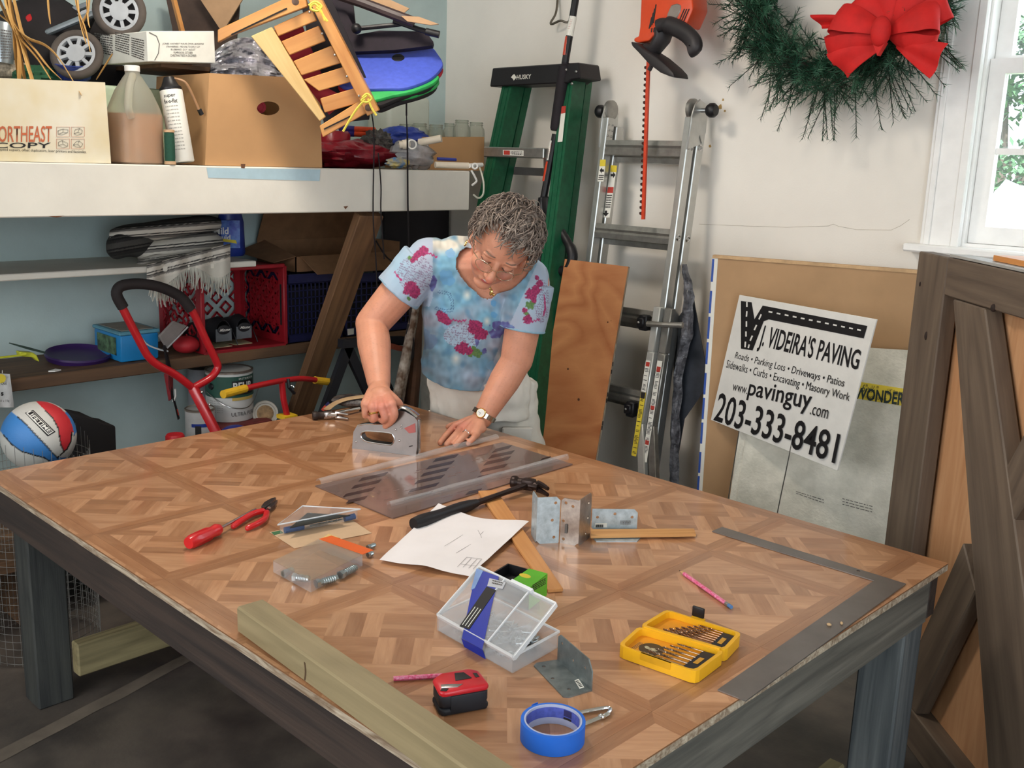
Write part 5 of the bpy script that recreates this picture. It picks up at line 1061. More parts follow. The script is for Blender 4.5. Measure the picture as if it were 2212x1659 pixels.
MB().prism([V((-.60, ya+.02, z_+hB*.6)), V((-.60, yb-.02, z_+hB*.6)), V((-.52, yb-.03, z_+.0)), V((-.52, ya+.04, z_+.0))], (.003, 0, .002)).build('flap', dcb, ob); MB().prism([V((-.86, ya+.03, z_+hB)), V((-.60, ya, z_+hB*.6)), V((-.62, ya-.08, z_+.04)), V((-.86, ya-.09, z_+.06))], (0, .003, .002)).build('flap', dcb, ob); MB().prism([V((-.86, ya, z_+hB)), V((-.86, yb, z_+hB)), V((-.80, yb, z_+hB+.12)), V((-.80, ya, z_+hB+.12))], (-.003, 0, 0)).build('flap', dcb, ob)
# ---- white bucket and dark things toward the corner
bkm = pm('dirty_white_bucket', (176, 172, 160), .6, var=.12); pb = hx(855, 545, -.50); t = thing('bucket', 'dirty white bucket full of dark sacks in the corner behind the cords', 'bucket', (-.55, 2.03, .245))
MB().lathe([(0, 0), (.11, 0), (.135, .66), (.14, .67), (.13, .67), (.105, .01), (0, .01)], (-.55, 2.03, .245), (0, 0, 1), 30).build('pail', bkm, t); MB().ell((-.55, 2.03, .93), (.12, .12, .14), None, 20, 12).build('sack', pm('dark_sack', (46, 42, 42), .85, var=.3), t); MB().tube(bez([hx(812, 520, -.41), hx(835, 555, -.40), hx(860, 572, -.40), hx(890, 590, -.41)], 5), .003, 6).build('wire_handle', dkc, t)
tag(MB().bb((-.86, 1.915, Z3+.1), (-.84, 2.28, 1.19)).build('black_board', pm('black_panel', (34, 30, 34), .7)), 'black board standing against the wall in the corner under the shelf', 'board')
ft = thing('folding_stand', 'black folding metal stand below the shelf end, partly hidden by the arm', 'stand', (-.3, 1.5, .2)); q = lambda x, y, X=-.30: hx(x, y, X)
for a_, c_ in (((757, 735), (700, 890)), ((745, 740), (815, 890)), ((790, 735), (860, 890))): MB().beam(q(*a_), q(*c_)+(q(*c_)-q(*a_))*.5, .035, .02, up=V((1, 0, 0))).build('leg', pm('black_steel', (32, 34, 40), .5, .3), ft)
MB().beam(q(735, 742), q(870, 735), .03, .03).build('top_bar', MATS['black_steel'], ft); MB().beam(q(822, 742, -.27), q(862, 752, -.27), .05, .02).build('rust_plate', pm('rust_red', (120, 56, 36), .7, var=.2), ft)
cm = thing('camouflage_case', 'mottled silver and brown soft case standing behind the woman', 'case', q(860, 900, -.22)); mot = pm('mottled_film', (96, 74, 58), .25, .2, var=.9, scale=28, detail=2, col2=(190, 180, 168), bump=.3, bscale=30)
MB().tube([q(898, 660, -.2), q(880, 760, -.2), q(862, 850, -.2), q(846, 960, -.2)], [.03, .04, .045, .05], 14, flat=.5, up=RT).build('soft_body', mot, cm); MB().tube([q(905, 660, -.23), q(895, 800, -.23), q(880, 960, -.23)], [.03, .05, .06], 12, flat=.5, up=RT).build('back_pocket', pm('brown_hide', (96, 66, 48), .7, var=.2), cm)
# ---- small things on the brown shelf
s3 = lambda x, y, X=-.68: onz(hx(x, y, X), Z3+.001)
fz = thing('frisbee', 'dark purple flying disc lying on the brown shelf', 'flying disc', s3(168, 765, -.69)); c = s3(168, 770, -.71); pur = pm('purple_plastic', (54, 30, 86), .4, var=.06)
cz = Z3+.002; rr = (hx(236, 762, -.71)-hx(100, 768, -.71)).length/2
MB().lathe([(0, .004), (rr*.75, .002), (rr*.95, .006), (rr, .02), (rr*.97, .026), (rr*.9, .016), (rr*.7, .009), (0, .009)], V((-.735, hx(168, 765, -.735).y, cz)), V((.12, 0, 1)), 40).build('disc', pur, fz)
tag(MB().prism([onz(s3(103, 783, -.60), cz), onz(s3(118, 780, -.62), cz), onz(s3(131, 783, -.60), cz), onz(s3(118, 786, -.59), cz)], (0, 0, .004)).build('plastic_scrap', WHITE), 'tiny white plastic scrap in front of the purple disc', 'scrap')
ye = pm('yellow_green_plastic', (206, 208, 60), .45, var=.08); t = thing('ice_scraper', 'yellow green plastic scraper at the left end of the brown shelf', 'scraper', s3(40, 775)); g = lambda x, y: hx(x, y, -.64)
MB().tube([g(-15, 774), g(40, 768), g(55, 764)], [.006, .006, .010], 8, flat=.6).build('handle', ye, t); MB().prism([g(42, 760), g(72, 762), g(80, 768), g(86, 781), (g(82, 781)), g(72, 772), g(44, 770)], (-.03, 0, 0)).build('blade', ye, t, bevel=.002)
t = thing('trowel', 'dark green slim garden blade propped on the purple disc', 'trowel', g(60, 750)); MB().tube([hx(20, 741, -.75), hx(60, 752, -.72), hx(98, 762, -.70)], [.004, .009, .007], 8, flat=.4).build('blade', pm('dark_green_tool', (62, 82, 72), .6), t)
# blue tissue tub
tb_ = thing('wipes_tub', 'bright blue plastic tub with grey lid on the brown shelf', 'tub', s3(290, 760, -.65)); qf = [onz(hx(261, 776, -.605), cz), onz(hx(343, 771, -.605), cz), hx(343, 722, -.605), hx(260, 726, -.605)]; qf[2].z = qf[3].z
MB().prism(qf, (-.2, 0, 0)).build('tub_body', pm('bright_blue_plastic', (30, 128, 190), .4, var=.05), tb_, bevel=.006, seg=2); e = [V((p.x+.004, p.y, p.z)) for p in (qf[3], qf[2])]; MB().bb((e[0].x, e[0].y-.004, e[0].z), (e[0].x-.208, e[1].y+.004, e[0].z+.012)).build('lid', pm('blue_grey_lid', (92, 150, 170), .5), tb_, bevel=.003); MB().bb((e[0].x-.02, e[0].y+.012, e[0].z+.0121), (e[0].x-.19, e[1].y-.012, e[0].z+.014)).build('lid_panel', pm('grey_lid_panel', (140, 134, 124), .6), tb_)
lab_ = Plane(V((0, qf[0].y-.0008, 0)), (0, -1, 0)); MB().bb((qf[0].x-.03, qf[0].y-.001, cz+.02), (qf[0].x-.17, qf[0].y-.0002, qf[3].z-.01)).build('label', pm('green_label', (96, 128, 96), .6, var=.6, scale=40), tb_)
# red cap with grey panel
cap_ = thing('ball_cap', 'red baseball cap with grey brim standing beside the blue tub', 'cap', s3(385, 750, -.62)); g = lambda x, y, X=-.57: hx(x, y, X)
MB().prism([g(345, 726), g(376, 693), g(405, 704), g(361, 752)], (-.008, -.004, 0)).build('brim', pm('grey_brim', (128, 120, 116), .7), cap_, bevel=.002); MB().tube([g(361, 752), g(385, 728), g(406, 706)], .003, 6).build('brim_edge', pm('light_grey', (170, 168, 168), .6), cap_)
b = MB(); b.ell(g(402, 744, -.62), (.045, .045, .03), None, 20, 12)
for p in b.v: p.z = max(p.z, cz)
b.build('crown', pm('red_cap_cloth', (176, 34, 44), .6, var=.1), cap_); MB().box(g(425, 740, -.64), (.08, .05, .05)).build('black_band', gb_, cap_, bevel=.012, seg=2)
# hanging strap and glove
hg = thing('hanging_strap', 'black strap with red and white glove hanging below the brown shelf', 'strap', g(370, 800, -.55)); g = lambda x, y, X=-.565: hx(x, y, X)
MB().tube([g(354, 748), g(358, 760), g(365, 795)], [.012, .012, .016], 8, flat=.3, up=RT).tube([g(365, 790), g(368, 835), g(372, 860)], [.014, .014, .012], 8, flat=.3, up=RT).tube([g(374, 858), g(380, 880), g(386, 905)], [.008, .008, .009], 8, flat=.3, up=RT).build('strap', cordm, hg)
MB().grid(lambda u, v: g(354+20*v+10*u*(1-v), 808+u*58-8*v, -.575+.02*sin(pi*v)), 10, 6, .006).build('glove', pm('red_glove', (150, 38, 46), .6), hg, smooth=True); MB().tube([g(378, 840), g(379, 855), g(374, 868)], .004, 6).build('white_trim', WHITE, hg); MB().beam(g(383, 884, -.558), g(386, 897, -.558), .004, .002).build('red_label', labred, hg)
tag(MB().tube(bez([hx(306, 730, -.57), hx(320, 745, -.56), hx(345, 755, -.56), hx(362, 758, -.57)], 5), .005, 8, flat=.5).build('white_cord', pm('white_cord', (214, 220, 224), .6)), 'white cord loop in front of the blue tub', 'cord')
# ---- paint cans on the low shelf
def can(name, lbl, c, r, h, mat, wire=True, lidc=None):
    t = thing(name, lbl, 'paint can', c); MB().lathe([(0, 0), (r*.98, 0), (r, .004), (r, h-.006), (r*1.01, h-.003), (r*1.01, h)], c, (0, 0, 1), 36).build('can_body', mat, t)
    MB().lathe([(r*1.02, h-.004), (r*1.02, h+.002), (r*.95, h+.004), (r*.9, h-.002), (r*.82, h-.004), (0, h-.004)], c, (0, 0, 1), 36).build('lid', lidc or pm('tin_lid', (170, 158, 146), .35, .7, var=.2), t); return t
gl_ = at(498, 905, (hx(498, 900, -.62)-CAM).dot(FW)); c = V((-.62, gl_.y, .241)); zt_ = hx(498, 793, -.62).z; zb_ = hx(498, 900, -.62).z
tag(MB().bb((-.75, c.y-.1, .2411), (-.5, c.y+.1, zb_-.001)).build('paint_box', pm('dark_red_box', (110, 40, 40), .6, var=.2), bevel=.004), 'dark red box under the big paint can', 'box')
c.z = zb_; r = .083; h = zt_-zb_-.006; t = can('paint_can', 'big white paint can with green top label, largest of the cans', c, r, h, pm('paint_can_white', (214, 214, 210), .4, var=.04))
gtop = pm('green_label_band', (44, 84, 72), .45, var=.1)
def wrap(mat, z0, z1, a0, a1, nm='label', rr=.0008, n=20):
    f0 = math.atan2(CAM.y-c.y, CAM.x-c.x); MB().grid(lambda u, v: c+V((cos(f0+a0+(a1-a0)*u)*(r+rr), sin(f0+a0+(a1-a0)*u)*(r+rr), z0+(z1-z0)*v)), n, 1).build(nm, mat, t, smooth=True)
zz = lambda y: hx(498, y, c.x+.08).z-zb_
wrap(gtop, h*.5, h*.93, -1.6, 1.6); wrap(labblk, h*.55, h*.84, 0.1, 1.2, 'label_panel', .0014); wrap(pm('gold_band', (200, 170, 90), .4), h*.44, h*.5, .1, 1.2, 'label_band', .0014)
def cant(s, z0, z1, a0, a1, mat, **k):
    f0 = math.atan2(CAM.y-c.y, CAM.x-c.x); o = text(s, [V((0, 0, 0)), V((1, 0, 0)), V((1, 1, 0)), V((0, 1, 0))], mat, t, lift=0, **k)
    for v in o.data.vertices:
        u, w_ = v.co.x+t.location.x, v.co.y+t.location.y; a = f0+a0+(a1-a0)*u; v.co = V((cos(a)*(r+.002), sin(a)*(r+.002), z0+(z1-z0)*w_))
cant('BEHR', h*.65, h*.81, .15, 1.1, WHITE, bold=.03); cant('ULTRA PURE', h*.12, h*.2, .05, 1.25, lgrey); cant('INTERIOR', h*.86, h*.9, .4, 1.2, WHITE)
for i in range(6): cant('|||| |||||| ||| ||||| ||', h*(.42-.045*i), h*(.435-.045*i), -1.1, -.3, lgrey)
MB().tube(bez([c+V((.0, -.09, h*.6)), c+V((.08, -.06, h*.36)), c+V((.095, .02, h*.3)), c+V((.06, .085, h*.62))], 6), .0018, 6).build('wire_handle', STEEL, t); MB().lathe([(0, 0), (.012, 0), (.009, .005), (0, .006)], c+V((.02, -r, h*.72)), (.2, -1, 0), 14).build('handle_ear', BLACK, t)
p = hx(448, 860, -.78); can('paint_can', 'dark capped paint can behind the red handle, left of the big can', V((-.80, p.y, .241)), .06, hx(448, 790, -.80).z-.24, pm('dim_white_can', (150, 152, 158), .5), lidc=dkc)
p = hx(433, 925, -.57); pc = V((-.55, hx(433, 925, -.55).y, .241)); t = can('paint_pail', 'small white pail with blue stripe, partly hidden by the workbench', pc, .05, hx(433, 882, -.55).z-.241, pm('pail_white', (200, 200, 198), .45, var=.08))
f0 = math.atan2(CAM.y-pc.y, CAM.x-pc.x); hh = hx(433, 882, -.55).z-.241
MB().grid(lambda u, v: pc+V((cos(f0-.6+1.6*u)*.0508, sin(f0-.6+1.6*u)*.0508, hh-.055+.012*v)), 12, 1).build('stripe', bl_, t, smooth=True); MB().grid(lambda u, v: pc+V((cos(f0-.35+.4*u)*.0512, sin(f0-.35+.4*u)*.0512, hh-.085+.035*v)), 8, 1).build('dark_emblem', labblk, t, smooth=True)
tl_ = thing('can_lid', 'paint stained round can lid standing beside the big can', 'lid', hx(573, 915, -.52)); n_ = V((1, -.5, .35)).normalized(); cl = hx(573, 893, -.54); MB().lathe([(0, 0), (.036, 0), (.038, .004), (.045, .006), (.047, .002), (.047, -.004), (0, -.004)], cl, n_, 28).build('lid_rim', pm('lid_white', (190, 186, 176), .5, var=.1), tl_); MB().lathe([(0, .0008), (.03, .0008)], cl, n_, 24).build('paint_stain', pm('tan_paint', (168, 136, 96), .6, var=.3, scale=40), tl_)
p = hx(507, 928, -.45); blob('blue_helmet', 'dark blue rounded lid peeking over the workbench edge', 'lid', (-.47, hx(507, 928, -.47).y, hx(507, 928, -.47).z-.02), (.05, .055, .035), pm('dark_blue_plastic', (36, 42, 130), .4), .05, 2, 1)
p = hx(378, 944, -.40); tag(MB().lathe([(0, 0), (.03, 0), (.03, .016), (.026, .022), (0, .022)], (p.x, p.y, p.z-.012), (0, 0, 1), 24).lathe([(0, -.12), (.035, -.12), (.035, -.002), (0, -.002)], (p.x, p.y, p.z-.012), (0, 0, 1), 20).build('red_capped_jar', pm('bright_red_cap', (196, 36, 44), .4)), 'bright red screw cap just above the workbench edge', 'jar')
# ---- red handle of the hand truck
ht = thing('hand_truck', 'red tubular hand truck handle with black foam grip', 'hand truck', hx(470, 930, -.30)-V((0, 0, .5))); ht.location.z = .0
G = lambda x, y, X=-.36: hx(x, y, X); rt = pm('red_enamel', (176, 26, 34), .3, var=.08, coat=.3); fo = pm('black_foam', (34, 28, 28), .8, var=.1)
MB().tube(bez([G(266, 664), G(252, 636), G(262, 618), G(300, 613), (G(345, 620)), G(388, 640), G(412, 668)], 5), .0165, 14).build('foam_grip', fo, ht, smooth=True)
MB().tube(bez([G(412, 666), G(425, 690), G(445, 735), G(466, 778), G(470, 795), G(456, 815), G(428, 832), G(416, 838)], 4), .0125, 12).build('side_tube', rt, ht); MB().tube(bez([G(262, 660), G(290, 715), G(312, 757), G(322, 772), G(340, 788), G(380, 810), G(416, 838)], 4), .0125, 12).build('side_tube', rt, ht)
e0, e1 = G(416, 836), G(470, 940, -.30); d = (e1-e0); e2 = e0+d*((e0.z-.03)/-d.z); MB().beam(e0, e2, .026, .03).build('spine', rt, ht, bevel=.006, seg=2)
MB().bb((e2.x-.12, e2.y-.02, .004), (e2.x+.02, e2.y+.2, .012)).build('toe_plate', rt, ht); b = MB()
for q in ((430, 845), (447, 872)): b.ell(G(*q, -.33)+V((.018, 0, 0)), (.005,)*3, None, 8, 5)
b.build('bolt', STEEL, ht)
# ---- scooter handlebar
sc2 = thing('kick_scooter', 'red handlebar with yellow grips rising beside the paint can', 'scooter', V((hx(620, 900, -.25).x, hx(620, 900, -.25).y, 0))); K = lambda x, y, X=-.25: hx(x, y, X)
MB().tube(bez([K(520, 842, -.18), K(560, 832, -.2), K(610, 822, -.24), K(650, 818, -.27), K(685, 821, -.3)], 5), .0095, 12).build('handlebar', rt, sc2)
for a_, c_ in (((482, 852, -.15), (530, 839, -.18)), ((680, 821, -.3), (725, 827, -.33))): MB().tube([K(*a_), K(*c_)], .013, 12).build('grip', pm('yellow_rubber', (216, 170, 34), .6, var=.1), sc2)
MB().tube([K(609, 824, -.24), K(612, 860, -.24), K(620, 897, -.24)], .0105, 12).tube([K(620, 895, -.24), V((K(620, 895, -.24).x+.02, K(620, 895, -.24).y+.02, .03))], .0105, 12).build('stem', rt, sc2); MB().box(K(620, 899, -.24), (.05, .05, .012)).build('yellow_collar', pm('yellow_plastic', (226, 186, 40), .5), sc2); MB().tube([K(622, 818, -.235), K(624, 836, -.23), K(636, 850, -.23)], .006, 8).build('brake_strap', BLACK, sc2); MB().ring(K(630, 838, -.228), .008, .002, tw).build('chrome_ring', CHROME, sc2)
# ---- wire mesh roll with a ball on top, black bag, hang tag
wm = pm('galvanised_wire', (150, 150, 146), .45, .7); mr = thing('wire_mesh_roll', 'roll of grey galvanised wire mesh standing at the left corner of the workbench', 'wire mesh', (-.26, .22, 0)); b = MB()
mc, R0, zt = V((-.27, .21, 0)), .155, hx(20, 985, -.15).z
for i in range(44):
    a = 2*pi*i/44; b.tube([mc+V((cos(a)*R0, sin(a)*R0, .003)), mc+V((cos(a)*R0, sin(a)*R0, zt-.03*sin(a*2)))], .0009, 3, caps=False)
k = 0
while .01+k*.022 < zt-.03:
    z = .01+k*.022; b.tube([mc+V((cos(2*pi*i/32)*R0, sin(2*pi*i/32)*R0, z)) for i in range(32)], .0009, 3, True); k += 1
stuff(b.build('mesh', wm, mr))
bc = at(84, 942, (hx(84, 942, -.27)-CAM).dot(FW)); Rb = .118*((bc-CAM).dot(FW))/3.2; bmat = vcol('pebbled_rubber', .5, .25, 500); b = MB(); Rb = 75.5/F*(bc-CAM).dot(FW)
b.ell(bc, (Rb,)*3, M((FW, RT, UP)).transposed(), 200, 130)
S1 = [(38, 900.4), (54, 914), (72, 934), (98, 961), (116, 981), (125, 991)]; S2 = [(98, 887), (114, 903), (125, 923), (129, 945), (132, 963), (139, 975)]; S3 = [(155, 934), (154, 952), (145, 970), (139, 975), (125, 988)]; S4 = [(8, 940), (24, 959), (47, 975), (76, 984), (94, 988), (107, 996)]
def pd(pl, x, y):
    m_ = 9e9; sd = 0
    for i in range(len(pl)-1):
        ax, ay = pl[i]; bx, by = pl[i+1]; dx, dy = bx-ax, by-ay; t = max(0, min(1, ((x-ax)*dx+(y-ay)*dy)/(dx*dx+dy*dy))); d = math.hypot(x-ax-dx*t, y-ay-dy*t)
        if d < m_: m_ = d; sd = (dx*(y-ay)-dy*(x-ax))
    return m_, sd
def ballc(p):
    x, y = topx(p)
    if (p-bc).dot(FW) > 0: x = 168-x if True else x
    ds = [pd(s, x, y) for s in (S1, S2, S3, S4)]
    if min(d[0] for d in ds) < 1.5: return (26, 24, 24)
    if y > 988 and x > 110: return (52, 112, 176)
    if ds[0][1] > 0: return (58, 124, 190) if ds[3][1] < 0 else (190, 190, 184)
    if ds[1][1] > 0: return (196, 194, 188)
    return (196, 44, 52) if ds[2][1] > 0 or y < 934 else (196, 194, 188)
ball = thing('basketball', 'blue white and red rubber basketball resting on the wire mesh roll', 'ball', bc-V((0, 0, Rb)))
b.build('ball_skin', bmat, ball, colfn=ballc, smooth=True)
def onball(x, y, k=1.004):
    d = ray(x, y).normalized(); oc = CAM-bc; B = oc.dot(d); D_ = B*B-oc.dot(oc)+Rb*Rb; t = -B-math.sqrt(max(D_, 0)); return bc+(CAM+d*t-bc)*k
def ballpoly(pts, mat, nm, k): 
    b = MB(); n = 8; A, B_, C_, D_ = [V((q[0], q[1])) for q in pts]; b.grid(lambda u, v: onball(*A.lerp(B_, u).lerp(D_.lerp(C_, u), v), k), 8, 24); return b.build(nm, mat, ball, smooth=True)
ballpoly(((54, 892), (72, 886), (120, 933), (103, 943)), INK, 'print_panel', 1.006); ballpoly(((57, 893.5), (71, 888.5), (116, 932), (104, 939.5)), WHITE, 'print_panel', 1.010); ballpoly(((60, 893), (71, 889.5), (114, 931), (104, 937)), INK, 'print_panel', 1.014)
o = text('LIFETIME', [V((0, 0, 0)), V((1, 0, 0)), V((1, 1, 0)), V((0, 1, 0))], WHITE, ball, lift=0, bold=.02); A, B_, C_, D_ = V((57, 893)), V((105, 935)), V((112, 931)), V((66, 888))
for v in o.data.vertices:
    u, w_ = v.co.x+ball.location.x, v.co.y+ball.location.y; q_ = A.lerp(B_, u).lerp(D_.lerp(C_, u), w_); v.co = onball(q_.x, q_.y, 1.020)-ball.location
bb2 = [hx(162, 905, -.42), hx(170, 898, -.42), hx(205, 905, -.42), hx(228, 917, -.42), hx(251, 920, -.42), hx(250, 985, -.42), hx(160, 1000, -.42)]; z0 = .241; bb2[5].z = z0; bb2[6].z = z0
tag(MB().prism(bb2, (-.12, 0, 0)).build('black_bag', pm('black_felt', (20, 18, 20), .95, var=.05), bevel=.008, seg=2), 'plain black fabric bag standing right of the basketball', 'bag')
ht_ = thing('hang_tag', 'white plastic package with yellow mark hanging at the left picture edge', 'package', hx(10, 880, -.56)); TPn = Plane(V((-.56, 0, 0)), (1, 0, 0))
def tagf(u, v): return hx(-25+46*u+5*v*(u > .5)+4*v*u, 805+75*v+3*u*(1-v), -.56+.004*sin(u*9)*v)
MB().grid(tagf, 10, 10, .0015).build('package_film', pm('white_film', (206, 206, 204), .35, var=.1, bump=.3, bscale=60), ht_, smooth=True); MB().lathe([(0, 0), (.014, 0)], hx(2, 818, -.553), (1, 0, 0), 20).build('yellow_mark', labyel, ht_); text('s', qd(TPn, (0, 854), (6, 854), (6, 846), (0, 846)), INK, ht_, bold=.04, lift=.007); text('20 x 15g', qd(TPn, (-4, 869), (18, 868), (18, 862), (-4, 863)), lgrey, ht_, lift=.007); text('Go Out', qd(TPn, (-12, 831), (13, 830), (13, 824), (-12, 825)), labblk, ht_, lift=.007)
MB().tube([hx(5, 806, -.56), hx(5, 800, -.565)], .001, 4).build('hang_loop', WHITE, ht_)
# ================================================================ tools and parts on the workbench
def T(x, y, z=0.0): return hz(x, y, H+z)
def flatpoly(pts, z0, z1): return [T(x, y, z0) for x, y in pts], V((0, 0, z1-z0))
galv = pm('galvanised_steel', (186, 200, 206), .42, .45, var=.16, scale=60, detail=6)
# ---- staple gun
A, B_ = T(765, 966), T(902, 983); SGP = plane3(A, B_, A+V((0, 0, 1))); sgn = SGP.n if SGP.n.dot(CAM-A) > 0 else -SGP.n
sg_ = thing('staple_gun', 'silver metal staple gun held upright by the woman on the workbench', 'staple gun', (A+B_)/2); gun = pm('satin_steel', (132, 128, 126), .3, .9, var=.06, scale=30)
out = [(765, 966), (768, 930), (776, 917), (790, 914), (838, 914), (850, 893), (862, 884), (880, 887), (900, 899), (906, 908), (905, 960), (902, 983), (888, 981)]
hole = [(787, 931), (800, 929), (845, 933), (853, 938), (856, 946), (851, 957), (840, 958), (800, 952), (788, 946), (784, 938)]
MB().prism([SGP(*q)+sgn*.013 for q in out], -sgn*.026, holes=[[SGP(*q)+sgn*.013 for q in hole]]).build('gun_body', gun, sg_, bevel=.0)
MB().tube(bez([SGP(858, 888), SGP(868, 880), SGP(885, 886), SGP(903, 900)], 5), .006, 8, flat=2.0, up=sgn).build('lever', CHROME, sg_, smooth=True)
MB().tube([SGP(906, 906), SGP(905, 982)], .005, 8).build('nose_guide', CHROME, sg_); MB().tube(bez([SGP(*q)+sgn*.013 for q in hole+hole[:1]], 3), .002, 6).tube([SGP(777, 917)+sgn*.012, SGP(792, 914)+sgn*.012, SGP(838, 914)+sgn*.012], .002, 6).build('grip_edge', CHROME, sg_)
b = MB()
for q in ((871, 916), (871, 922), (859, 925), (867, 949), (774, 951)): b.ell(SGP(*q)+sgn*.013, (.003,)*3, None, 8, 5)
b.build('rivet', CHROME, sg_); bar(Plane(SGP.p+sgn*.0131, sgn), ((873, 925), (897, 914), (898, 934), (884, 936)), pm('faded_red_decal', (170, 96, 92), .4, .5), sg_, 'decal', .0006)
bar(Plane(SGP.p+sgn*.0131, sgn), ((883, 964), (891, 962), (892, 963.5), (884, 965.5)), labblk, sg_, 'mark', .0006)
# ---- claw hammers
def hammer(name, label, face, claw, neck, gend, gstart, steel, grip, hs=1.0, zh=.014):
    h = thing(name, label, 'hammer', T(*neck)); zc = zh*hs; F0, C0, N0 = T(*face, zc), T(*claw, zc), T(*neck, zc)
    ax = (F0-N0).normalized()
    hdb = MB().box(N0, (.03*hs, .024*hs, .024*hs), M(frame(ax)).transposed()).build('head_block', steel, h, bevel=.006, seg=2)
    MB().lathe([(0, 0), (.0125*hs, .002), (.0135*hs, .005), (.0135*hs, .014), (.010*hs, .02), (.011*hs, .03), (.012*hs, .045)], F0, -ax, 20).build('striking_face', pm('hammer_face_dark', (64, 54, 50), .5, .5) if steel is not DKST else steel, hdb)
    side = ax.cross(V((0, 0, 1))).normalized(); side = side if side.dot(FW) < 0 else -side
    mid = lerp(N0, C0, .5)-side*.007*hs; pth = bez([N0, mid, C0+side*.002], 6); n_ = len(pth)
    MB().tube(pth[:n_//2+1], [(.0135-.0006*i)*hs for i in range(n_//2+1)], 10, flat=.85, up=V((0, 0, 1))).build('cheek', steel, hdb, smooth=True)
    for s in (-1, 1):
        MB().tube([p+V((0, 0, s*.0068*hs)) for p in pth[n_//2-1:]], [(.0062-.00035*i)*hs for i in range(n_-n_//2+1)], 8, flat=1.1, up=V((0, 0, 1))).build('claw', steel, hdb, smooth=True)
    G0, G1 = T(*gstart, .012), T(*gend, .016)
    MB().tube([N0, lerp(N0, G0, .5), G0], [.0085*hs, .0065*hs, .0075*hs], 12, flat=.8).build('neck', steel if steel is DKST else CHROME, h)
    n = 9; MB().tube([lerp(G0, G1, i/(n-1)) for i in range(n)], [.009, .0125, .0145, .0145, .0135, .0135, .015, .016, .013], 14).build('grip', grip, h, smooth=True)
    return h
DKST = pm('dark_hammer_steel', (62, 48, 44), .38, .6, var=.2); blr = pm('black_rubber_grip', (24, 22, 26), .5, var=.1)
hammer('claw_hammer', 'shiny silver claw hammer with black grip near the back corner of the workbench', (674, 898), (752, 900), (708, 896), (868, 868), (777, 882), pm('polished_hammer_steel', (186, 176, 170), .24, .9, var=.1), blr)
hammer('claw_hammer', 'dark brown claw hammer with black rubber grip lying behind the white paper', (1104, 1040), (1184, 1062), (1142, 1046), (893, 1132), (1030, 1086), DKST, blr, 1.15, .018)
# ---- bag at the far corner
tb = thing('parts_bag', 'tan and black open packet lying at the far corner of the workbench', 'packet', T(750, 878)); tanp = pm('tan_paper', (190, 158, 118), .7, var=.1, scale=20)
MB().tube(bez([T(706, 884, .012), T(722, 872, .02), T(748, 862, .03), T(790, 856, .034), T(812, 856, .02)], 5), .012, 8, flat=.25, up=V((0, 0, 1))).build('torn_edge', tanp, tb, smooth=True)
b = MB(); b.ell(T(765, 874, .002)+V((0, 0, .014)), (.075, .05, .018), rot('Z', .75), 20, 10)
for p in b.v: p.z += .006*NZ.noise(p*60); p.z = max(p.z, H+.0005)
b.build('dark_contents', pm('dark_film', (40, 34, 36), .25, var=.6, scale=40, col2=(110, 104, 100), bump=.3), tb, smooth=True)
MB().prism([T(694, 886, .004), T(704, 874, .012), T(712, 884, .008), T(700, 889, .004)], (0, 0, .003)).build('red_corner', pm('brick_red', (170, 66, 50), .6), tb); MB().prism([T(702, 876, .012), T(709, 869, .018), T(718, 880, .012), T(712, 885, .008)], (0, 0, .003)).build('navy_corner', nav, tb)
# ---- smoky plastic sheet with clear film
pst = thing('acrylic_sheet', 'flat smoky plastic sheet with dark printed bars and curled clear film', 'plastic sheet', T(960, 1035)); smk = pm('smoky_acrylic', (150, 126, 118), .12, trans=.35, alpha=.86, ior=1.3, var=.04, coat=.3)
MB().prism([T(*q, .0008) for q in ((681, 1051), (849, 1121), (1237, 1004), (1085, 957))], (0, 0, .0025)).build('sheet', smk, pst); brd = pm('printed_bar_dark', (62, 44, 44), .35, coat=.3)
cl_ = lambda x, y: (660+x/3.814, 920+y/3.814); bars = (((450, 445), (665, 395)), ((390, 505), (615, 455)), ((320, 575), (560, 520)), ((345, 625), (500, 590)), ((1060, 285), (1250, 245)), ((1005, 345), (1215, 300)), ((960, 405), (1175, 355)), ((910, 465), (1135, 415)), ((860, 535), (1090, 480)), ((820, 600), (1045, 545)), ((1550, 205), (1690, 170)), ((1520, 255), (1710, 215)), ((1480, 310), (1680, 265)), ((1450, 370), (1655, 325)), ((1410, 430), (1625, 385)), ((1940, 280), (2010, 264)), ((1330, 555), (1440, 530)))
for a_, c_ in bars:
    p, q = cl_(*a_), cl_(*c_); MB().prism([T(p[0]-4, p[1]+4, .0034), T(q[0]-4, q[1]+4, .0034), T(q[0]+4, q[1]-4, .0034), T(p[0]+4, p[1]-4, .0034)], (0, 0, .0003)).build('printed_bar', brd, pst)
b = MB(); rg = random.Random(4); fb = pm('faint_bar', (122, 98, 92), .3)
for i in range(34):
    u, v = rg.uniform(.08, .9), rg.uniform(.1, .9); q = (lerp(V((681, 1051, 0)), V((1085, 957, 0)), u)).lerp(lerp(V((849, 1121, 0)), V((1237, 1004, 0)), u), v); l = rg.uniform(12, 30)
    b.prism([T(q.x, q.y+1, .0033), T(q.x+l, q.y+1-l*.235, .0033), T(q.x+l+1, q.y-.5-l*.235, .0033), T(q.x+1, q.y-.5, .0033)], (0, 0, .0002))
stuff(b.build('faint_print', fb, pst))
film = pm('clear_film', (236, 234, 232), .10, trans=.4, alpha=.20, ior=1.2, var=0, coat=.6)
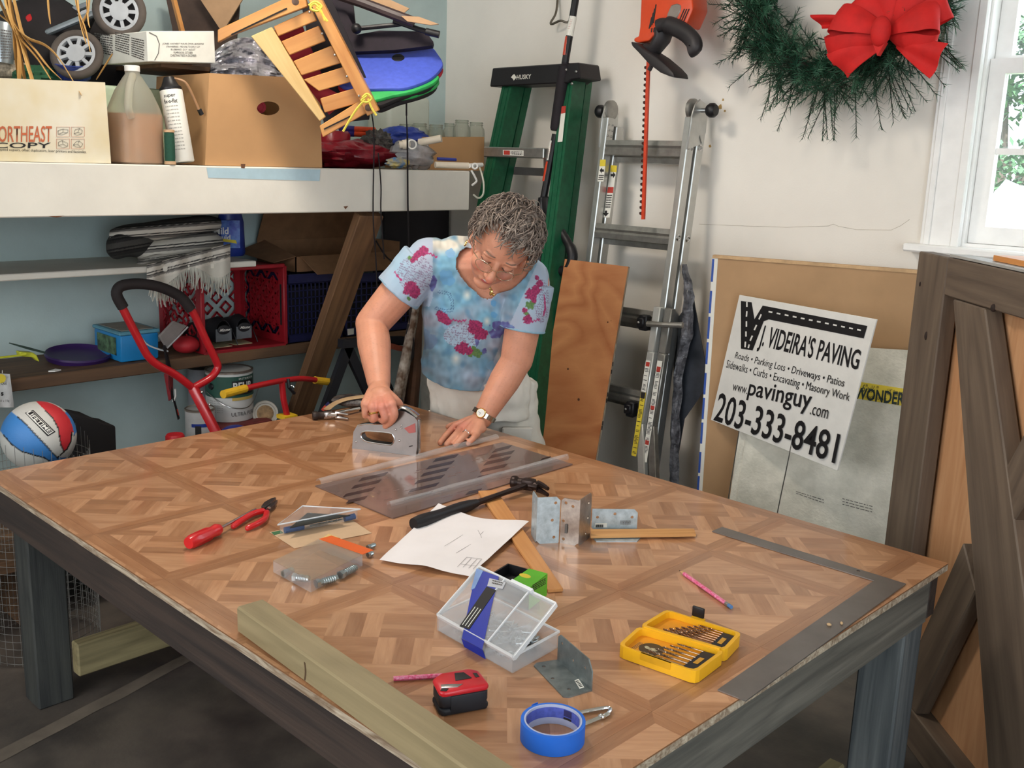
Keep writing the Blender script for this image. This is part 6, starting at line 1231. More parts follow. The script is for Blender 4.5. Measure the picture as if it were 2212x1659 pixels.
def curl(a, c, w, h, turns=.8, lift=.004):
    a, c = T(*a), T(*c); d = (c-a).normalized(); s = d.cross(V((0, 0, 1)))
    def f(u, v):
        t = v*turns*pi; return lerp(a, c, u)+s*(w*(1-cos(t)))+V((0, 0, lift+h*sin(t)*(1+.25*NZ.noise(V((u*6, v, w*99))))))
    return MB().grid(f, 40, 10, .0006).build('curled_film', film, pst, smooth=True)
curl((694, 1050), (1078, 950), -.011, .012, .9); curl((836, 1094), (1220, 990), .007, .010, 1.2)
# ---- oak strip, paper
tag(MB().prism([T(*q, .0006) for q in ((1033, 1066), (1183, 1281), (1216, 1278), (1072, 1064))], (0, 0, .007)).build('oak_strip', wood('oak_strip', (216, 156, 96), (198, 136, 78), .5, across=70), None, T(1183, 1281)-T(1033, 1066), .0008), 'flat orange oak strip lying under the dark hammer', 'wood strip')
pap = thing('paper_sheet', 'creased white sheet of paper with faint pencil sketch', 'paper', T(980, 1180)); pc = pm('white_paper', (238, 232, 232), .7, var=.015)
def paperf(u, v):
    L = lerp(V((820, 1216, 0)), V((947, 1099, 0)), v); R_ = lerp(V((1014, 1252, 0)), V((1142, 1138, 0)), v); q = L.lerp(R_, u); bend = 14*sin(pi*u)*(v**2)*(1 if u > .1 else u*10)
    z = .003+.012*(v**2)*(1-u)*(.3+.7*abs(u-.35)) + .010*max(0, u-.4)*v+.006*sin(pi*u)*(1-v)*.4+.004*NZ.noise(V((u*3, v*3, 4)))
    return T(q.x, q.y+(10*(sin(pi*min(1, u*1.05))) if v > .5 else 0)*(v-.5)*2, 0)+V((0, 0, max(.0012, z)+.004))
MB().grid(paperf, 30, 24, .0004).build('sheet', pc, pap, smooth=True)
b = MB()
def pl(pts):
    for i in range(len(pts)-1):
        a_, c_ = T(*pts[i]), T(*pts[i+1]); b.beam(a_+V((0, 0, .0105)), c_+V((0, 0, .0105)), .0007, .0003)
for pts in (((988, 1235), (1008, 1214), (1040, 1218), (1022, 1240)), ((1000, 1236), (1018, 1216)), ((1012, 1238), (1030, 1218)), ((994, 1229), (1028, 1233)), ((1032, 1155), (1038, 1166), (1040, 1172)), ((1038, 1164), (1044, 1158)), ((960, 1190), (1000, 1165)), ((985, 1205), (1030, 1178))): pl(pts)
b.build('pencil_sketch', pm('pencil_line', (150, 146, 146), .7), pap)
# ---- galvanised brackets
def vz(x, y, p): return hx(x, y, p.x).z
def plate(base, top, holes, name, parent, th=.0022, cut=.006, tops=None):
    """upright plate between two table points, height from a pixel; real round holes"""
    a, c = base; d = (c-a).normalized(); n = d.cross(V((0, 0, 1))).normalized(); W = (c-a).length; h = top
    P = lambda u, v: a+d*u+V((0, 0, v))
    ol = [P(cut, 0), P(W-cut*.2, 0), P(W, cut*.2), P(W, h-cut), P(W-cut, h), P(0, h), P(0, cut)]
    hs = [[P(u*W+.0035*cos(2*pi*i/10), v*h+.0035*sin(2*pi*i/10)) for i in range(10)] for u, v in holes]
    return MB().prism(ol, n*th, holes=hs).build(name, galv, parent)
b0, b1, b2, b3, b4 = T(1147, 1155), T(1157, 1174.5), T(1206, 1172), T(1247, 1180), T(1272, 1161); h1 = vz(1159, 1075, b1)-H
k = thing('steel_bracket', 'upright galvanised angle bracket with pale blue face, left of the pair', 'bracket', b1)
plate((b1, b2), h1, [(.8, .87), (.68, .5), (.78, .13)], 'front_plate', k, cut=.008); plate((b1+(b0-b1).normalized()*.001, b0), h1*.98, [(.6, .8), (.6, .2)], 'side_flange', k)
k = thing('steel_bracket', 'upright galvanised angle bracket standing open at the right of the pair', 'bracket', b3); galv_keep = galv; galv = pm('galvanised_bright', (178, 170, 162), .3, .85, var=.16, scale=60, detail=6)
plate((b3, b2+(b3-b2).normalized()*.003), h1*.98, [(.75, .9), (.85, .5), (.8, .1), (.35, .85)], 'front_plate', k); plate((b3, b4), h1*1.0, [(.75, .82), (.75, .5), (.6, .18)], 'side_flange', k)
MB().prism([lerp(b3, b2, .55)+V((0, 0, .025))-sgn*-.0026, lerp(b3, b2, .68)+V((0, 0, .025))-sgn*-.0026, lerp(b3, b2, .68)+V((0, 0, .045))-sgn*-.0026, lerp(b3, b2, .55)+V((0, 0, .045))-sgn*-.0026], sgn*.0003).build('stamp', lgrey, k)
galv = galv_keep; b5, b6 = T(1277, 1146), T(1375, 1147); h2 = vz(1278, 1099, b5)-H; k = thing('steel_bracket', 'galvanised angle bracket lying on one flange under the split wood strip', 'bracket', b5)
plate((b5, b6), h2, [(.12, .62), (.5, .78), (.88, .64)], 'upright_plate', k, cut=.008); MB().prism([b5, b6, T(1383, 1163), T(1376, 1171), T(1288, 1171), T(1281, 1163)], (0, 0, .002)).build('base_plate', galv, k); BPx = plane3(b5, b6, b5+V((0, 0, 1))); nn = BPx.n if BPx.n.dot(CAM-b5) > 0 else -BPx.n
BF = Plane(BPx.p+nn*.0024, nn); bar(BF, ((1284, 1139), (1311, 1139), (1311, 1130), (1286, 1130)), paperw, k, 'label', .0006); fine(BF, ((1287, 1131.5), (1303, 1131.5), (1303, 1138), (1286, 1138)), 1, labblk, k, .0012, 'barcode', .1); fine(BF, ((1340, 1124), (1362, 1124), (1362, 1133), (1340, 1133)), 3, lgrey, k, .0008)
tag(MB().prism([T(*q, .0042) for q in ((1276, 1163), (1503, 1159), (1499, 1147), (1276, 1148))], (0, 0, .0055)).build('wood_strip', wood('split_pine_strip', (216, 164, 102), (186, 130, 74), .6, across=80), None, T(1503, 1159)-T(1276, 1163)), 'narrow split pine strip lying across the low bracket', 'wood strip')
k = thing('steel_bracket', 'grey angle bracket with barcode sticker standing near the front, beside the clear organizer', 'bracket', T(1240, 1470)); ga = pm('grey_galvanised', (140, 148, 148), .4, .75, var=.15, scale=50)
e0, e1 = T(1206, 1427), T(1279, 1493); MB().prism([T(1153, 1440), T(1159, 1434), e0, e1, T(1228, 1508), T(1216, 1507)], (0, 0, .0022), holes=[[T(x, y)+V((.003*cos(2*pi*i/9), .003*sin(2*pi*i/9), 0)) for i in range(9)] for x, y in ((1174.5, 1442), (1194, 1468), (1229, 1491))]).build('base_plate', ga, k)
d = (e1-e0).normalized(); Wd_ = (e1-e0).length; hh = vz(1212, 1366, e0)-H; n = d.cross(V((0, 0, 1))).normalized(); Pk = lambda u, v: e0+d*u+V((0, 0, v))
MB().prism([Pk(0, .0), Pk(Wd_, .0), Pk(Wd_, hh-.016), Pk(Wd_-.012, hh), Pk(.006, hh), Pk(0, hh-.006)], n*.0022, holes=[[Pk(u*Wd_+.003*cos(2*pi*i/9), v*hh+.003*sin(2*pi*i/9)) for i in range(9)] for u, v in ((.12, .75), (.46, .5), (.8, .6))]).build('upright_plate', ga, k)
MB().prism([T(*q, .0023) for q in ((1241, 1470), (1250, 1467), (1262, 1485), (1252, 1488))], (0, 0, .0004)).build('label', paperw, k); b = MB()
for i in range(5): p = lerp(V((1243, 1471.5, 0)), V((1254, 1486, 0)), i/5); b.prism([T(p.x, p.y, .0028), T(p.x+6, p.y-1.5, .0028), T(p.x+7, p.y-.2, .0028), T(p.x+1, p.y+1.3, .0028)], (0, 0, .0002))
stuff(b.build('barcode', labblk, k))
# ---- framing square with two wood crumbs, pencils
sq = thing('framing_square', 'grey steel framing square lying along the right edge of the workbench', 'square', T(1800, 1270)); sqm = pm('square_steel', (136, 130, 126), .38, .7, var=.08, scale=12)
MB().prism([T(*q, .0008) for q in ((1538, 1149), (1560, 1140), (1957, 1263), (1611, 1516), (1550, 1492), (1888, 1256))], (0, 0, .0022), holes=[[T(1854, 1235, .0008)+V((.004*cos(2*pi*i/10), .004*sin(2*pi*i/10), 0)) for i in range(10)]]).build('square_blade', sqm, sq)
for x, y, l in ((1791, 1349, 'tiny wood crumb on the framing square, left of two'), (1818, 1346, 'tiny wood crumb on the framing square, right of two')):
    b = MB(); b.ell(T(x, y, .0055), (.0045, .0028, .0028), rot('Z', x), 8, 6); tag(b.build('wood_crumb', tanp), l, 'crumb')
pink = pm('pink_foil_pencil', (214, 50, 110), .35, var=.5, scale=220, col2=(236, 160, 190))
def pencil(tip, end, label, eraser=True, z=.0045):
    a, c = T(*tip, z), T(*end, z); d = (c-a).normalized(); L = (c-a).length; t = thing('pencil', label, 'pencil', (a+c)/2-V((0, 0, z)))
    MB().tube([a+d*.018, c-d*(.012 if eraser else 0)], .0038, 6).build('barrel', pink, t, smooth=False); MB().tube([a+d*.005, a+d*.018], [.0012, .0037], 8).build('sharpened_wood', pm('cedar', (214, 172, 124), .6), t); MB().tube([a, a+d*.005], [.0003, .0012], 6).build('lead', INK, t)
    if eraser: MB().tube([c-d*.012, c-d*.003], .004, 12).build('ferrule', STEEL, t); MB().tube([c-d*.003, c+d*.006], [.0038, .0036], 12).build('eraser', pm('blue_eraser', (92, 136, 190), .7), t)
pencil((1467, 1232), (1576, 1309), 'pink foil pencil with blue eraser lying beside the yellow drill case'); pencil((985, 1458), (850, 1466), 'pink foil pencil lying behind the red tape measure', False)
# ---- drill bit case
dc = thing('drill_bit_case', 'open yellow drill bit case with black latch', 'tool case', T(1470, 1400)); yl = pm('yellow_case_plastic', (238, 178, 30), .38, var=.05, coat=.15); yl2 = pm('orange_yellow_inside', (236, 156, 34), .5, var=.08)
z1 = .022; FL, FR, BR, BL, HL, HR = [T(x, y, z1) for x, y in ((1335, 1393), (1505, 1452), (1603, 1367), (1440, 1316), (1381, 1352), (1567, 1406))]
dn_ = V((0, 0, -z1+.0008))
def tray(a, c, d, e, nm):                # a,c front edge; d,e back edge (top rim corners)
    def inset(p, q, r_, s_, k):
        ce = (p+q+r_+s_)/4; return [x+(ce-x).normalized()*k for x in (p, q, r_, s_)]
    def cham(L, f=.16):
        o = []
        for i in range(4):
            p, q, r_ = L[i-1], L[i], L[(i+1) % 4]; o += [q+(p-q).normalized()*.010, q+((p-q).normalized()+(r_-q).normalized())*.0028, q+(r_-q).normalized()*.010]
        return o
    O = [a, c, d, e]; I = inset(*O, .0075)
    MB().prism(cham(O), dn_, holes=[cham(I)]).build('case_wall', yl, dc, smooth=False); MB().prism([p+V((0, 0, -.012)) for p in cham(I)], V((0, 0, -.009))).build('case_floor', yl2, dc)
    return I
I1 = tray(FL, FR, lerp(HR, FR, .02), lerp(HL, FL, .02), 'f'); I2 = tray(lerp(HL, BL, .02), lerp(HR, BR, .02), BR, BL, 'b')
b = MB(); b.beam(lerp(HL, HR, .06), lerp(HL, HR, .94), .006, .006); b.build('hinge_bar', yl, dc)
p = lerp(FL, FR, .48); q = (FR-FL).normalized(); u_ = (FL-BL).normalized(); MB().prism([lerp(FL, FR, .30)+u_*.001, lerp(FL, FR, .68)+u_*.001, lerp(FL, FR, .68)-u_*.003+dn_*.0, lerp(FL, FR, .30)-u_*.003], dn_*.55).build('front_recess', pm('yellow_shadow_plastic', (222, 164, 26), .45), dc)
p = lerp(BL, BR, .40); MB().prism([lerp(BL, BR, .33)-u_*.002, lerp(BL, BR, .50)-u_*.002, lerp(BL, BR, .50)-u_*.008, lerp(BL, BR, .33)-u_*.008], V((0, 0, -.008))).build('latch_mount', yl, dc)
MB().box(lerp(BL, BR, .40)-u_*.008+V((0, 0, .009)), (.023, .005, .019), M((q, u_, V((0, 0, 1)))).transposed()).build('latch', BLACK, dc, bevel=.002, seg=2)
hold = pm('black_bit_holder', (38, 36, 40), .5); bit = pm('bronze_bit', (150, 112, 86), .3, .85, var=.1); bits = pm('silver_bit', (150, 128, 108), .3, .85)
for I, (na, nb_, mt) in ((I1, (6, 0, bits)), (I2, (8, 0, bit))):
    a, c, d, e = I; dz = V((0, 0, -.006)); h0, h1_ = lerp(a, c, .80), lerp(a, c, .985); g0, g1 = lerp(e, d, .80), lerp(e, d, .985)
    MB().prism([lerp(h0, g0, .04)+dz, lerp(h1_, g1, .04)+dz, lerp(h1_, g1, .62)+dz, lerp(h1_, g1, .96)+dz, lerp(h0, g0, .96)+dz], V((0, 0, -.006))).build('bit_holder', hold, dc, bevel=.0015); bho = dc.children[-1] if 0 else [o for o in dc.children if o.name.startswith('bit_holder')][-1]
    mm = lerp(lerp(h0, h1_, .5), lerp(g0, g1, .5), .5)+dz+V((0, 0, .0004)); yv = (lerp(g0, g1, .5)-lerp(h0, h1_, .5)).normalized(); MB().prism([mm-yv*.012-q*.004, mm-yv*.012+q*.004, mm+yv*.012+q*.004, mm+yv*.012-q*.004], V((0, 0, .0004))).build('label', pm('orange_label', (220, 160, 50), .5), dc)
    for i in range(na):
        f = .12+.8*i/(na-1); st = lerp(lerp(a, c, .82), lerp(e, d, .82), f)+dz; ln = (.30+.32*(1-f) if mt is bits else .25+.42*(1-abs(f-.15))); en = lerp(lerp(a, c, .82-ln), lerp(e, d, .82-ln), f)+dz; r_ = .0011+.0013*(1-f if mt is bits else 1-abs(f-.2))
        n = 26; pts = []; rs = []
        b = MB(); ax_ = (en-st); _, y_, zz_ = frame(ax_)
        for hx_ in (0, pi): b.tube([st+ax_*(.35+.65*j/n)+(y_*cos(hx_+j*.9)+zz_*sin(hx_+j*.9))*r_*.55 for j in range(n+1)], r_*.62, 5)
        b.tube([st, st+ax_*.4], r_*.8, 8); b.build('drill_bit', mt, bho, smooth=True)
a, c, d, e = I1; cc_ = lerp(lerp(a, c, .27), lerp(e, d, .27), .50)+V((0, 0, -.0115)); MB().lathe([(0, 0), (.021, 0)], cc_, (0, 0, 1), 28).build('round_label', pm('dark_round_label', (78, 60, 36), .5), dc); MB().ell(cc_+q*.004+V((0, 0, .0004)), (.010, .0055, .0004), rot('Z', .5), 12, 6).ell(cc_-q*.008+V((0, 0, .0004)), (.006, .004, .0004), rot('Z', -.5), 10, 6).build('cream_print', pm('cream_print', (206, 196, 160), .5, var=.3, scale=200), dc)
b = MB()
for i in range(3): s_ = lerp(lerp(a, c, .06+.02*i), lerp(e, d, .06+.02*i), .25)+V((0, 0, -.0116)); b.beam(s_, s_+u_*-.03, .0006, .0003)
b.build('fine_print', lgrey, dc)
# ---- clear organizer with lid up, screws
og = thing('organizer_box', 'clear plastic organizer with raised lid, blue label and screws', 'storage box', T(1075, 1400)); clp = pm('frosted_clear_plastic', (226, 228, 230), .22, trans=.45, alpha=.36, ior=1.2, var=.03); rimp = pm('clear_plastic_edge', (232, 234, 236), .3, alpha=.8, var=.02)
z1 = .03; Fb, Rb_, Lb = T(1107, 1456), T(1206, 1400), T(944, 1362); Bb = Lb+Rb_-Fb; up3 = V((0, 0, z1))
O = [Lb, Fb, Rb_, Bb]; ce = sum(O, V())/4; I = [p+(ce-p).normalized()*.003 for p in O]
MB().prism([p+V((0, 0, .001)) for p in O], V((0, 0, z1)), holes=[[p+V((0, 0, .001)) for p in I]]).build('tray_wall', clp, og, smooth=False); MB().prism([p+V((0, 0, .001)) for p in I], (0, 0, .002)).build('tray_floor', clp, og)
b = MB(); [b.beam(O[i-1]+up3, O[i]+up3, .0035, .003) for i in range(4)]; b.build('tray_rim', rimp, og)
for f in (.33, .66): MB().beam(lerp(Lb, Fb, f)+V((0, 0, .012)), lerp(Bb, Rb_, f)+V((0, 0, .012)), .0016, .02).build('divider', clp, og)
dvec = Rb_-Fb; best = None
for i in range(10, 90):
    a = rad(i); p = Fb+up3+dvec*cos(a)+V((0, 0, 1))*dvec.length*sin(a); x, y = topx(p); s_ = abs(x-1195)+abs(y-1303)
    if best is None or s_ < best[0]: best = (s_, a)
LA = best[1]; lv = dvec*cos(LA)+V((0, 0, 1))*dvec.length*sin(LA); ln_ = lv.cross(Fb-Lb).normalized(); ln_ = ln_ if ln_.dot(CAM-Fb) > 0 else -ln_
LO = [Lb+up3, Fb+up3, Fb+up3+lv, Lb+up3+lv]; lid = MB().prism(LO, -ln_*.0018).build('lid', clp, og); b = MB(); [b.beam(LO[i-1]-ln_*.004, LO[i]-ln_*.004, .004, .008, up=ln_) for i in range(4)]; b.beam(lerp(LO[0], LO[1], .36), lerp(LO[3], LO[2], .36), .002, .003, up=ln_); b.beam(lerp(LO[0], LO[1], .68), lerp(LO[3], LO[2], .68), .002, .003, up=ln_); b.build('lid_rim', rimp, lid)
MB().beam(lerp(LO[3], LO[2], .45), lerp(LO[3], LO[2], .72), .006, .01, up=ln_).build('lid_latch', rimp, lid)
LP = Plane(LO[0]+ln_*.0006, ln_); blu = pm('royal_blue_label', (24, 44, 150), .35, var=.08); bar(LP, ((1030, 1229), (1078, 1246), (1062, 1311), (1042, 1404), (998, 1379), (1014, 1303)), blu, og, 'label', .0006)
bar(LP, ((1052, 1268), (1072, 1276), (1014, 1361), (993, 1354)), INK, og, 'label_panel', .0012); bar(LP, ((1058, 1250), (1093, 1259), (1086, 1273), (1053, 1267)), pm('pale_grey_label', (186, 186, 190), .5), og, 'label_panel', .0012)
for i in range(3): p0_ = (1027+6*i, 1312+2.4*i); p1_ = (999+6*i, 1351+2.4*i); bar(LP, ((p0_[0], p0_[1]), (p0_[0]+1, p0_[1]+.5), (p1_[0]+1, p1_[1]+.5), (p1_[0], p1_[1])), paperw, og, 'print_line', .0016)
bar(LP, ((1030, 1229), (1044, 1234), (1026, 1272), (1018, 1275)), pm('pale_blue_label', (120, 150, 200), .4), og, 'label_panel', .0012); fine(LP, ((1065, 1253), (1088, 1259), (1085, 1268), (1063, 1263)), 2, lgrey, og, .0018)
FPn = plane3(Lb, Fb, Lb+up3); fn_ = FPn.n if FPn.n.dot(CAM-Lb) > 0 else -FPn.n; bar(Plane(Lb+fn_*.0008, fn_), ((997, 1379), (1043, 1404), (1052, 1430), (1006, 1404)), blu, og, 'label', .0006)
scm = pm('zinc_screw', (196, 204, 208), .28, .9, var=.1); rg = random.Random(9); sb = []
proto = None
for i in range(95):
    u, v = rg.uniform(.1, .9), rg.choice((.15, .2, .5, .55, .8, .85, .88)); p = lerp(lerp(I[0], I[1], u), lerp(I[3], I[2], u), v); a = rg.uniform(0, pi); l = rg.uniform(.018, .026)
    if i > 80: u = .95; p = lerp(lerp(I[0], I[1], rg.uniform(.72, .95)), lerp(I[3], I[2], rg.uniform(.72, .95)), rg.uniform(.6, .9)); l = .03
    z = H+.005+rg.uniform(0, .012); d = V((cos(a), sin(a), rg.uniform(-.15, .25))).normalized(); p = p.lerp(ce, .12); p.z = z
    if proto is None:
        mb_ = MB(); mb_.tube([(0, 0, 0), (0, 0, .85), (0, 0, 1)], [.065, .065, .01], 6); mb_.lathe([(0, -.06), (.14, -.06), (.065, .05)], (0, 0, 0), (0, 0, 1), 8); proto = mb_.build('screw', scm, og); o = proto; [setattr(v, 'co', v.co+og.location) for v in proto.data.vertices]
    else: o = bpy.data.objects.new('screw', proto.data); COL.objects.link(o); o.parent = og
    o.location = p-d*l/2-og.location; o.rotation_euler = d.to_track_quat('Z', 'Y').to_euler(); o.scale = (l, l, l)
# ---- black and green package
gpk = thing('bit_package', 'black plastic package with bright green end label behind the clear organizer', 'package', T(1125, 1275)); z1 = .045
Q = [T(*q, z1) for q in ((1062, 1238), (1097, 1217), (1181, 1240), (1142, 1270))]; ce2 = sum(Q, V())/4; I = [p+(ce2-p).normalized()*.004 for p in Q]; dz = V((0, 0, -z1+.001))
MB().prism(Q, dz, holes=[I]).build('tray_wall', BLACK, gpk, smooth=False); MB().prism([p+V((0, 0, -.02)) for p in I], V((0, 0, -.02))).build('tray_floor', hold, gpk); grn = pm('bright_green_card', (96, 184, 44), .45, var=.06)
e_ = .55; up_l = [lerp(Q[3], Q[0], .02), lerp(Q[3], Q[0], .45), lerp(Q[2], Q[1], .45), lerp(Q[2], Q[1], -.02)]; up_l[0] = lerp(Q[3], Q[0], -.03); MB().prism([p+V((0, 0, .0006)) for p in up_l], (0, 0, .001)).build('green_top', grn, gpk)
fnv = (Q[3]-Q[0]).normalized()*.0016; MB().prism([Q[3]+fnv, Q[2]+fnv, Q[2]+fnv+dz*.95, Q[3]+fnv+dz*.95], fnv*.4).build('green_front', grn, gpk)
ye_ = lerp(up_l[1], up_l[2], .5); ye_ = lerp(ye_, lerp(up_l[0], up_l[3], .5), .25)+V((0, 0, .0018)); MB().lathe([(0, 0), (.008, 0)], ye_, (0, 0, 1), 16, sx=1.6).build('yellow_oval', labyel, gpk); GFp = Plane(Q[3]+fnv*1.5, fnv)
fine(GFp, ((1150, 1262), (1178, 1248), (1178, 1262), (1150, 1278)), 4, labblk, gpk, .0006)
# ---- tape measure
tm = thing('tape_measure', 'red and black tape measure lying beside the wooden post', 'tape measure', T(990, 1530)); c = T(988, 1524); ang = math.atan2((T(1040, 1508)-T(950, 1524)).y, (T(1040, 1508)-T(950, 1524)).x); R_ = rot('Z', ang)
redm = pm('red_tape_case', (196, 28, 40), .35, var=.06, coat=.2); rub = pm('black_tape_rubber', (32, 34, 40), .6, var=.1)
def tmp(pts, z0, z1, nm, mt, bv=.004): return MB().prism([c+R_ @ V((x, y, 0))+V((0, 0, z0)) for x, y in pts], (0, 0, z1-z0)).build(nm, mt, tm, bevel=bv, seg=2)
ol = [(-.036, -.020), (-.03, -.026), (.038, -.026), (.041, -.02), (.041, .02), (.028, .031), (-.016, .031), (-.034, .018)]
tmp(ol, .001, .012, 'lower_shell', rub); tmp([(x*.97, y*.97) for x, y in ol], .012, .033, 'middle_shell', rub); tmp(ol, .031, .0405, 'upper_shell', redm)
tmp([(x*.99, -.0268 if y < 0 else -.02) for x, y in ((-.02, -1), (.036, -1), (.036, 1), (-.02, 1))], .004, .032, 'rubber_face', rub, .002); tmp([(-.004, .0), (.022, .0), (.016, .02), (.002, .022)], .0405, .0415, 'belt_clip', INK, .0005); tmp([(-.030, -.014), (-.006, -.018), (.004, -.012), (-.016, -.006), (-.028, -.004)], .0405, .0413, 'badge', STEEL, .0003); tmp([(-.034, -.02), (-.026, -.024), (-.02, -.018), (-.03, -.014)], .0405, .0412, 'lock_button', INK, .0004); tmp([(.028, .0), (.034, .0), (.034, .012), (.028, .014)], .0405, .0412, 'corner_patch', INK, .0004)
# ---- masking tape
tr = thing('masking_tape', 'roll of bright blue masking tape at the front of the workbench', 'tape roll', T(1193, 1596)); c = T(1193, 1596); R0 = .0455; hT = .03; blt = pm('blue_masking_tape', (30, 104, 208), .55, var=.03, bump=.05)
MB().lathe([(R0-.0045, .0006), (R0, .0006), (R0, hT), (R0-.0045, hT), (R0-.0045, .0006)], c, (0, 0, 1), 56).build('tape_layers', blt, tr); MB().lathe([(R0-.0068, .0004), (R0-.0047, .0004), (R0-.0047, hT+.0004), (R0-.0068, hT+.0004), (R0-.0068, .0004)], c, (0, 0, 1), 56).build('core', pm('blue_grey_core', (176, 184, 214), .6, var=.06), tr)
def arc(a0, a1, z0, z1, mt, nm, r_=R0-.0072): MB().grid(lambda u, v: c+V((cos(a0+(a1-a0)*u)*r_, sin(a0+(a1-a0)*u)*r_, z0+(z1-z0)*v)), 24, 1).build(nm, mt, tr, smooth=True)
va = math.atan2(c.y-CAM.y, c.x-CAM.x); arc(va-1.3, va+1.35, .011, .027, pm('core_print_blue', (84, 98, 190), .6, var=.15, scale=120), 'core_print'); arc(va-.75, va-.4, .016, .026, pm('core_print_dark', (50, 48, 100), .6), 'core_print', R0-.0076); arc(va-.75, va-.4, .011, .0145, labblk, 'core_print', R0-.0076)
fl_ = T(1245, 1528); MB().grid(lambda u, v: c+V((cos(va+.75-.25*u)*(R0+.0006+.002*u), sin(va+.75-.25*u)*(R0+.0006+.002*u), .001+hT*v)), 6, 2, .0004).build('loose_end', blt, tr, smooth=True)
tag(MB().tube(bez([T(1246, 1541, .004), T(1285, 1533, .004), T(1312, 1529, .004), T(1319, 1534, .004), T(1312, 1543, .004), T(1290, 1553, .004), T(1258, 1566, .004)], 5), .0032, 8).ell(T(1300, 1548, .005), (.006, .0045, .0045), rot('Z', .6), 10, 6).build('steel_clip', CHROME, smooth=True), 'bent shiny steel clip lying behind the blue tape roll', 'clip')
# ---- wooden post
q0 = T(512, 1366); zt2 = vz(512, 1310, q0)-H; e = T(905, 1659)-q0; e.z = 0; e = e.normalized(); wv = hz(574, 1297, H+zt2)-V((q0.x, q0.y, H+zt2)); perp = V((-e.y, e.x, 0)); wdt = abs(wv.dot(perp)); L = 1.0
po = thing('wood_post', 'long greenish treated wood post lying along the near left edge of the workbench', 'lumber', q0+e*L/2+perp*wdt/2); ptw = wood('treated_post', (166, 148, 112), (132, 118, 86), .6, long=1.6, across=28, bump=.12, figure=.6)
s0 = q0+V((0, 0, .0008)); MB().prism([s0, s0+perp*wdt, s0+perp*wdt+V((0, 0, zt2)), s0+V((0, 0, zt2))], e*L).build('lumber', ptw, po, e, .003)
MB().grid(lambda u, v: s0+e*(.215+.003*sin(v*3)+.004*u)+V((0, 0, .004+.03*v))-perp*.0004, 2, 6, .001).build('crack', pm('post_crack', (84, 62, 40), .8), po)
# ---- screwdriver and cutters
sd = thing('screwdriver', 'screwdriver with fat red fluted handle', 'screwdriver', T(440, 1162)); rh = pm('red_handle_plastic', (206, 30, 36), .3, var=.06, coat=.3); zr = .015
a, c = T(410, 1172, zr), T(474, 1142, zr); d = (c-a).normalized(); L = (c-a).length; hb = MB(); prof = [(0, -.004), (.012, -.004), (.0145, .004), (.015, L*.25), (.0145, L*.6), (.0115, L*.72), (.0125, L*.82), (.0135, L*.9), (.010, L), (.0, L)]
hb.lathe(prof, a, d, 24); 
for i, p in enumerate(hb.v):
    ax_ = a+d*(p-a).dot(d); rr_ = p-ax_; t_ = (p-a).dot(d)/L
    if .1 < t_ < .7 and i % 4 == 0: p -= rr_*.16
hb.build('handle', rh, sd, smooth=True, ang=50); MB().tube([c, T(545, 1104, zr-.004), T(552, 1100, zr-.005)], [.003, .003, .0026], 10).build('shaft', STEEL, sd)
ct_ = thing('wire_cutters', 'pair of red handled diagonal cutters with dark jaws', 'cutters', T(560, 1112)); h1_ = bez([T(572, 1103, .009), T(548, 1109, .01), T(528, 1120, .01), T(504, 1137, .008)], 5); h2_ = bez([T(577, 1105, .009), T(572, 1120, .01), T(556, 1131, .01), T(535, 1141, .008)], 5)
for h_ in (h1_, h2_): MB().tube(h_, [.0045]+[.0068]*(len(h_)-2)+[.006], 10).ell(h_[-1], (.006,)*3, None, 10, 6).build('handle', rh, ct_, smooth=True)
jm = pm('dark_jaw_steel', (84, 76, 74), .35, .7, var=.2); jp = [T(*q, .003) for q in ((564, 1102), (570, 1094), (584, 1086), (597, 1082), (600, 1087), (594, 1098), (583, 1107), (574, 1109))]; MB().prism(jp[:4]+[T(586, 1096, .003), T(572, 1105, .003)], (0, 0, .011)).build('jaw', jm, ct_, bevel=.002); MB().prism([T(588, 1095, .003), jp[4], jp[5], jp[6], jp[7], T(574, 1106, .003)], (0, 0, .011)).build('jaw', jm, ct_, bevel=.002); MB().lathe([(0, 0), (.004, 0), (.004, .003), (0, .004)], T(581, 1098, .014), (0, 0, 1), 12).build('pivot', STEEL, ct_)
# ---- blister pack and clear case
bp_ = thing('blister_pack', 'blister pack with black triangular hinge on a tan card', 'package', T(695, 1150)); MB().prism([T(*q, .0008) for q in ((582, 1150), (636, 1185), (803, 1152), (750, 1117))], (0, 0, .0008)).build('backing_card', pm('tan_card', (204, 172, 138), .6, var=.06), bp_)
tri = [T(*q, .003) for q in ((612, 1152), (654, 1118), (770, 1123))]; cz_ = V((0, 0, .019)); MB().prism([p+cz_ for p in [T(*q, .003) for q in ((626, 1160), (664, 1127), (757, 1132))]], (0, 0, .0015)).build('hinge_plate', pm('black_hinge', (52, 56, 54), .4, .4), bp_); fpk = pm('clear_blister', (224, 226, 230), .1, trans=.5, alpha=.24, ior=1.2, var=.02, coat=.5)
fl3 = [T(*q, .0018) for q in ((600, 1156), (654, 1114), (778, 1121))]; MB().prism([lerp(p, sum(fl3, V())/3, .06) for p in fl3], (0, 0, .023)).build('blister_dome', fpk, bp_); tp3 = [p+V((0, 0, .023)) for p in fl3]; MB().tube(tp3, .0018, 6, True).build('blister_rim', rimp, bp_); b = MB()
for q in ((672, 1131), (716, 1133), (731, 1131), (655, 1147), (642, 1151)): b.ell(T(*q, .0)+V((0, 0, .0245)), (.002, .002, .001), None, 8, 4)
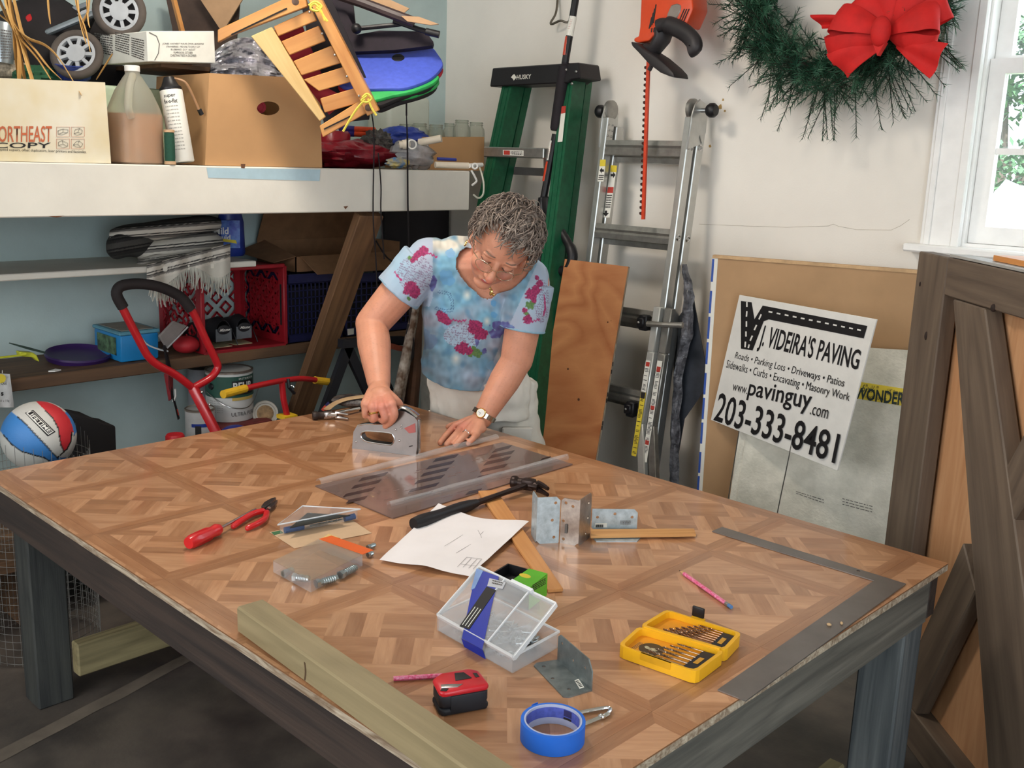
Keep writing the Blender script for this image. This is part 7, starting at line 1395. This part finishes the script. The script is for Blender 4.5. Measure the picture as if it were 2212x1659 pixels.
b.build('screw_hole', STEEL, bp_); MB().tube([lerp(fl3[0], fl3[2], .08)+V((0, 0, .008)), lerp(fl3[0], fl3[2], .3)+V((0, 0, .008))], .007, 8).build('screw_bag', pm('blue_smoke', (70, 96, 140), .3, alpha=.8), bp_); MB().tube([lerp(fl3[0], fl3[2], .8)+V((0, 0, .008)), lerp(fl3[0], fl3[2], .93)+V((0, 0, .009))], .007, 8).build('screw_bag', MATS['blue_smoke'], bp_)
b = MB()
for i in range(6): p = lerp(fl3[0], fl3[2], .38+.06*i)+V((0, 0, .006)); b.tube([p, p+V((.012, .012, .006))], .002, 6)
b.build('screws', scm, bp_); stuff(bpy.data.objects['screws']); MB().prism([T(*q, .0018) for q in ((586, 1150), (606, 1146), (612, 1151), (592, 1156))], (0, 0, .0004)).build('green_print', pm('green_print', (60, 110, 70), .6), bp_)
cs2 = thing('bolt_case', 'clear case of bolts with bright orange header', 'package', T(690, 1215)); Q = [T(*q, .024) for q in ((590, 1212), (671, 1255), (783, 1199), (690, 1165))]; MB().prism(Q, (0, 0, .0016)).build('clear_lid', pm('yellowed_clear_plastic', (196, 180, 158), .12, trans=.5, alpha=.34, ior=1.2, var=.05, coat=.4), cs2); b = MB(); [b.beam(Q[i-1]-V((0, 0, .011)), Q[i]-V((0, 0, .011)), .0015, .021, up=V((0, 0, 1))) for i in range(4)]; 
for i in range(4): MB().prism([Q[i-1]+V((0, 0, -.0005)), Q[i]+V((0, 0, -.0005)), Q[i]+V((0, 0, -.0228)), Q[i-1]+V((0, 0, -.0228))], (Q[i-2]-Q[i-1]).normalized()*.001).build('case_side', fpk, cs2)
MB().prism([T(*q, .026) for q in ((690, 1165), (716, 1158), (806, 1189), (784, 1198))], (0, 0, .0012)).build('orange_header', pm('orange_card', (226, 98, 34), .5, var=.05), cs2); MB().prism([T(*q, .0255) for q in ((693, 1165), (710, 1154), (735, 1163), (716, 1160))], (0, 0, .001)).build('tan_fold', pm('pale_yellow_card', (230, 196, 128), .6), cs2)
bm2 = pm('bright_zinc', (186, 200, 204), .25, .85, var=.15)
def bolt(a, c, r_, label):
    a, c = T(*a, r_+.0006), T(*c, r_+.0006); d = (c-a).normalized(); t = thing('bolt', label, 'bolt', (a+c)/2-V((0, 0, r_))); L = (c-a).length; MB().tube([a, c], r_*.7, 10).build('shank', bm2, t); MB().lathe([(0, 0), (r_, 0), (r_, r_*.8), (0, r_*.9)], a, d, 6).build('head', bm2, t); b = MB()
    for i in range(6): b.ring(lerp(a, c, .35+.1*i), r_*.72, r_*.1, d, 12, 4)
    b.build('thread', bm2, t)
bolt((612, 1240), (632, 1231), .008, 'zinc bolt at the left end of the row before the clear case'); bolt((634, 1246), (668, 1251), .009, 'dark shadowed zinc bolt, second from left before the clear case'); bolt((682, 1261), (728, 1248), .009, 'long zinc bolt lying nearest the front before the clear case'); bolt((734, 1243), (768, 1226), .009, 'zinc bolt at the right front of the clear case'); bolt((794, 1183), (810, 1177), .006, 'small bolt end behind the orange header'); bolt((794, 1199), (805, 1195), .006, 'small bolt end at the tip of the orange header')
# ================================================================ the woman
TC = -FW
def remesh(mb, voxel, smooth=4, disp=None):
    me = bpy.data.meshes.new('tmp'); me.from_pydata([tuple(v) for v in mb.v], [], mb.f); o = bpy.data.objects.new('tmp', me); COL.objects.link(o)
    md = o.modifiers.new('r', 'REMESH'); md.mode = 'VOXEL'; md.voxel_size = voxel; md.use_smooth_shade = True
    if smooth: sm = o.modifiers.new('s', 'SMOOTH'); sm.iterations = smooth; sm.factor = .5
    dg = bpy.context.evaluated_depsgraph_get(); out = bpy.data.meshes.new_from_object(o.evaluated_get(dg)); bpy.data.objects.remove(o); bpy.data.meshes.remove(me); return out
def finish(me, name, mat, parent, colfn=None, keep=None, disp=None, thick=0):
    bm = bmesh.new(); bm.from_mesh(me); org = parent_loc(parent)
    if keep: bmesh.ops.delete(bm, geom=[v for v in bm.verts if not keep(v.co)], context='VERTS')
    bm.normal_update()
    if disp:
        for v in bm.verts: v.co += v.normal*disp(v.co)
    bm.normal_update(); cols = [q for v in bm.verts for q in (*lin(colfn(v.co, v.normal)), 1)] if colfn else None
    for v in bm.verts: v.co -= org
    bm.to_mesh(me); bm.free(); me.name = name; me.materials.clear(); me.materials.append(mat)
    if cols: me.color_attributes.new('Col', 'FLOAT_COLOR', 'POINT').data.foreach_set('color', cols)
    me.polygons.foreach_set('use_smooth', [True]*len(me.polygons)); o = bpy.data.objects.new(name, me); COL.objects.link(o); o.parent = parent; return o
def loft(b, pts, rl, rd, lat, n=28, sub=6):
    """elliptical loft along pts; lat = sideways axis, rl/rd half widths sideways and front-back"""
    k = [V((p.x, p.y, p.z)) for p in pts]; c = bez(k, sub); m_ = len(c)
    def it(r, t): t *= len(r)-1; i = min(int(t), len(r)-2); f = t-i; f = f*f*(3-2*f); return r[i]*(1-f)+r[i+1]*f
    vs = []; fs = []
    for i, p in enumerate(c):
        t = (c[min(i+1, m_-1)]-c[max(i-1, 0)]).normalized(); l = (lat-t*lat.dot(t)).normalized(); d = t.cross(l); a, e = it(rl, i/(m_-1)), it(rd, i/(m_-1))
        for j in range(n): q = 2*pi*j/n; vs.append(p+l*a*cos(q)+d*e*sin(q))
    for i in range(m_-1):
        for j in range(n): fs.append((i*n+j, i*n+(j+1) % n, (i+1)*n+(j+1) % n, (i+1)*n+j))
    fs += [list(range(n-1, -1, -1)), [(m_-1)*n+j for j in range(n)]]; b.add(vs, fs)
def limb(b, pts, rs, n=20, sub=6):
    c = bez(pts, sub); m_ = len(c); rr = []
    for i in range(m_): t = i/(m_-1)*(len(rs)-1); k = min(int(t), len(rs)-2); f = t-k; rr.append(rs[k]*(1-f)+rs[k+1]*f)
    b.tube(c, rr, n); b.ell(c[0], (rr[0],)*3, None, 16, 10); b.ell(c[-1], (rr[-1],)*3, None, 16, 10)
pr = thing('person', 'grey-haired woman in a flowered blue shirt leaning over the workbench with a staple gun', 'person', (.33, 1.45, 0))
# joints
shR, elR, wrR = at(916, 566, 2.96), at(803, 700, 2.99), at(819, 832, 2.84)
shL, elL, wrL = at(1146, 612, 2.93), at(1116, 778, 2.97), T(1041, 905, .048)
hip, hip2, wst, cst, ucs, nkb = at(1037, 900, 3.27), at(1034, 838, 3.25), at(1014, 745, 3.13), at(1020, 660, 3.03), at(1030, 585, 2.965), at(1052, 545, 2.935)
HC = at(1083, 529, 2.76)
he = (RT*.88-UP*.38-TC*.25).normalized(); hf = (-RT*.15-UP*.75+TC*.6); hf = (hf-he*hf.dot(he)).normalized(); hu = hf.cross(he).normalized()
HR_ = M((he, hf, hu)).transposed()
lat = (shL-shR).normalized(); hlat = V((1, .12, 0)).normalized()
thR, thL = at(972, 905, 3.27), at(1102, 905, 3.27); 
for q in (thR, thL): q.y = max(q.y, 1.385)
knR, knL = V((thR.x-.01, thR.y+.03, .46)), V((thL.x+.01, thL.y+.03, .46)); anR, anL = V((thR.x, thR.y+.09, .09)), V((thL.x+.02, thL.y+.09, .09))
B = MB()
loft(B, [lerp(hip2, hip, .3), hip2, wst, cst, ucs, nkb], [.145, .143, .120, .138, .135, .06], [.095, .092, .092, .10, .08, .055], lat)
for s in (shR, shL): B.ell(lerp(s, ucs, .12), (.062, .062, .062), None, 18, 12)
B.tube([lerp(shR, shL, .12), lerp(shR, shL, .5)+(nkb-ucs)*.3, lerp(shR, shL, .88)], [.052, .06, .052], 16)
limb(B, [shR, lerp(shR, elR, .5), elR], [.058, .056, .049]); limb(B, [elR, lerp(elR, wrR, .35), lerp(elR, wrR, .8), wrR], [.047, .049, .037, .031])
limb(B, [shL, lerp(shL, elL, .5), elL], [.056, .053, .048]); limb(B, [elL, lerp(elL, wrL, .35), lerp(elL, wrL, .8), wrL], [.046, .046, .035, .030])
limb(B, [nkb-(HC-nkb)*.15, lerp(nkb, HC, .5)-hf*.012, lerp(nkb, HC, .85)-hf*.015], [.058, .053, .052])
# head: skull, jaw, cheeks, nose, brow, eyelids, chin, ears
hp = lambda e, f, u: HC+he*e+hf*f+hu*u
B.ell(hp(0, -.008, .02), (.074, .092, .098), HR_, 28, 20); B.ell(hp(0, .028, -.045), (.058, .058, .07), HR_, 24, 16); B.ell(hp(0, .058, -.098), (.028, .026, .02), HR_, 16, 10)
for s in (-1, 1):
    B.ell(hp(.036*s, .052, -.038), (.027, .027, .028), HR_, 14, 10); B.ell(hp(.031*s, .070, .004), (.0165, .014, .0115), HR_, 14, 10); B.ell(hp(.03*s, .077, .022), (.022, .010, .007), HR_, 12, 8)
    B.ell(hp(.076*s, -.012, -.012), (.009, .02, .032), HR_, 14, 10); B.ell(hp(.079*s, -.002, -.036), (.006, .008, .010), HR_, 10, 8)
    B.ell(hp(.011*s, .093, -.036), (.0085, .010, .008), HR_, 10, 8)
B.tube([hp(0, .080, .012), hp(0, .092, -.012), hp(0, .108, -.033)], [.009, .0095, .0125], 12); B.ell(hp(0, .107, -.034), (.0125, .0115, .0105), HR_, 12, 8)
B.ell(hp(0, .080, -.064), (.026, .010, .0125), HR_, 14, 8)
# hands
def finger(pts, r=.0106):
    c = bez(pts, 5); n = len(c); B.tube(c, [r*(1.06-.28*i/n) for i in range(n)], 12); B.ell(c[-1], (r*.8,)*3, None, 12, 8); B.ell(pts[1], (r*1.02,)*3, None, 10, 8)
# left hand flat on the workbench: palm, four fingers, thumb from the side of the palm
kI, kM, kR_, kP = T(983, 921, .028), T(995, 927, .030), T(1010, 934, .028), T(1028, 939, .024)
for k, r in ((kI, .0135), (kM, .0135), (kR_, .013), (kP, .0125)): B.tube([lerp(wrL, k, .0), lerp(wrL, k, .5)+V((0, 0, .002)), k], [.020, .0175, r], 14); B.ell(k, (r,)*3, None, 12, 8)
B.ell(lerp(wrL, kR_, .55)-V((0, 0, .006)), (.037, .037, .017), None, 18, 10)
finger([kI, T(969, 935, .022), T(959, 946, .014), T(951, 956, .0085)]); finger([kM, T(983, 941, .026), T(973, 951, .016), T(965, 960, .0085)]); finger([kR_, T(1000, 944, .025), T(991, 953, .016), T(984, 960, .0085)]); finger([kP, T(1022, 947, .022), T(1016, 953, .014), T(1011, 958.5, .008)], .009)
thb = lerp(wrL, kI, .25); finger([thb, T(998, 914, .020), T(980, 917, .013), T(968, 922, .009)], .0105)
# right hand closed over the staple gun: knuckles, curled fingers on the near side, thumb round the far side
gn = sgn
def G3(x, y, k): return SGP(x, y)+gn*k
kI2, kM2, kR2, kP2 = G3(857, 868, .034), G3(840, 872, .044), G3(820, 872, .044), G3(801, 867, .036)
for k, r in ((kI2, .0145), (kM2, .0145), (kR2, .014), (kP2, .013)): B.tube([wrR, lerp(wrR, k, .5), k], [.024, .0195, r], 14); B.ell(k, (r,)*3, None, 12, 8)
B.ell(lerp(wrR, kM2, .55), (.036, .03, .03), None, 16, 10)
finger([kI2, G3(864, 888, .036), G3(855, 904, .029), G3(840, 916, .022)], .0115); finger([kM2, G3(847, 893, .046), G3(838, 902, .034), G3(829, 899, .02)], .0115); finger([kR2, G3(824, 893, .046), G3(816, 900, .034), G3(808, 894, .018)], .0112); finger([kP2, G3(802, 886, .038), G3(800, 893, .028), G3(806, 888, .014)], .0102)
finger([lerp(wrR, kI2, .3)-gn*.012, G3(848, 862, -.010), G3(856, 880, -.026), G3(848, 893, -.026)], .0115)
# legs and feet (behind the workbench)
limb(B, [thR, lerp(thR, knR, .5), knR, lerp(knR, anR, .4), anR], [.070, .066, .052, .05, .034]); limb(B, [thL, lerp(thL, knL, .5), knL, lerp(knL, anL, .4), anL], [.070, .066, .052, .05, .034])
for a in (anR, anL): B.ell(V((a.x, a.y-.05, .045)), (.038, .1, .034), None, 18, 10)
SKIN = vcol('skin', .48, .06, 500, sss=.12, spec=.4)
def skinc(p, n):
    c = V((206, 144, 116)); k = .5+.5*NZ.noise(p*38); c = c*(.96+.08*k)
    for q, r, col in ((hp(.036, .066, -.04), .028, (206, 126, 106)), (hp(-.036, .066, -.04), .028, (206, 126, 106)), (hp(0, .11, -.034), .016, (206, 116, 98)), (kM2, .06, (208, 132, 112)), (kM, .05, (206, 130, 110)), (elR, .05, (204, 138, 116)), (nkb+TC*.05, .09, (204, 132, 108))):
        w_ = max(0, 1-(p-q).length/r); c = c.lerp(V(col), min(1, w_*1.2))
    f = NZ.noise(p*260)
    if f > .42: c *= .95
    return tuple(c)
body = finish(remesh(B, .0031, 3), 'body', SKIN, pr, skinc)
# ---- face details
lip = pm('lips', (176, 84, 80), .4, var=.05)
b = MB(); b.tube(bez([hp(-.025, .0745, -.060), hp(-.012, .086, -.0645), hp(0, .0895, -.0655), hp(.012, .086, -.0645), hp(.025, .0745, -.060)], 5), [.002]+[.0036]*19+[.002], 8); b.build('lips', lip, pr, smooth=True)
tth = MB(); tth.tube(bez([hp(-.016, .083, -.0605), hp(0, .0895, -.0618), hp(.016, .083, -.0605)], 5), .0022, 6); tth.build('teeth', WHITE, pr, smooth=True)
for s in (-1, 1):
    MB().tube(bez([hp(.016*s, .0835, .0265), hp(.03*s, .0865, .030), hp(.045*s, .0745, .027)], 4), [.0016]*4+[.002]*4+[.0012], 6).build('eyebrow', pm('eyebrow', (140, 112, 96), .8), pr)
    MB().tube(bez([hp(.0155*s, .079, .001), hp(.031*s, .0855, -.0045), hp(.0465*s, .074, .001)], 5), .0011, 5).build('eyelashes', pm('lash', (74, 54, 46), .7), pr)
    MB().ell(hp(.006*s, .104, -.0425), (.003, .004, .002), HR_, 8, 6).build('nostril', pm('nostril', (120, 66, 56), .7), pr)
    MB().ell(hp(.031*s, .0735, -.0005), (.0125, .0115, .009), HR_, 16, 10).build('eyelid', pm('eyelid', (188, 128, 106), .5), pr)
ear = pm('gold', (226, 196, 120), .2, 1, var=.05)
MB().ring(hp(-.085, -.002, -.052), .009, .0016, he, 18, 6).build('earring', ear, pr)
# ---- eyeglasses
gt_ = pm('spectacle_metal', (214, 190, 160), .25, .9); lens = pm('spectacle_lens', (240, 240, 240), .05, trans=.9, alpha=.09, var=0); gs = MB(); LENS = []
for s in (-1, 1):
    c_ = hp(.032*s, .099, -.006); ring = [c_+he*(.0245*cos(a)-.0)+hu*(.0175*sin(a)-.002*abs(cos(a)))-hf*(.012*(cos(a)*s > 0)*abs(cos(a))) for a in [2*pi*i/28 for i in range(28)]]
    gs.tube(ring, .0011, 6, True); lns = MB().prism(ring, hf*.001).build('lens', lens, pr); LENS.append(lns)
    gs.tube([c_+he*.0235*s-hf*.012+hu*.008, hp(.072*s, .075, .006), hp(.079*s, .03, .006), hp(.081*s, -.012, .006)], .0013, 6)
gs.tube(bez([hp(-.009, .1, -.004), hp(0, .104, .002), hp(.009, .1, -.004)], 4), .0012, 6); glo = gs.build('eyeglasses', gt_, pr)
for l_ in LENS: l_.parent = glo
# ---- hair
def hairok(d):                              # d in head axes: e, f, u
    return not (d[1] > .42 and d[2] < .62-.25*d[0]) and d[2] > -.42 and not (d[1] > .15 and d[2] < -.05) and not (abs(d[0]) > .85 and d[1] > -.25 and d[2] < .0)
hcen = hp(0, -.012, .024); HRAD = (.088, .101, .106); hairm = vcol('grey_hair', .55, .3, 260)
def hc(p, n):
    k = .5+.5*NZ.noise(p*70)+.35*NZ.noise(p*160); k = max(0, min(1, k)); d = NZ.noise((p-hcen)*14+V((3, 1, 2))); k *= .8+.5*d
    return tuple(V((84, 70, 62)).lerp(V((186, 170, 156)), max(0, min(1, k))))
b = MB(); b.ell((0, 0, 0), (1, 1, 1), None, 90, 60); keepf = []
hv_ = MB(); fi = []
for p in b.v:
    d = p.copy(); a = 1+.06*NZ.noise(d*3.2+V((5, 0, 0)))+.05*NZ.noise(d*8)+.025*NZ.noise(d*18); hv_.v.append(hcen+he*d.x*HRAD[0]*a+hf*d.y*HRAD[1]*a+hu*d.z*HRAD[2]*a)
hv_.f = [f for f in b.f if all(hairok((b.v[i].x, b.v[i].y, b.v[i].z)) for i in f)]
hair = hv_.build('hair', hairm, pr, colfn=lambda p: hc(p, None), smooth=True, ang=180)
rg = random.Random(21); cb_ = MB(); flow = V((.35, .8, -.1))
for i in range(1700):
    z = rg.uniform(-.5, 1); a = rg.uniform(0, 2*pi); q = math.sqrt(max(0, 1-z*z)); d = V((q*cos(a), q*sin(a), z))
    if not hairok(d): continue
    nrm_ = (he*d.x/HRAD[0]+hf*d.y/HRAD[1]+hu*d.z/HRAD[2]).normalized(); p0_ = hcen+he*d.x*HRAD[0]+hf*d.y*HRAD[1]+hu*d.z*HRAD[2]; p0_ -= nrm_*.004
    crown = hp(.0, -.06, .09); t_ = (p0_-crown); t_ = (t_-nrm_*t_.dot(nrm_)); t_ = t_.normalized() if t_.length > .01 else he; s_ = nrm_.cross(t_)
    w_ = NZ.noise(p0_*26)*2.6; t_ = (t_*cos(w_)+s_*sin(w_)).normalized(); s_ = nrm_.cross(t_); L = rg.uniform(.025, .05); cv = rg.uniform(-1, 1)*.018; lift = rg.uniform(.006, .021)
    pts = [p0_, p0_+t_*L*.35+nrm_*lift+s_*cv*.4, p0_+t_*L*.75+nrm_*lift*1.0+s_*cv, p0_+t_*L+nrm_*lift*.1+s_*cv*1.7]
    if min((x-HC).dot(hf) for x in pts[2:]) > .085 and (pts[3]-HC).dot(hu) < .02: continue
    cb_.tube(bez(pts, 3), [.0016, .002, .0022, .0022, .0022, .002, .0018, .0014, .0010, .0005], 4, flat=.6, caps=False)
stuff(cb_.build('hair_curls', hairm, pr, colfn=lambda p: hc(p*1.0+V((.3, 0, 0)), None), smooth=True, ang=180, clean=False))
# ---- shirt
SB = MB(); sl = .016
hemc = at(1016, 798, 3.185)
loft(SB, [hemc, lerp(hemc, wst, .35), wst, cst, ucs, nkb], [.158, .156, .143, .152, .149, .082], [.118, .114, .106, .114, .094, .07], lat)
for s in (shR, shL): SB.ell(lerp(s, ucs, .12), (.075, .075, .075), None, 18, 12)
SB.tube([lerp(shR, shL, .1), lerp(shR, shL, .5)+(nkb-ucs)*.3, lerp(shR, shL, .9)], [.064, .072, .064], 16)
eR, eL = lerp(shR, elR, .50), lerp(shL, elL, .60); SB.tube([shR, lerp(shR, eR, .5), eR], [.072, .073, .072], 22); SB.tube([shL, lerp(shL, eL, .5), eL], [.070, .070, .068], 22)
dF = lambda x, y, cx, cy, rx, ry, an=0: math.hypot(((x-cx)*cos(an)+(y-cy)*sin(an))/rx, (-(x-cx)*sin(an)+(y-cy)*cos(an))/ry)
FLW = [(915, 542, 11), (904, 548, 8), (898, 555, 7), (891, 563, 5), (888, 622, 15), (896, 632, 12), (880, 628, 9), (956, 686, 11), (950, 678, 8), (966, 694, 9), (1028, 708, 16), (1042, 722, 12), (1020, 700, 9), (1034, 726, 9), (1000, 752, 13), (1012, 757, 9), (990, 752, 8), (1148, 636, 13), (1158, 626, 10), (1166, 613, 8), (1140, 690, 10), (1133, 670, 6), (1154, 650, 5), (1160, 600, 5)]
GRN = [(886, 558, 6), (883, 645, 5), (1144, 660, 10), (1150, 654, 7), (1030, 762, 12), (1015, 766, 7), (1024, 752, 6), (1136, 676, 6)]
BLU = [(965, 600, 15, (92, 158, 206)), (958, 592, 9, (92, 158, 206)), (974, 608, 9, (92, 158, 206)), (973, 546, 10, (112, 164, 208)), (927, 738, 18, (104, 138, 178)), (918, 722, 12, (110, 146, 184)), (1066, 655, 7, (74, 146, 200)), (1066, 630, 6, (80, 150, 200)), (1067, 680, 7, (80, 150, 200)), (1060, 790, 10, (120, 170, 206)), (965, 700, 10, (130, 170, 204))]
PUR = [(936, 612, 7, 16), (1032, 733, 5, 13), (1086, 708, 26, 13), (1070, 722, 14, 9), (1046, 758, 5, 6)]
CHN = [(948, 630), (970, 634), (977, 650), (977, 670), (962, 672), (942, 666)]; WAV = [[(968, 694), (980, 691), (992, 694), (1006, 692)], [(853, 588), (860, 598), (868, 606)], [(1138, 698), (1152, 694), (1166, 690)], [(916, 545), (930, 548), (944, 556)], [(1176, 640), (1178, 665), (1174, 682)]]
def shirtc(p, n):
    if n.dot(TC) < -.35: x, y = topx(p); x += 300; y += 40
    else: x, y = topx(p)
    a = .5+.5*NZ.noise(V((x*.018, y*.018, 1))); b_ = .5+.5*NZ.noise(V((x*.035, y*.03, 7))); c = V((108, 166, 194)).lerp(V((146, 154, 172)), max(0, min(1, (a-.34)*2.6)))
    c = c.lerp(V((96, 160, 200)), max(0, min(1, (b_-.58)*3))); w_ = max(0, 1-dF(x, y, 965, 515, 62, 40)); c = c.lerp(V((204, 198, 184)), min(1, w_*2.2))
    g_ = NZ.noise(V((x*.09, y*.07, 11))); c = c*(1+.14*g_); c = c.lerp(V((70, 128, 168)), max(0, NZ.noise(V((x*.05, y*.04, 21)))-.18)*1.6)
    sleeveR = x < 935 and y < 662 and x+y*.35 < 1160; sleeveL = x+(y-650)*.45 > 1124
    if sleeveR or sleeveL: c = V((148, 186, 210)).lerp(V((168, 170, 190)), a)
    for cx, cy, r in ((1009, 637, 12), (1052, 694, 10), (985, 775, 14), (1080, 770, 12)): w_ = max(0, 1-dF(x, y, cx, cy, r, r*1.3)); c = c.lerp(V((214, 218, 208)), w_)
    for cx, cy, r, k in BLU:
        d = dF(x, y, cx, cy, r, r)+.35*NZ.noise(V((x*.12, y*.12, 3)))
        if d < 1: c = c.lerp(V(k), .85)
    txt = (sleeveR and dF(x, y, 897, 592, 40, 40) < 1) or dF(x, y, 1000, 725, 42, 26) < 1 or (sleeveL and dF(x, y, 1170, 650, 16, 48) < 1)
    if txt:
        if not (sleeveR or sleeveL): c = c.lerp(V((176, 200, 224)), .7)
        v = y-(.42 if sleeveR else .12)*x; row = v/5.2; ph = row-math.floor(row); u = x+(.42)*y
        if abs(ph-.5+.22*sin(u*1.7+math.floor(row)*2)) < .2 and NZ.noise(V((u*.16, math.floor(row)*3.3, 0))) > -.12: c = c.lerp(V((112, 60, 96)), .6)
    for cx, cy, rx, ry in PUR:
        if dF(x, y, cx, cy, rx, ry, .2)+.3*NZ.noise(V((x*.15, y*.15, 5))) < 1: c = V((78, 72, 142)).lerp(V((104, 130, 186)), max(0, NZ.noise(V((x*.1, y*.1, 2)))+.3))
    for cx, cy, r in GRN:
        if dF(x, y, cx, cy, r, r*.75, .6)+.4*NZ.noise(V((x*.2, y*.2, 9))) < 1: c = V((58, 112, 66)).lerp(V((120, 150, 70)), .5+.5*NZ.noise(V((x*.3, y*.3, 0))))
    for cx, cy, r in FLW:
        d = dF(x, y, cx, cy, r, r)+.35*NZ.noise(V((x*.22, y*.22, 4)))
        if d < 1: c = V((182, 40, 100)).lerp(V((112, 24, 72)), max(0, min(1, NZ.noise(V((x*.3, y*.3, 8)))+.35)))
    for wv_ in WAV:
        if pd(wv_, x, y+1.5*sin(x*.9))[0] < 1.8: c = V((176, 44, 108))
    m_ = pd(CHN, x, y)[0]
    if 1.2 < m_ < 3.6 and sin((x+y)*1.1) > -.3: c = c.lerp(V((52, 86, 130)), .8)
    gy = (c.x+c.y+c.z)/3; c = c.lerp(V((gy, gy, gy)), .16)
    return tuple(max(0, min(255, q)) for q in c)
ncen = at(1052, 588, 2.84); NK = (.046, .076, .16)
def skeep(p):
    d = p-ncen; k = (d.dot(RT)/NK[0])**2+(d.dot(UP)/NK[1])**2+(d.dot(FW)/NK[2])**2
    if k < 1: return False
    if (p-nkb).dot((HC-nkb).normalized()) > .035 and (p-nkb-(HC-nkb)*.3).length < .125: return False
    return True
shm_ = vcol('printed_cotton', .8, .12, 900); fold = lambda p: .004*NZ.noise(V((p.x*9, p.y*9, p.z*16)))+.0025*NZ.noise(p*34)
shirt = finish(remesh(SB, .0026, 8), 'shirt', shm_, pr, shirtc, skeep, fold)
md = shirt.modifiers.new('thickness', 'SOLIDIFY'); md.thickness = .002; md.offset = -1
# collar binding along the cut, sleeve hems
for c_, d_, r_ in ((eR, (elR-shR).normalized(), .0735), (eL, (elL-shL).normalized(), .0695)): MB().ring(c_-d_*.004, r_-.004, .0032, d_, 36, 6).build('sleeve_hem', pm('shirt_hem_blue', (150, 186, 206), .8), shirt)
# ---- shorts
PB = MB(); wtop = at(1018, 762, 3.19)
loft(PB, [lerp(hip2, hip, .9), hip2, lerp(hip2, wtop, .6), wtop], [.178, .188, .176, .146], [.125, .128, .118, .102], hlat)
for t_, k_ in ((thR, knR), (thL, knL)): PB.tube([t_+V((0, 0, .13)), t_+V((0, 0, .05)), t_, lerp(t_, k_, .45), lerp(t_, k_, .8)], [.08, .09, .0925, .092, .096], 24)
kh = pm('off_white_cotton', (238, 232, 220), .85, var=.05, scale=10, bump=.05, bscale=300)
shorts = finish(remesh(PB, .005, 3), 'shorts', kh, pr, None, None, lambda p: .009*NZ.noise(V((p.x*13, p.y*13, p.z*22)))+.004*NZ.noise(p*36))
for cx, q in ((1142, thL), (938, thR)):
    pp = V((q.x+(.085 if q is thL else -.085), q.y-.055, q.z-.01)); nn_ = V((.75 if q is thL else -.75, -.65, 0)).normalized(); s_ = V((-nn_.y, nn_.x, 0))
    MB().prism([pp-s_*.045, pp+s_*.045, pp+s_*.045-V((0, 0, .13)), pp-s_*.045-V((0, 0, .13))], nn_*.012).build('cargo_pocket', kh, shorts, bevel=.004); MB().prism([pp-s_*.048+V((0, 0, .012)), pp+s_*.048+V((0, 0, .012)), pp+s_*.048-V((0, 0, .035)), pp-s_*.048-V((0, 0, .028))], nn_*.017).build('pocket_flap', kh, shorts, bevel=.004)
for a in (anR, anL): MB().ell(V((a.x, a.y-.05, .048)), (.045, .115, .042), None, 20, 12).box((a.x, a.y-.05, .012), (.085, .23, .024)).build('shoe', pm('white_shoe', (214, 210, 204), .6), pr, smooth=True)
# ---- watch, rings, pendant
wd_ = (lerp(elL, wrL, .93)); wax = (wrL-elL).normalized(); b = MB(); silver = pm('watch_steel', (206, 200, 190), .2, 1)
_, wy, wz = frame(wax); rW = .0355; up_w = (V((0, 0, .55))-FW*.7); up_w = (up_w-wax*up_w.dot(wax)).normalized(); sd_w = wax.cross(up_w)
for i in range(26):
    a = 2*pi*i/26; c_ = wd_+(up_w*cos(a)+sd_w*sin(a))*rW; MB_ = b if i % 2 else b; b.box(c_, (.0145, .0085, .0035), M((wax, up_w*-sin(a)+sd_w*cos(a), up_w*cos(a)+sd_w*sin(a))).transposed())
fc = wd_+up_w*(rW-.001); wco = MB().lathe([(0, 0), (.0145, 0), (.015, .003), (.013, .006), (.0125, .0055), (0, .0055)], fc, up_w, 28).build('watch_case', ear, pr); stuff(b.build('watch_band', silver, wco)); MB().lathe([(0, .0058), (.012, .0058)], fc, up_w, 24).build('watch_dial', WHITE, wco); MB().beam(fc+up_w*.0062, fc+up_w*.0062+sd_w*.008, .0008, .0004).beam(fc+up_w*.0062, fc+up_w*.0062+wax*.006, .0008, .0004).build('watch_hands', INK, wco)
rp = lerp(kR_, T(1000, 944, .025), .45); rd_ = (T(1000, 944, .025)-kR_).normalized(); MB().ring(rp, .0108, .0014, rd_, 20, 6).build('ring', silver, pr); MB().ell(rp+V((0, 0, .012)), (.0035, .0035, .003), None, 10, 6).build('ring_stone', CHROME, pr)
rp = lerp(kR2, G3(824, 893, .046), .55); MB().ring(rp-gn*.0, .0118, .003, (G3(824, 893, .046)-kR2).normalized(), 20, 8).build('ring', ear, pr)
pe = at(1061, 632, (nkb-CAM).dot(FW)-.085); PEN = thing('pendant', 'small gold figure pendant hanging at the woman\'s neckline', 'pendant', pe); b = MB(); b.ell(pe, (.006, .004, .010), rot('Y', .4), 10, 8); b.ell(pe+RT*-.003+UP*.012, (.004, .004, .004), None, 8, 6); b.ell(pe+RT*.006-UP*.006, (.005, .003, .004), None, 8, 6); b.build('charm', ear, PEN)
MB().tube([pe+UP*.014, at(1040, 590, 2.85), at(1022, 555, 2.87)], .0007, 4).build('chain', ear, PEN)
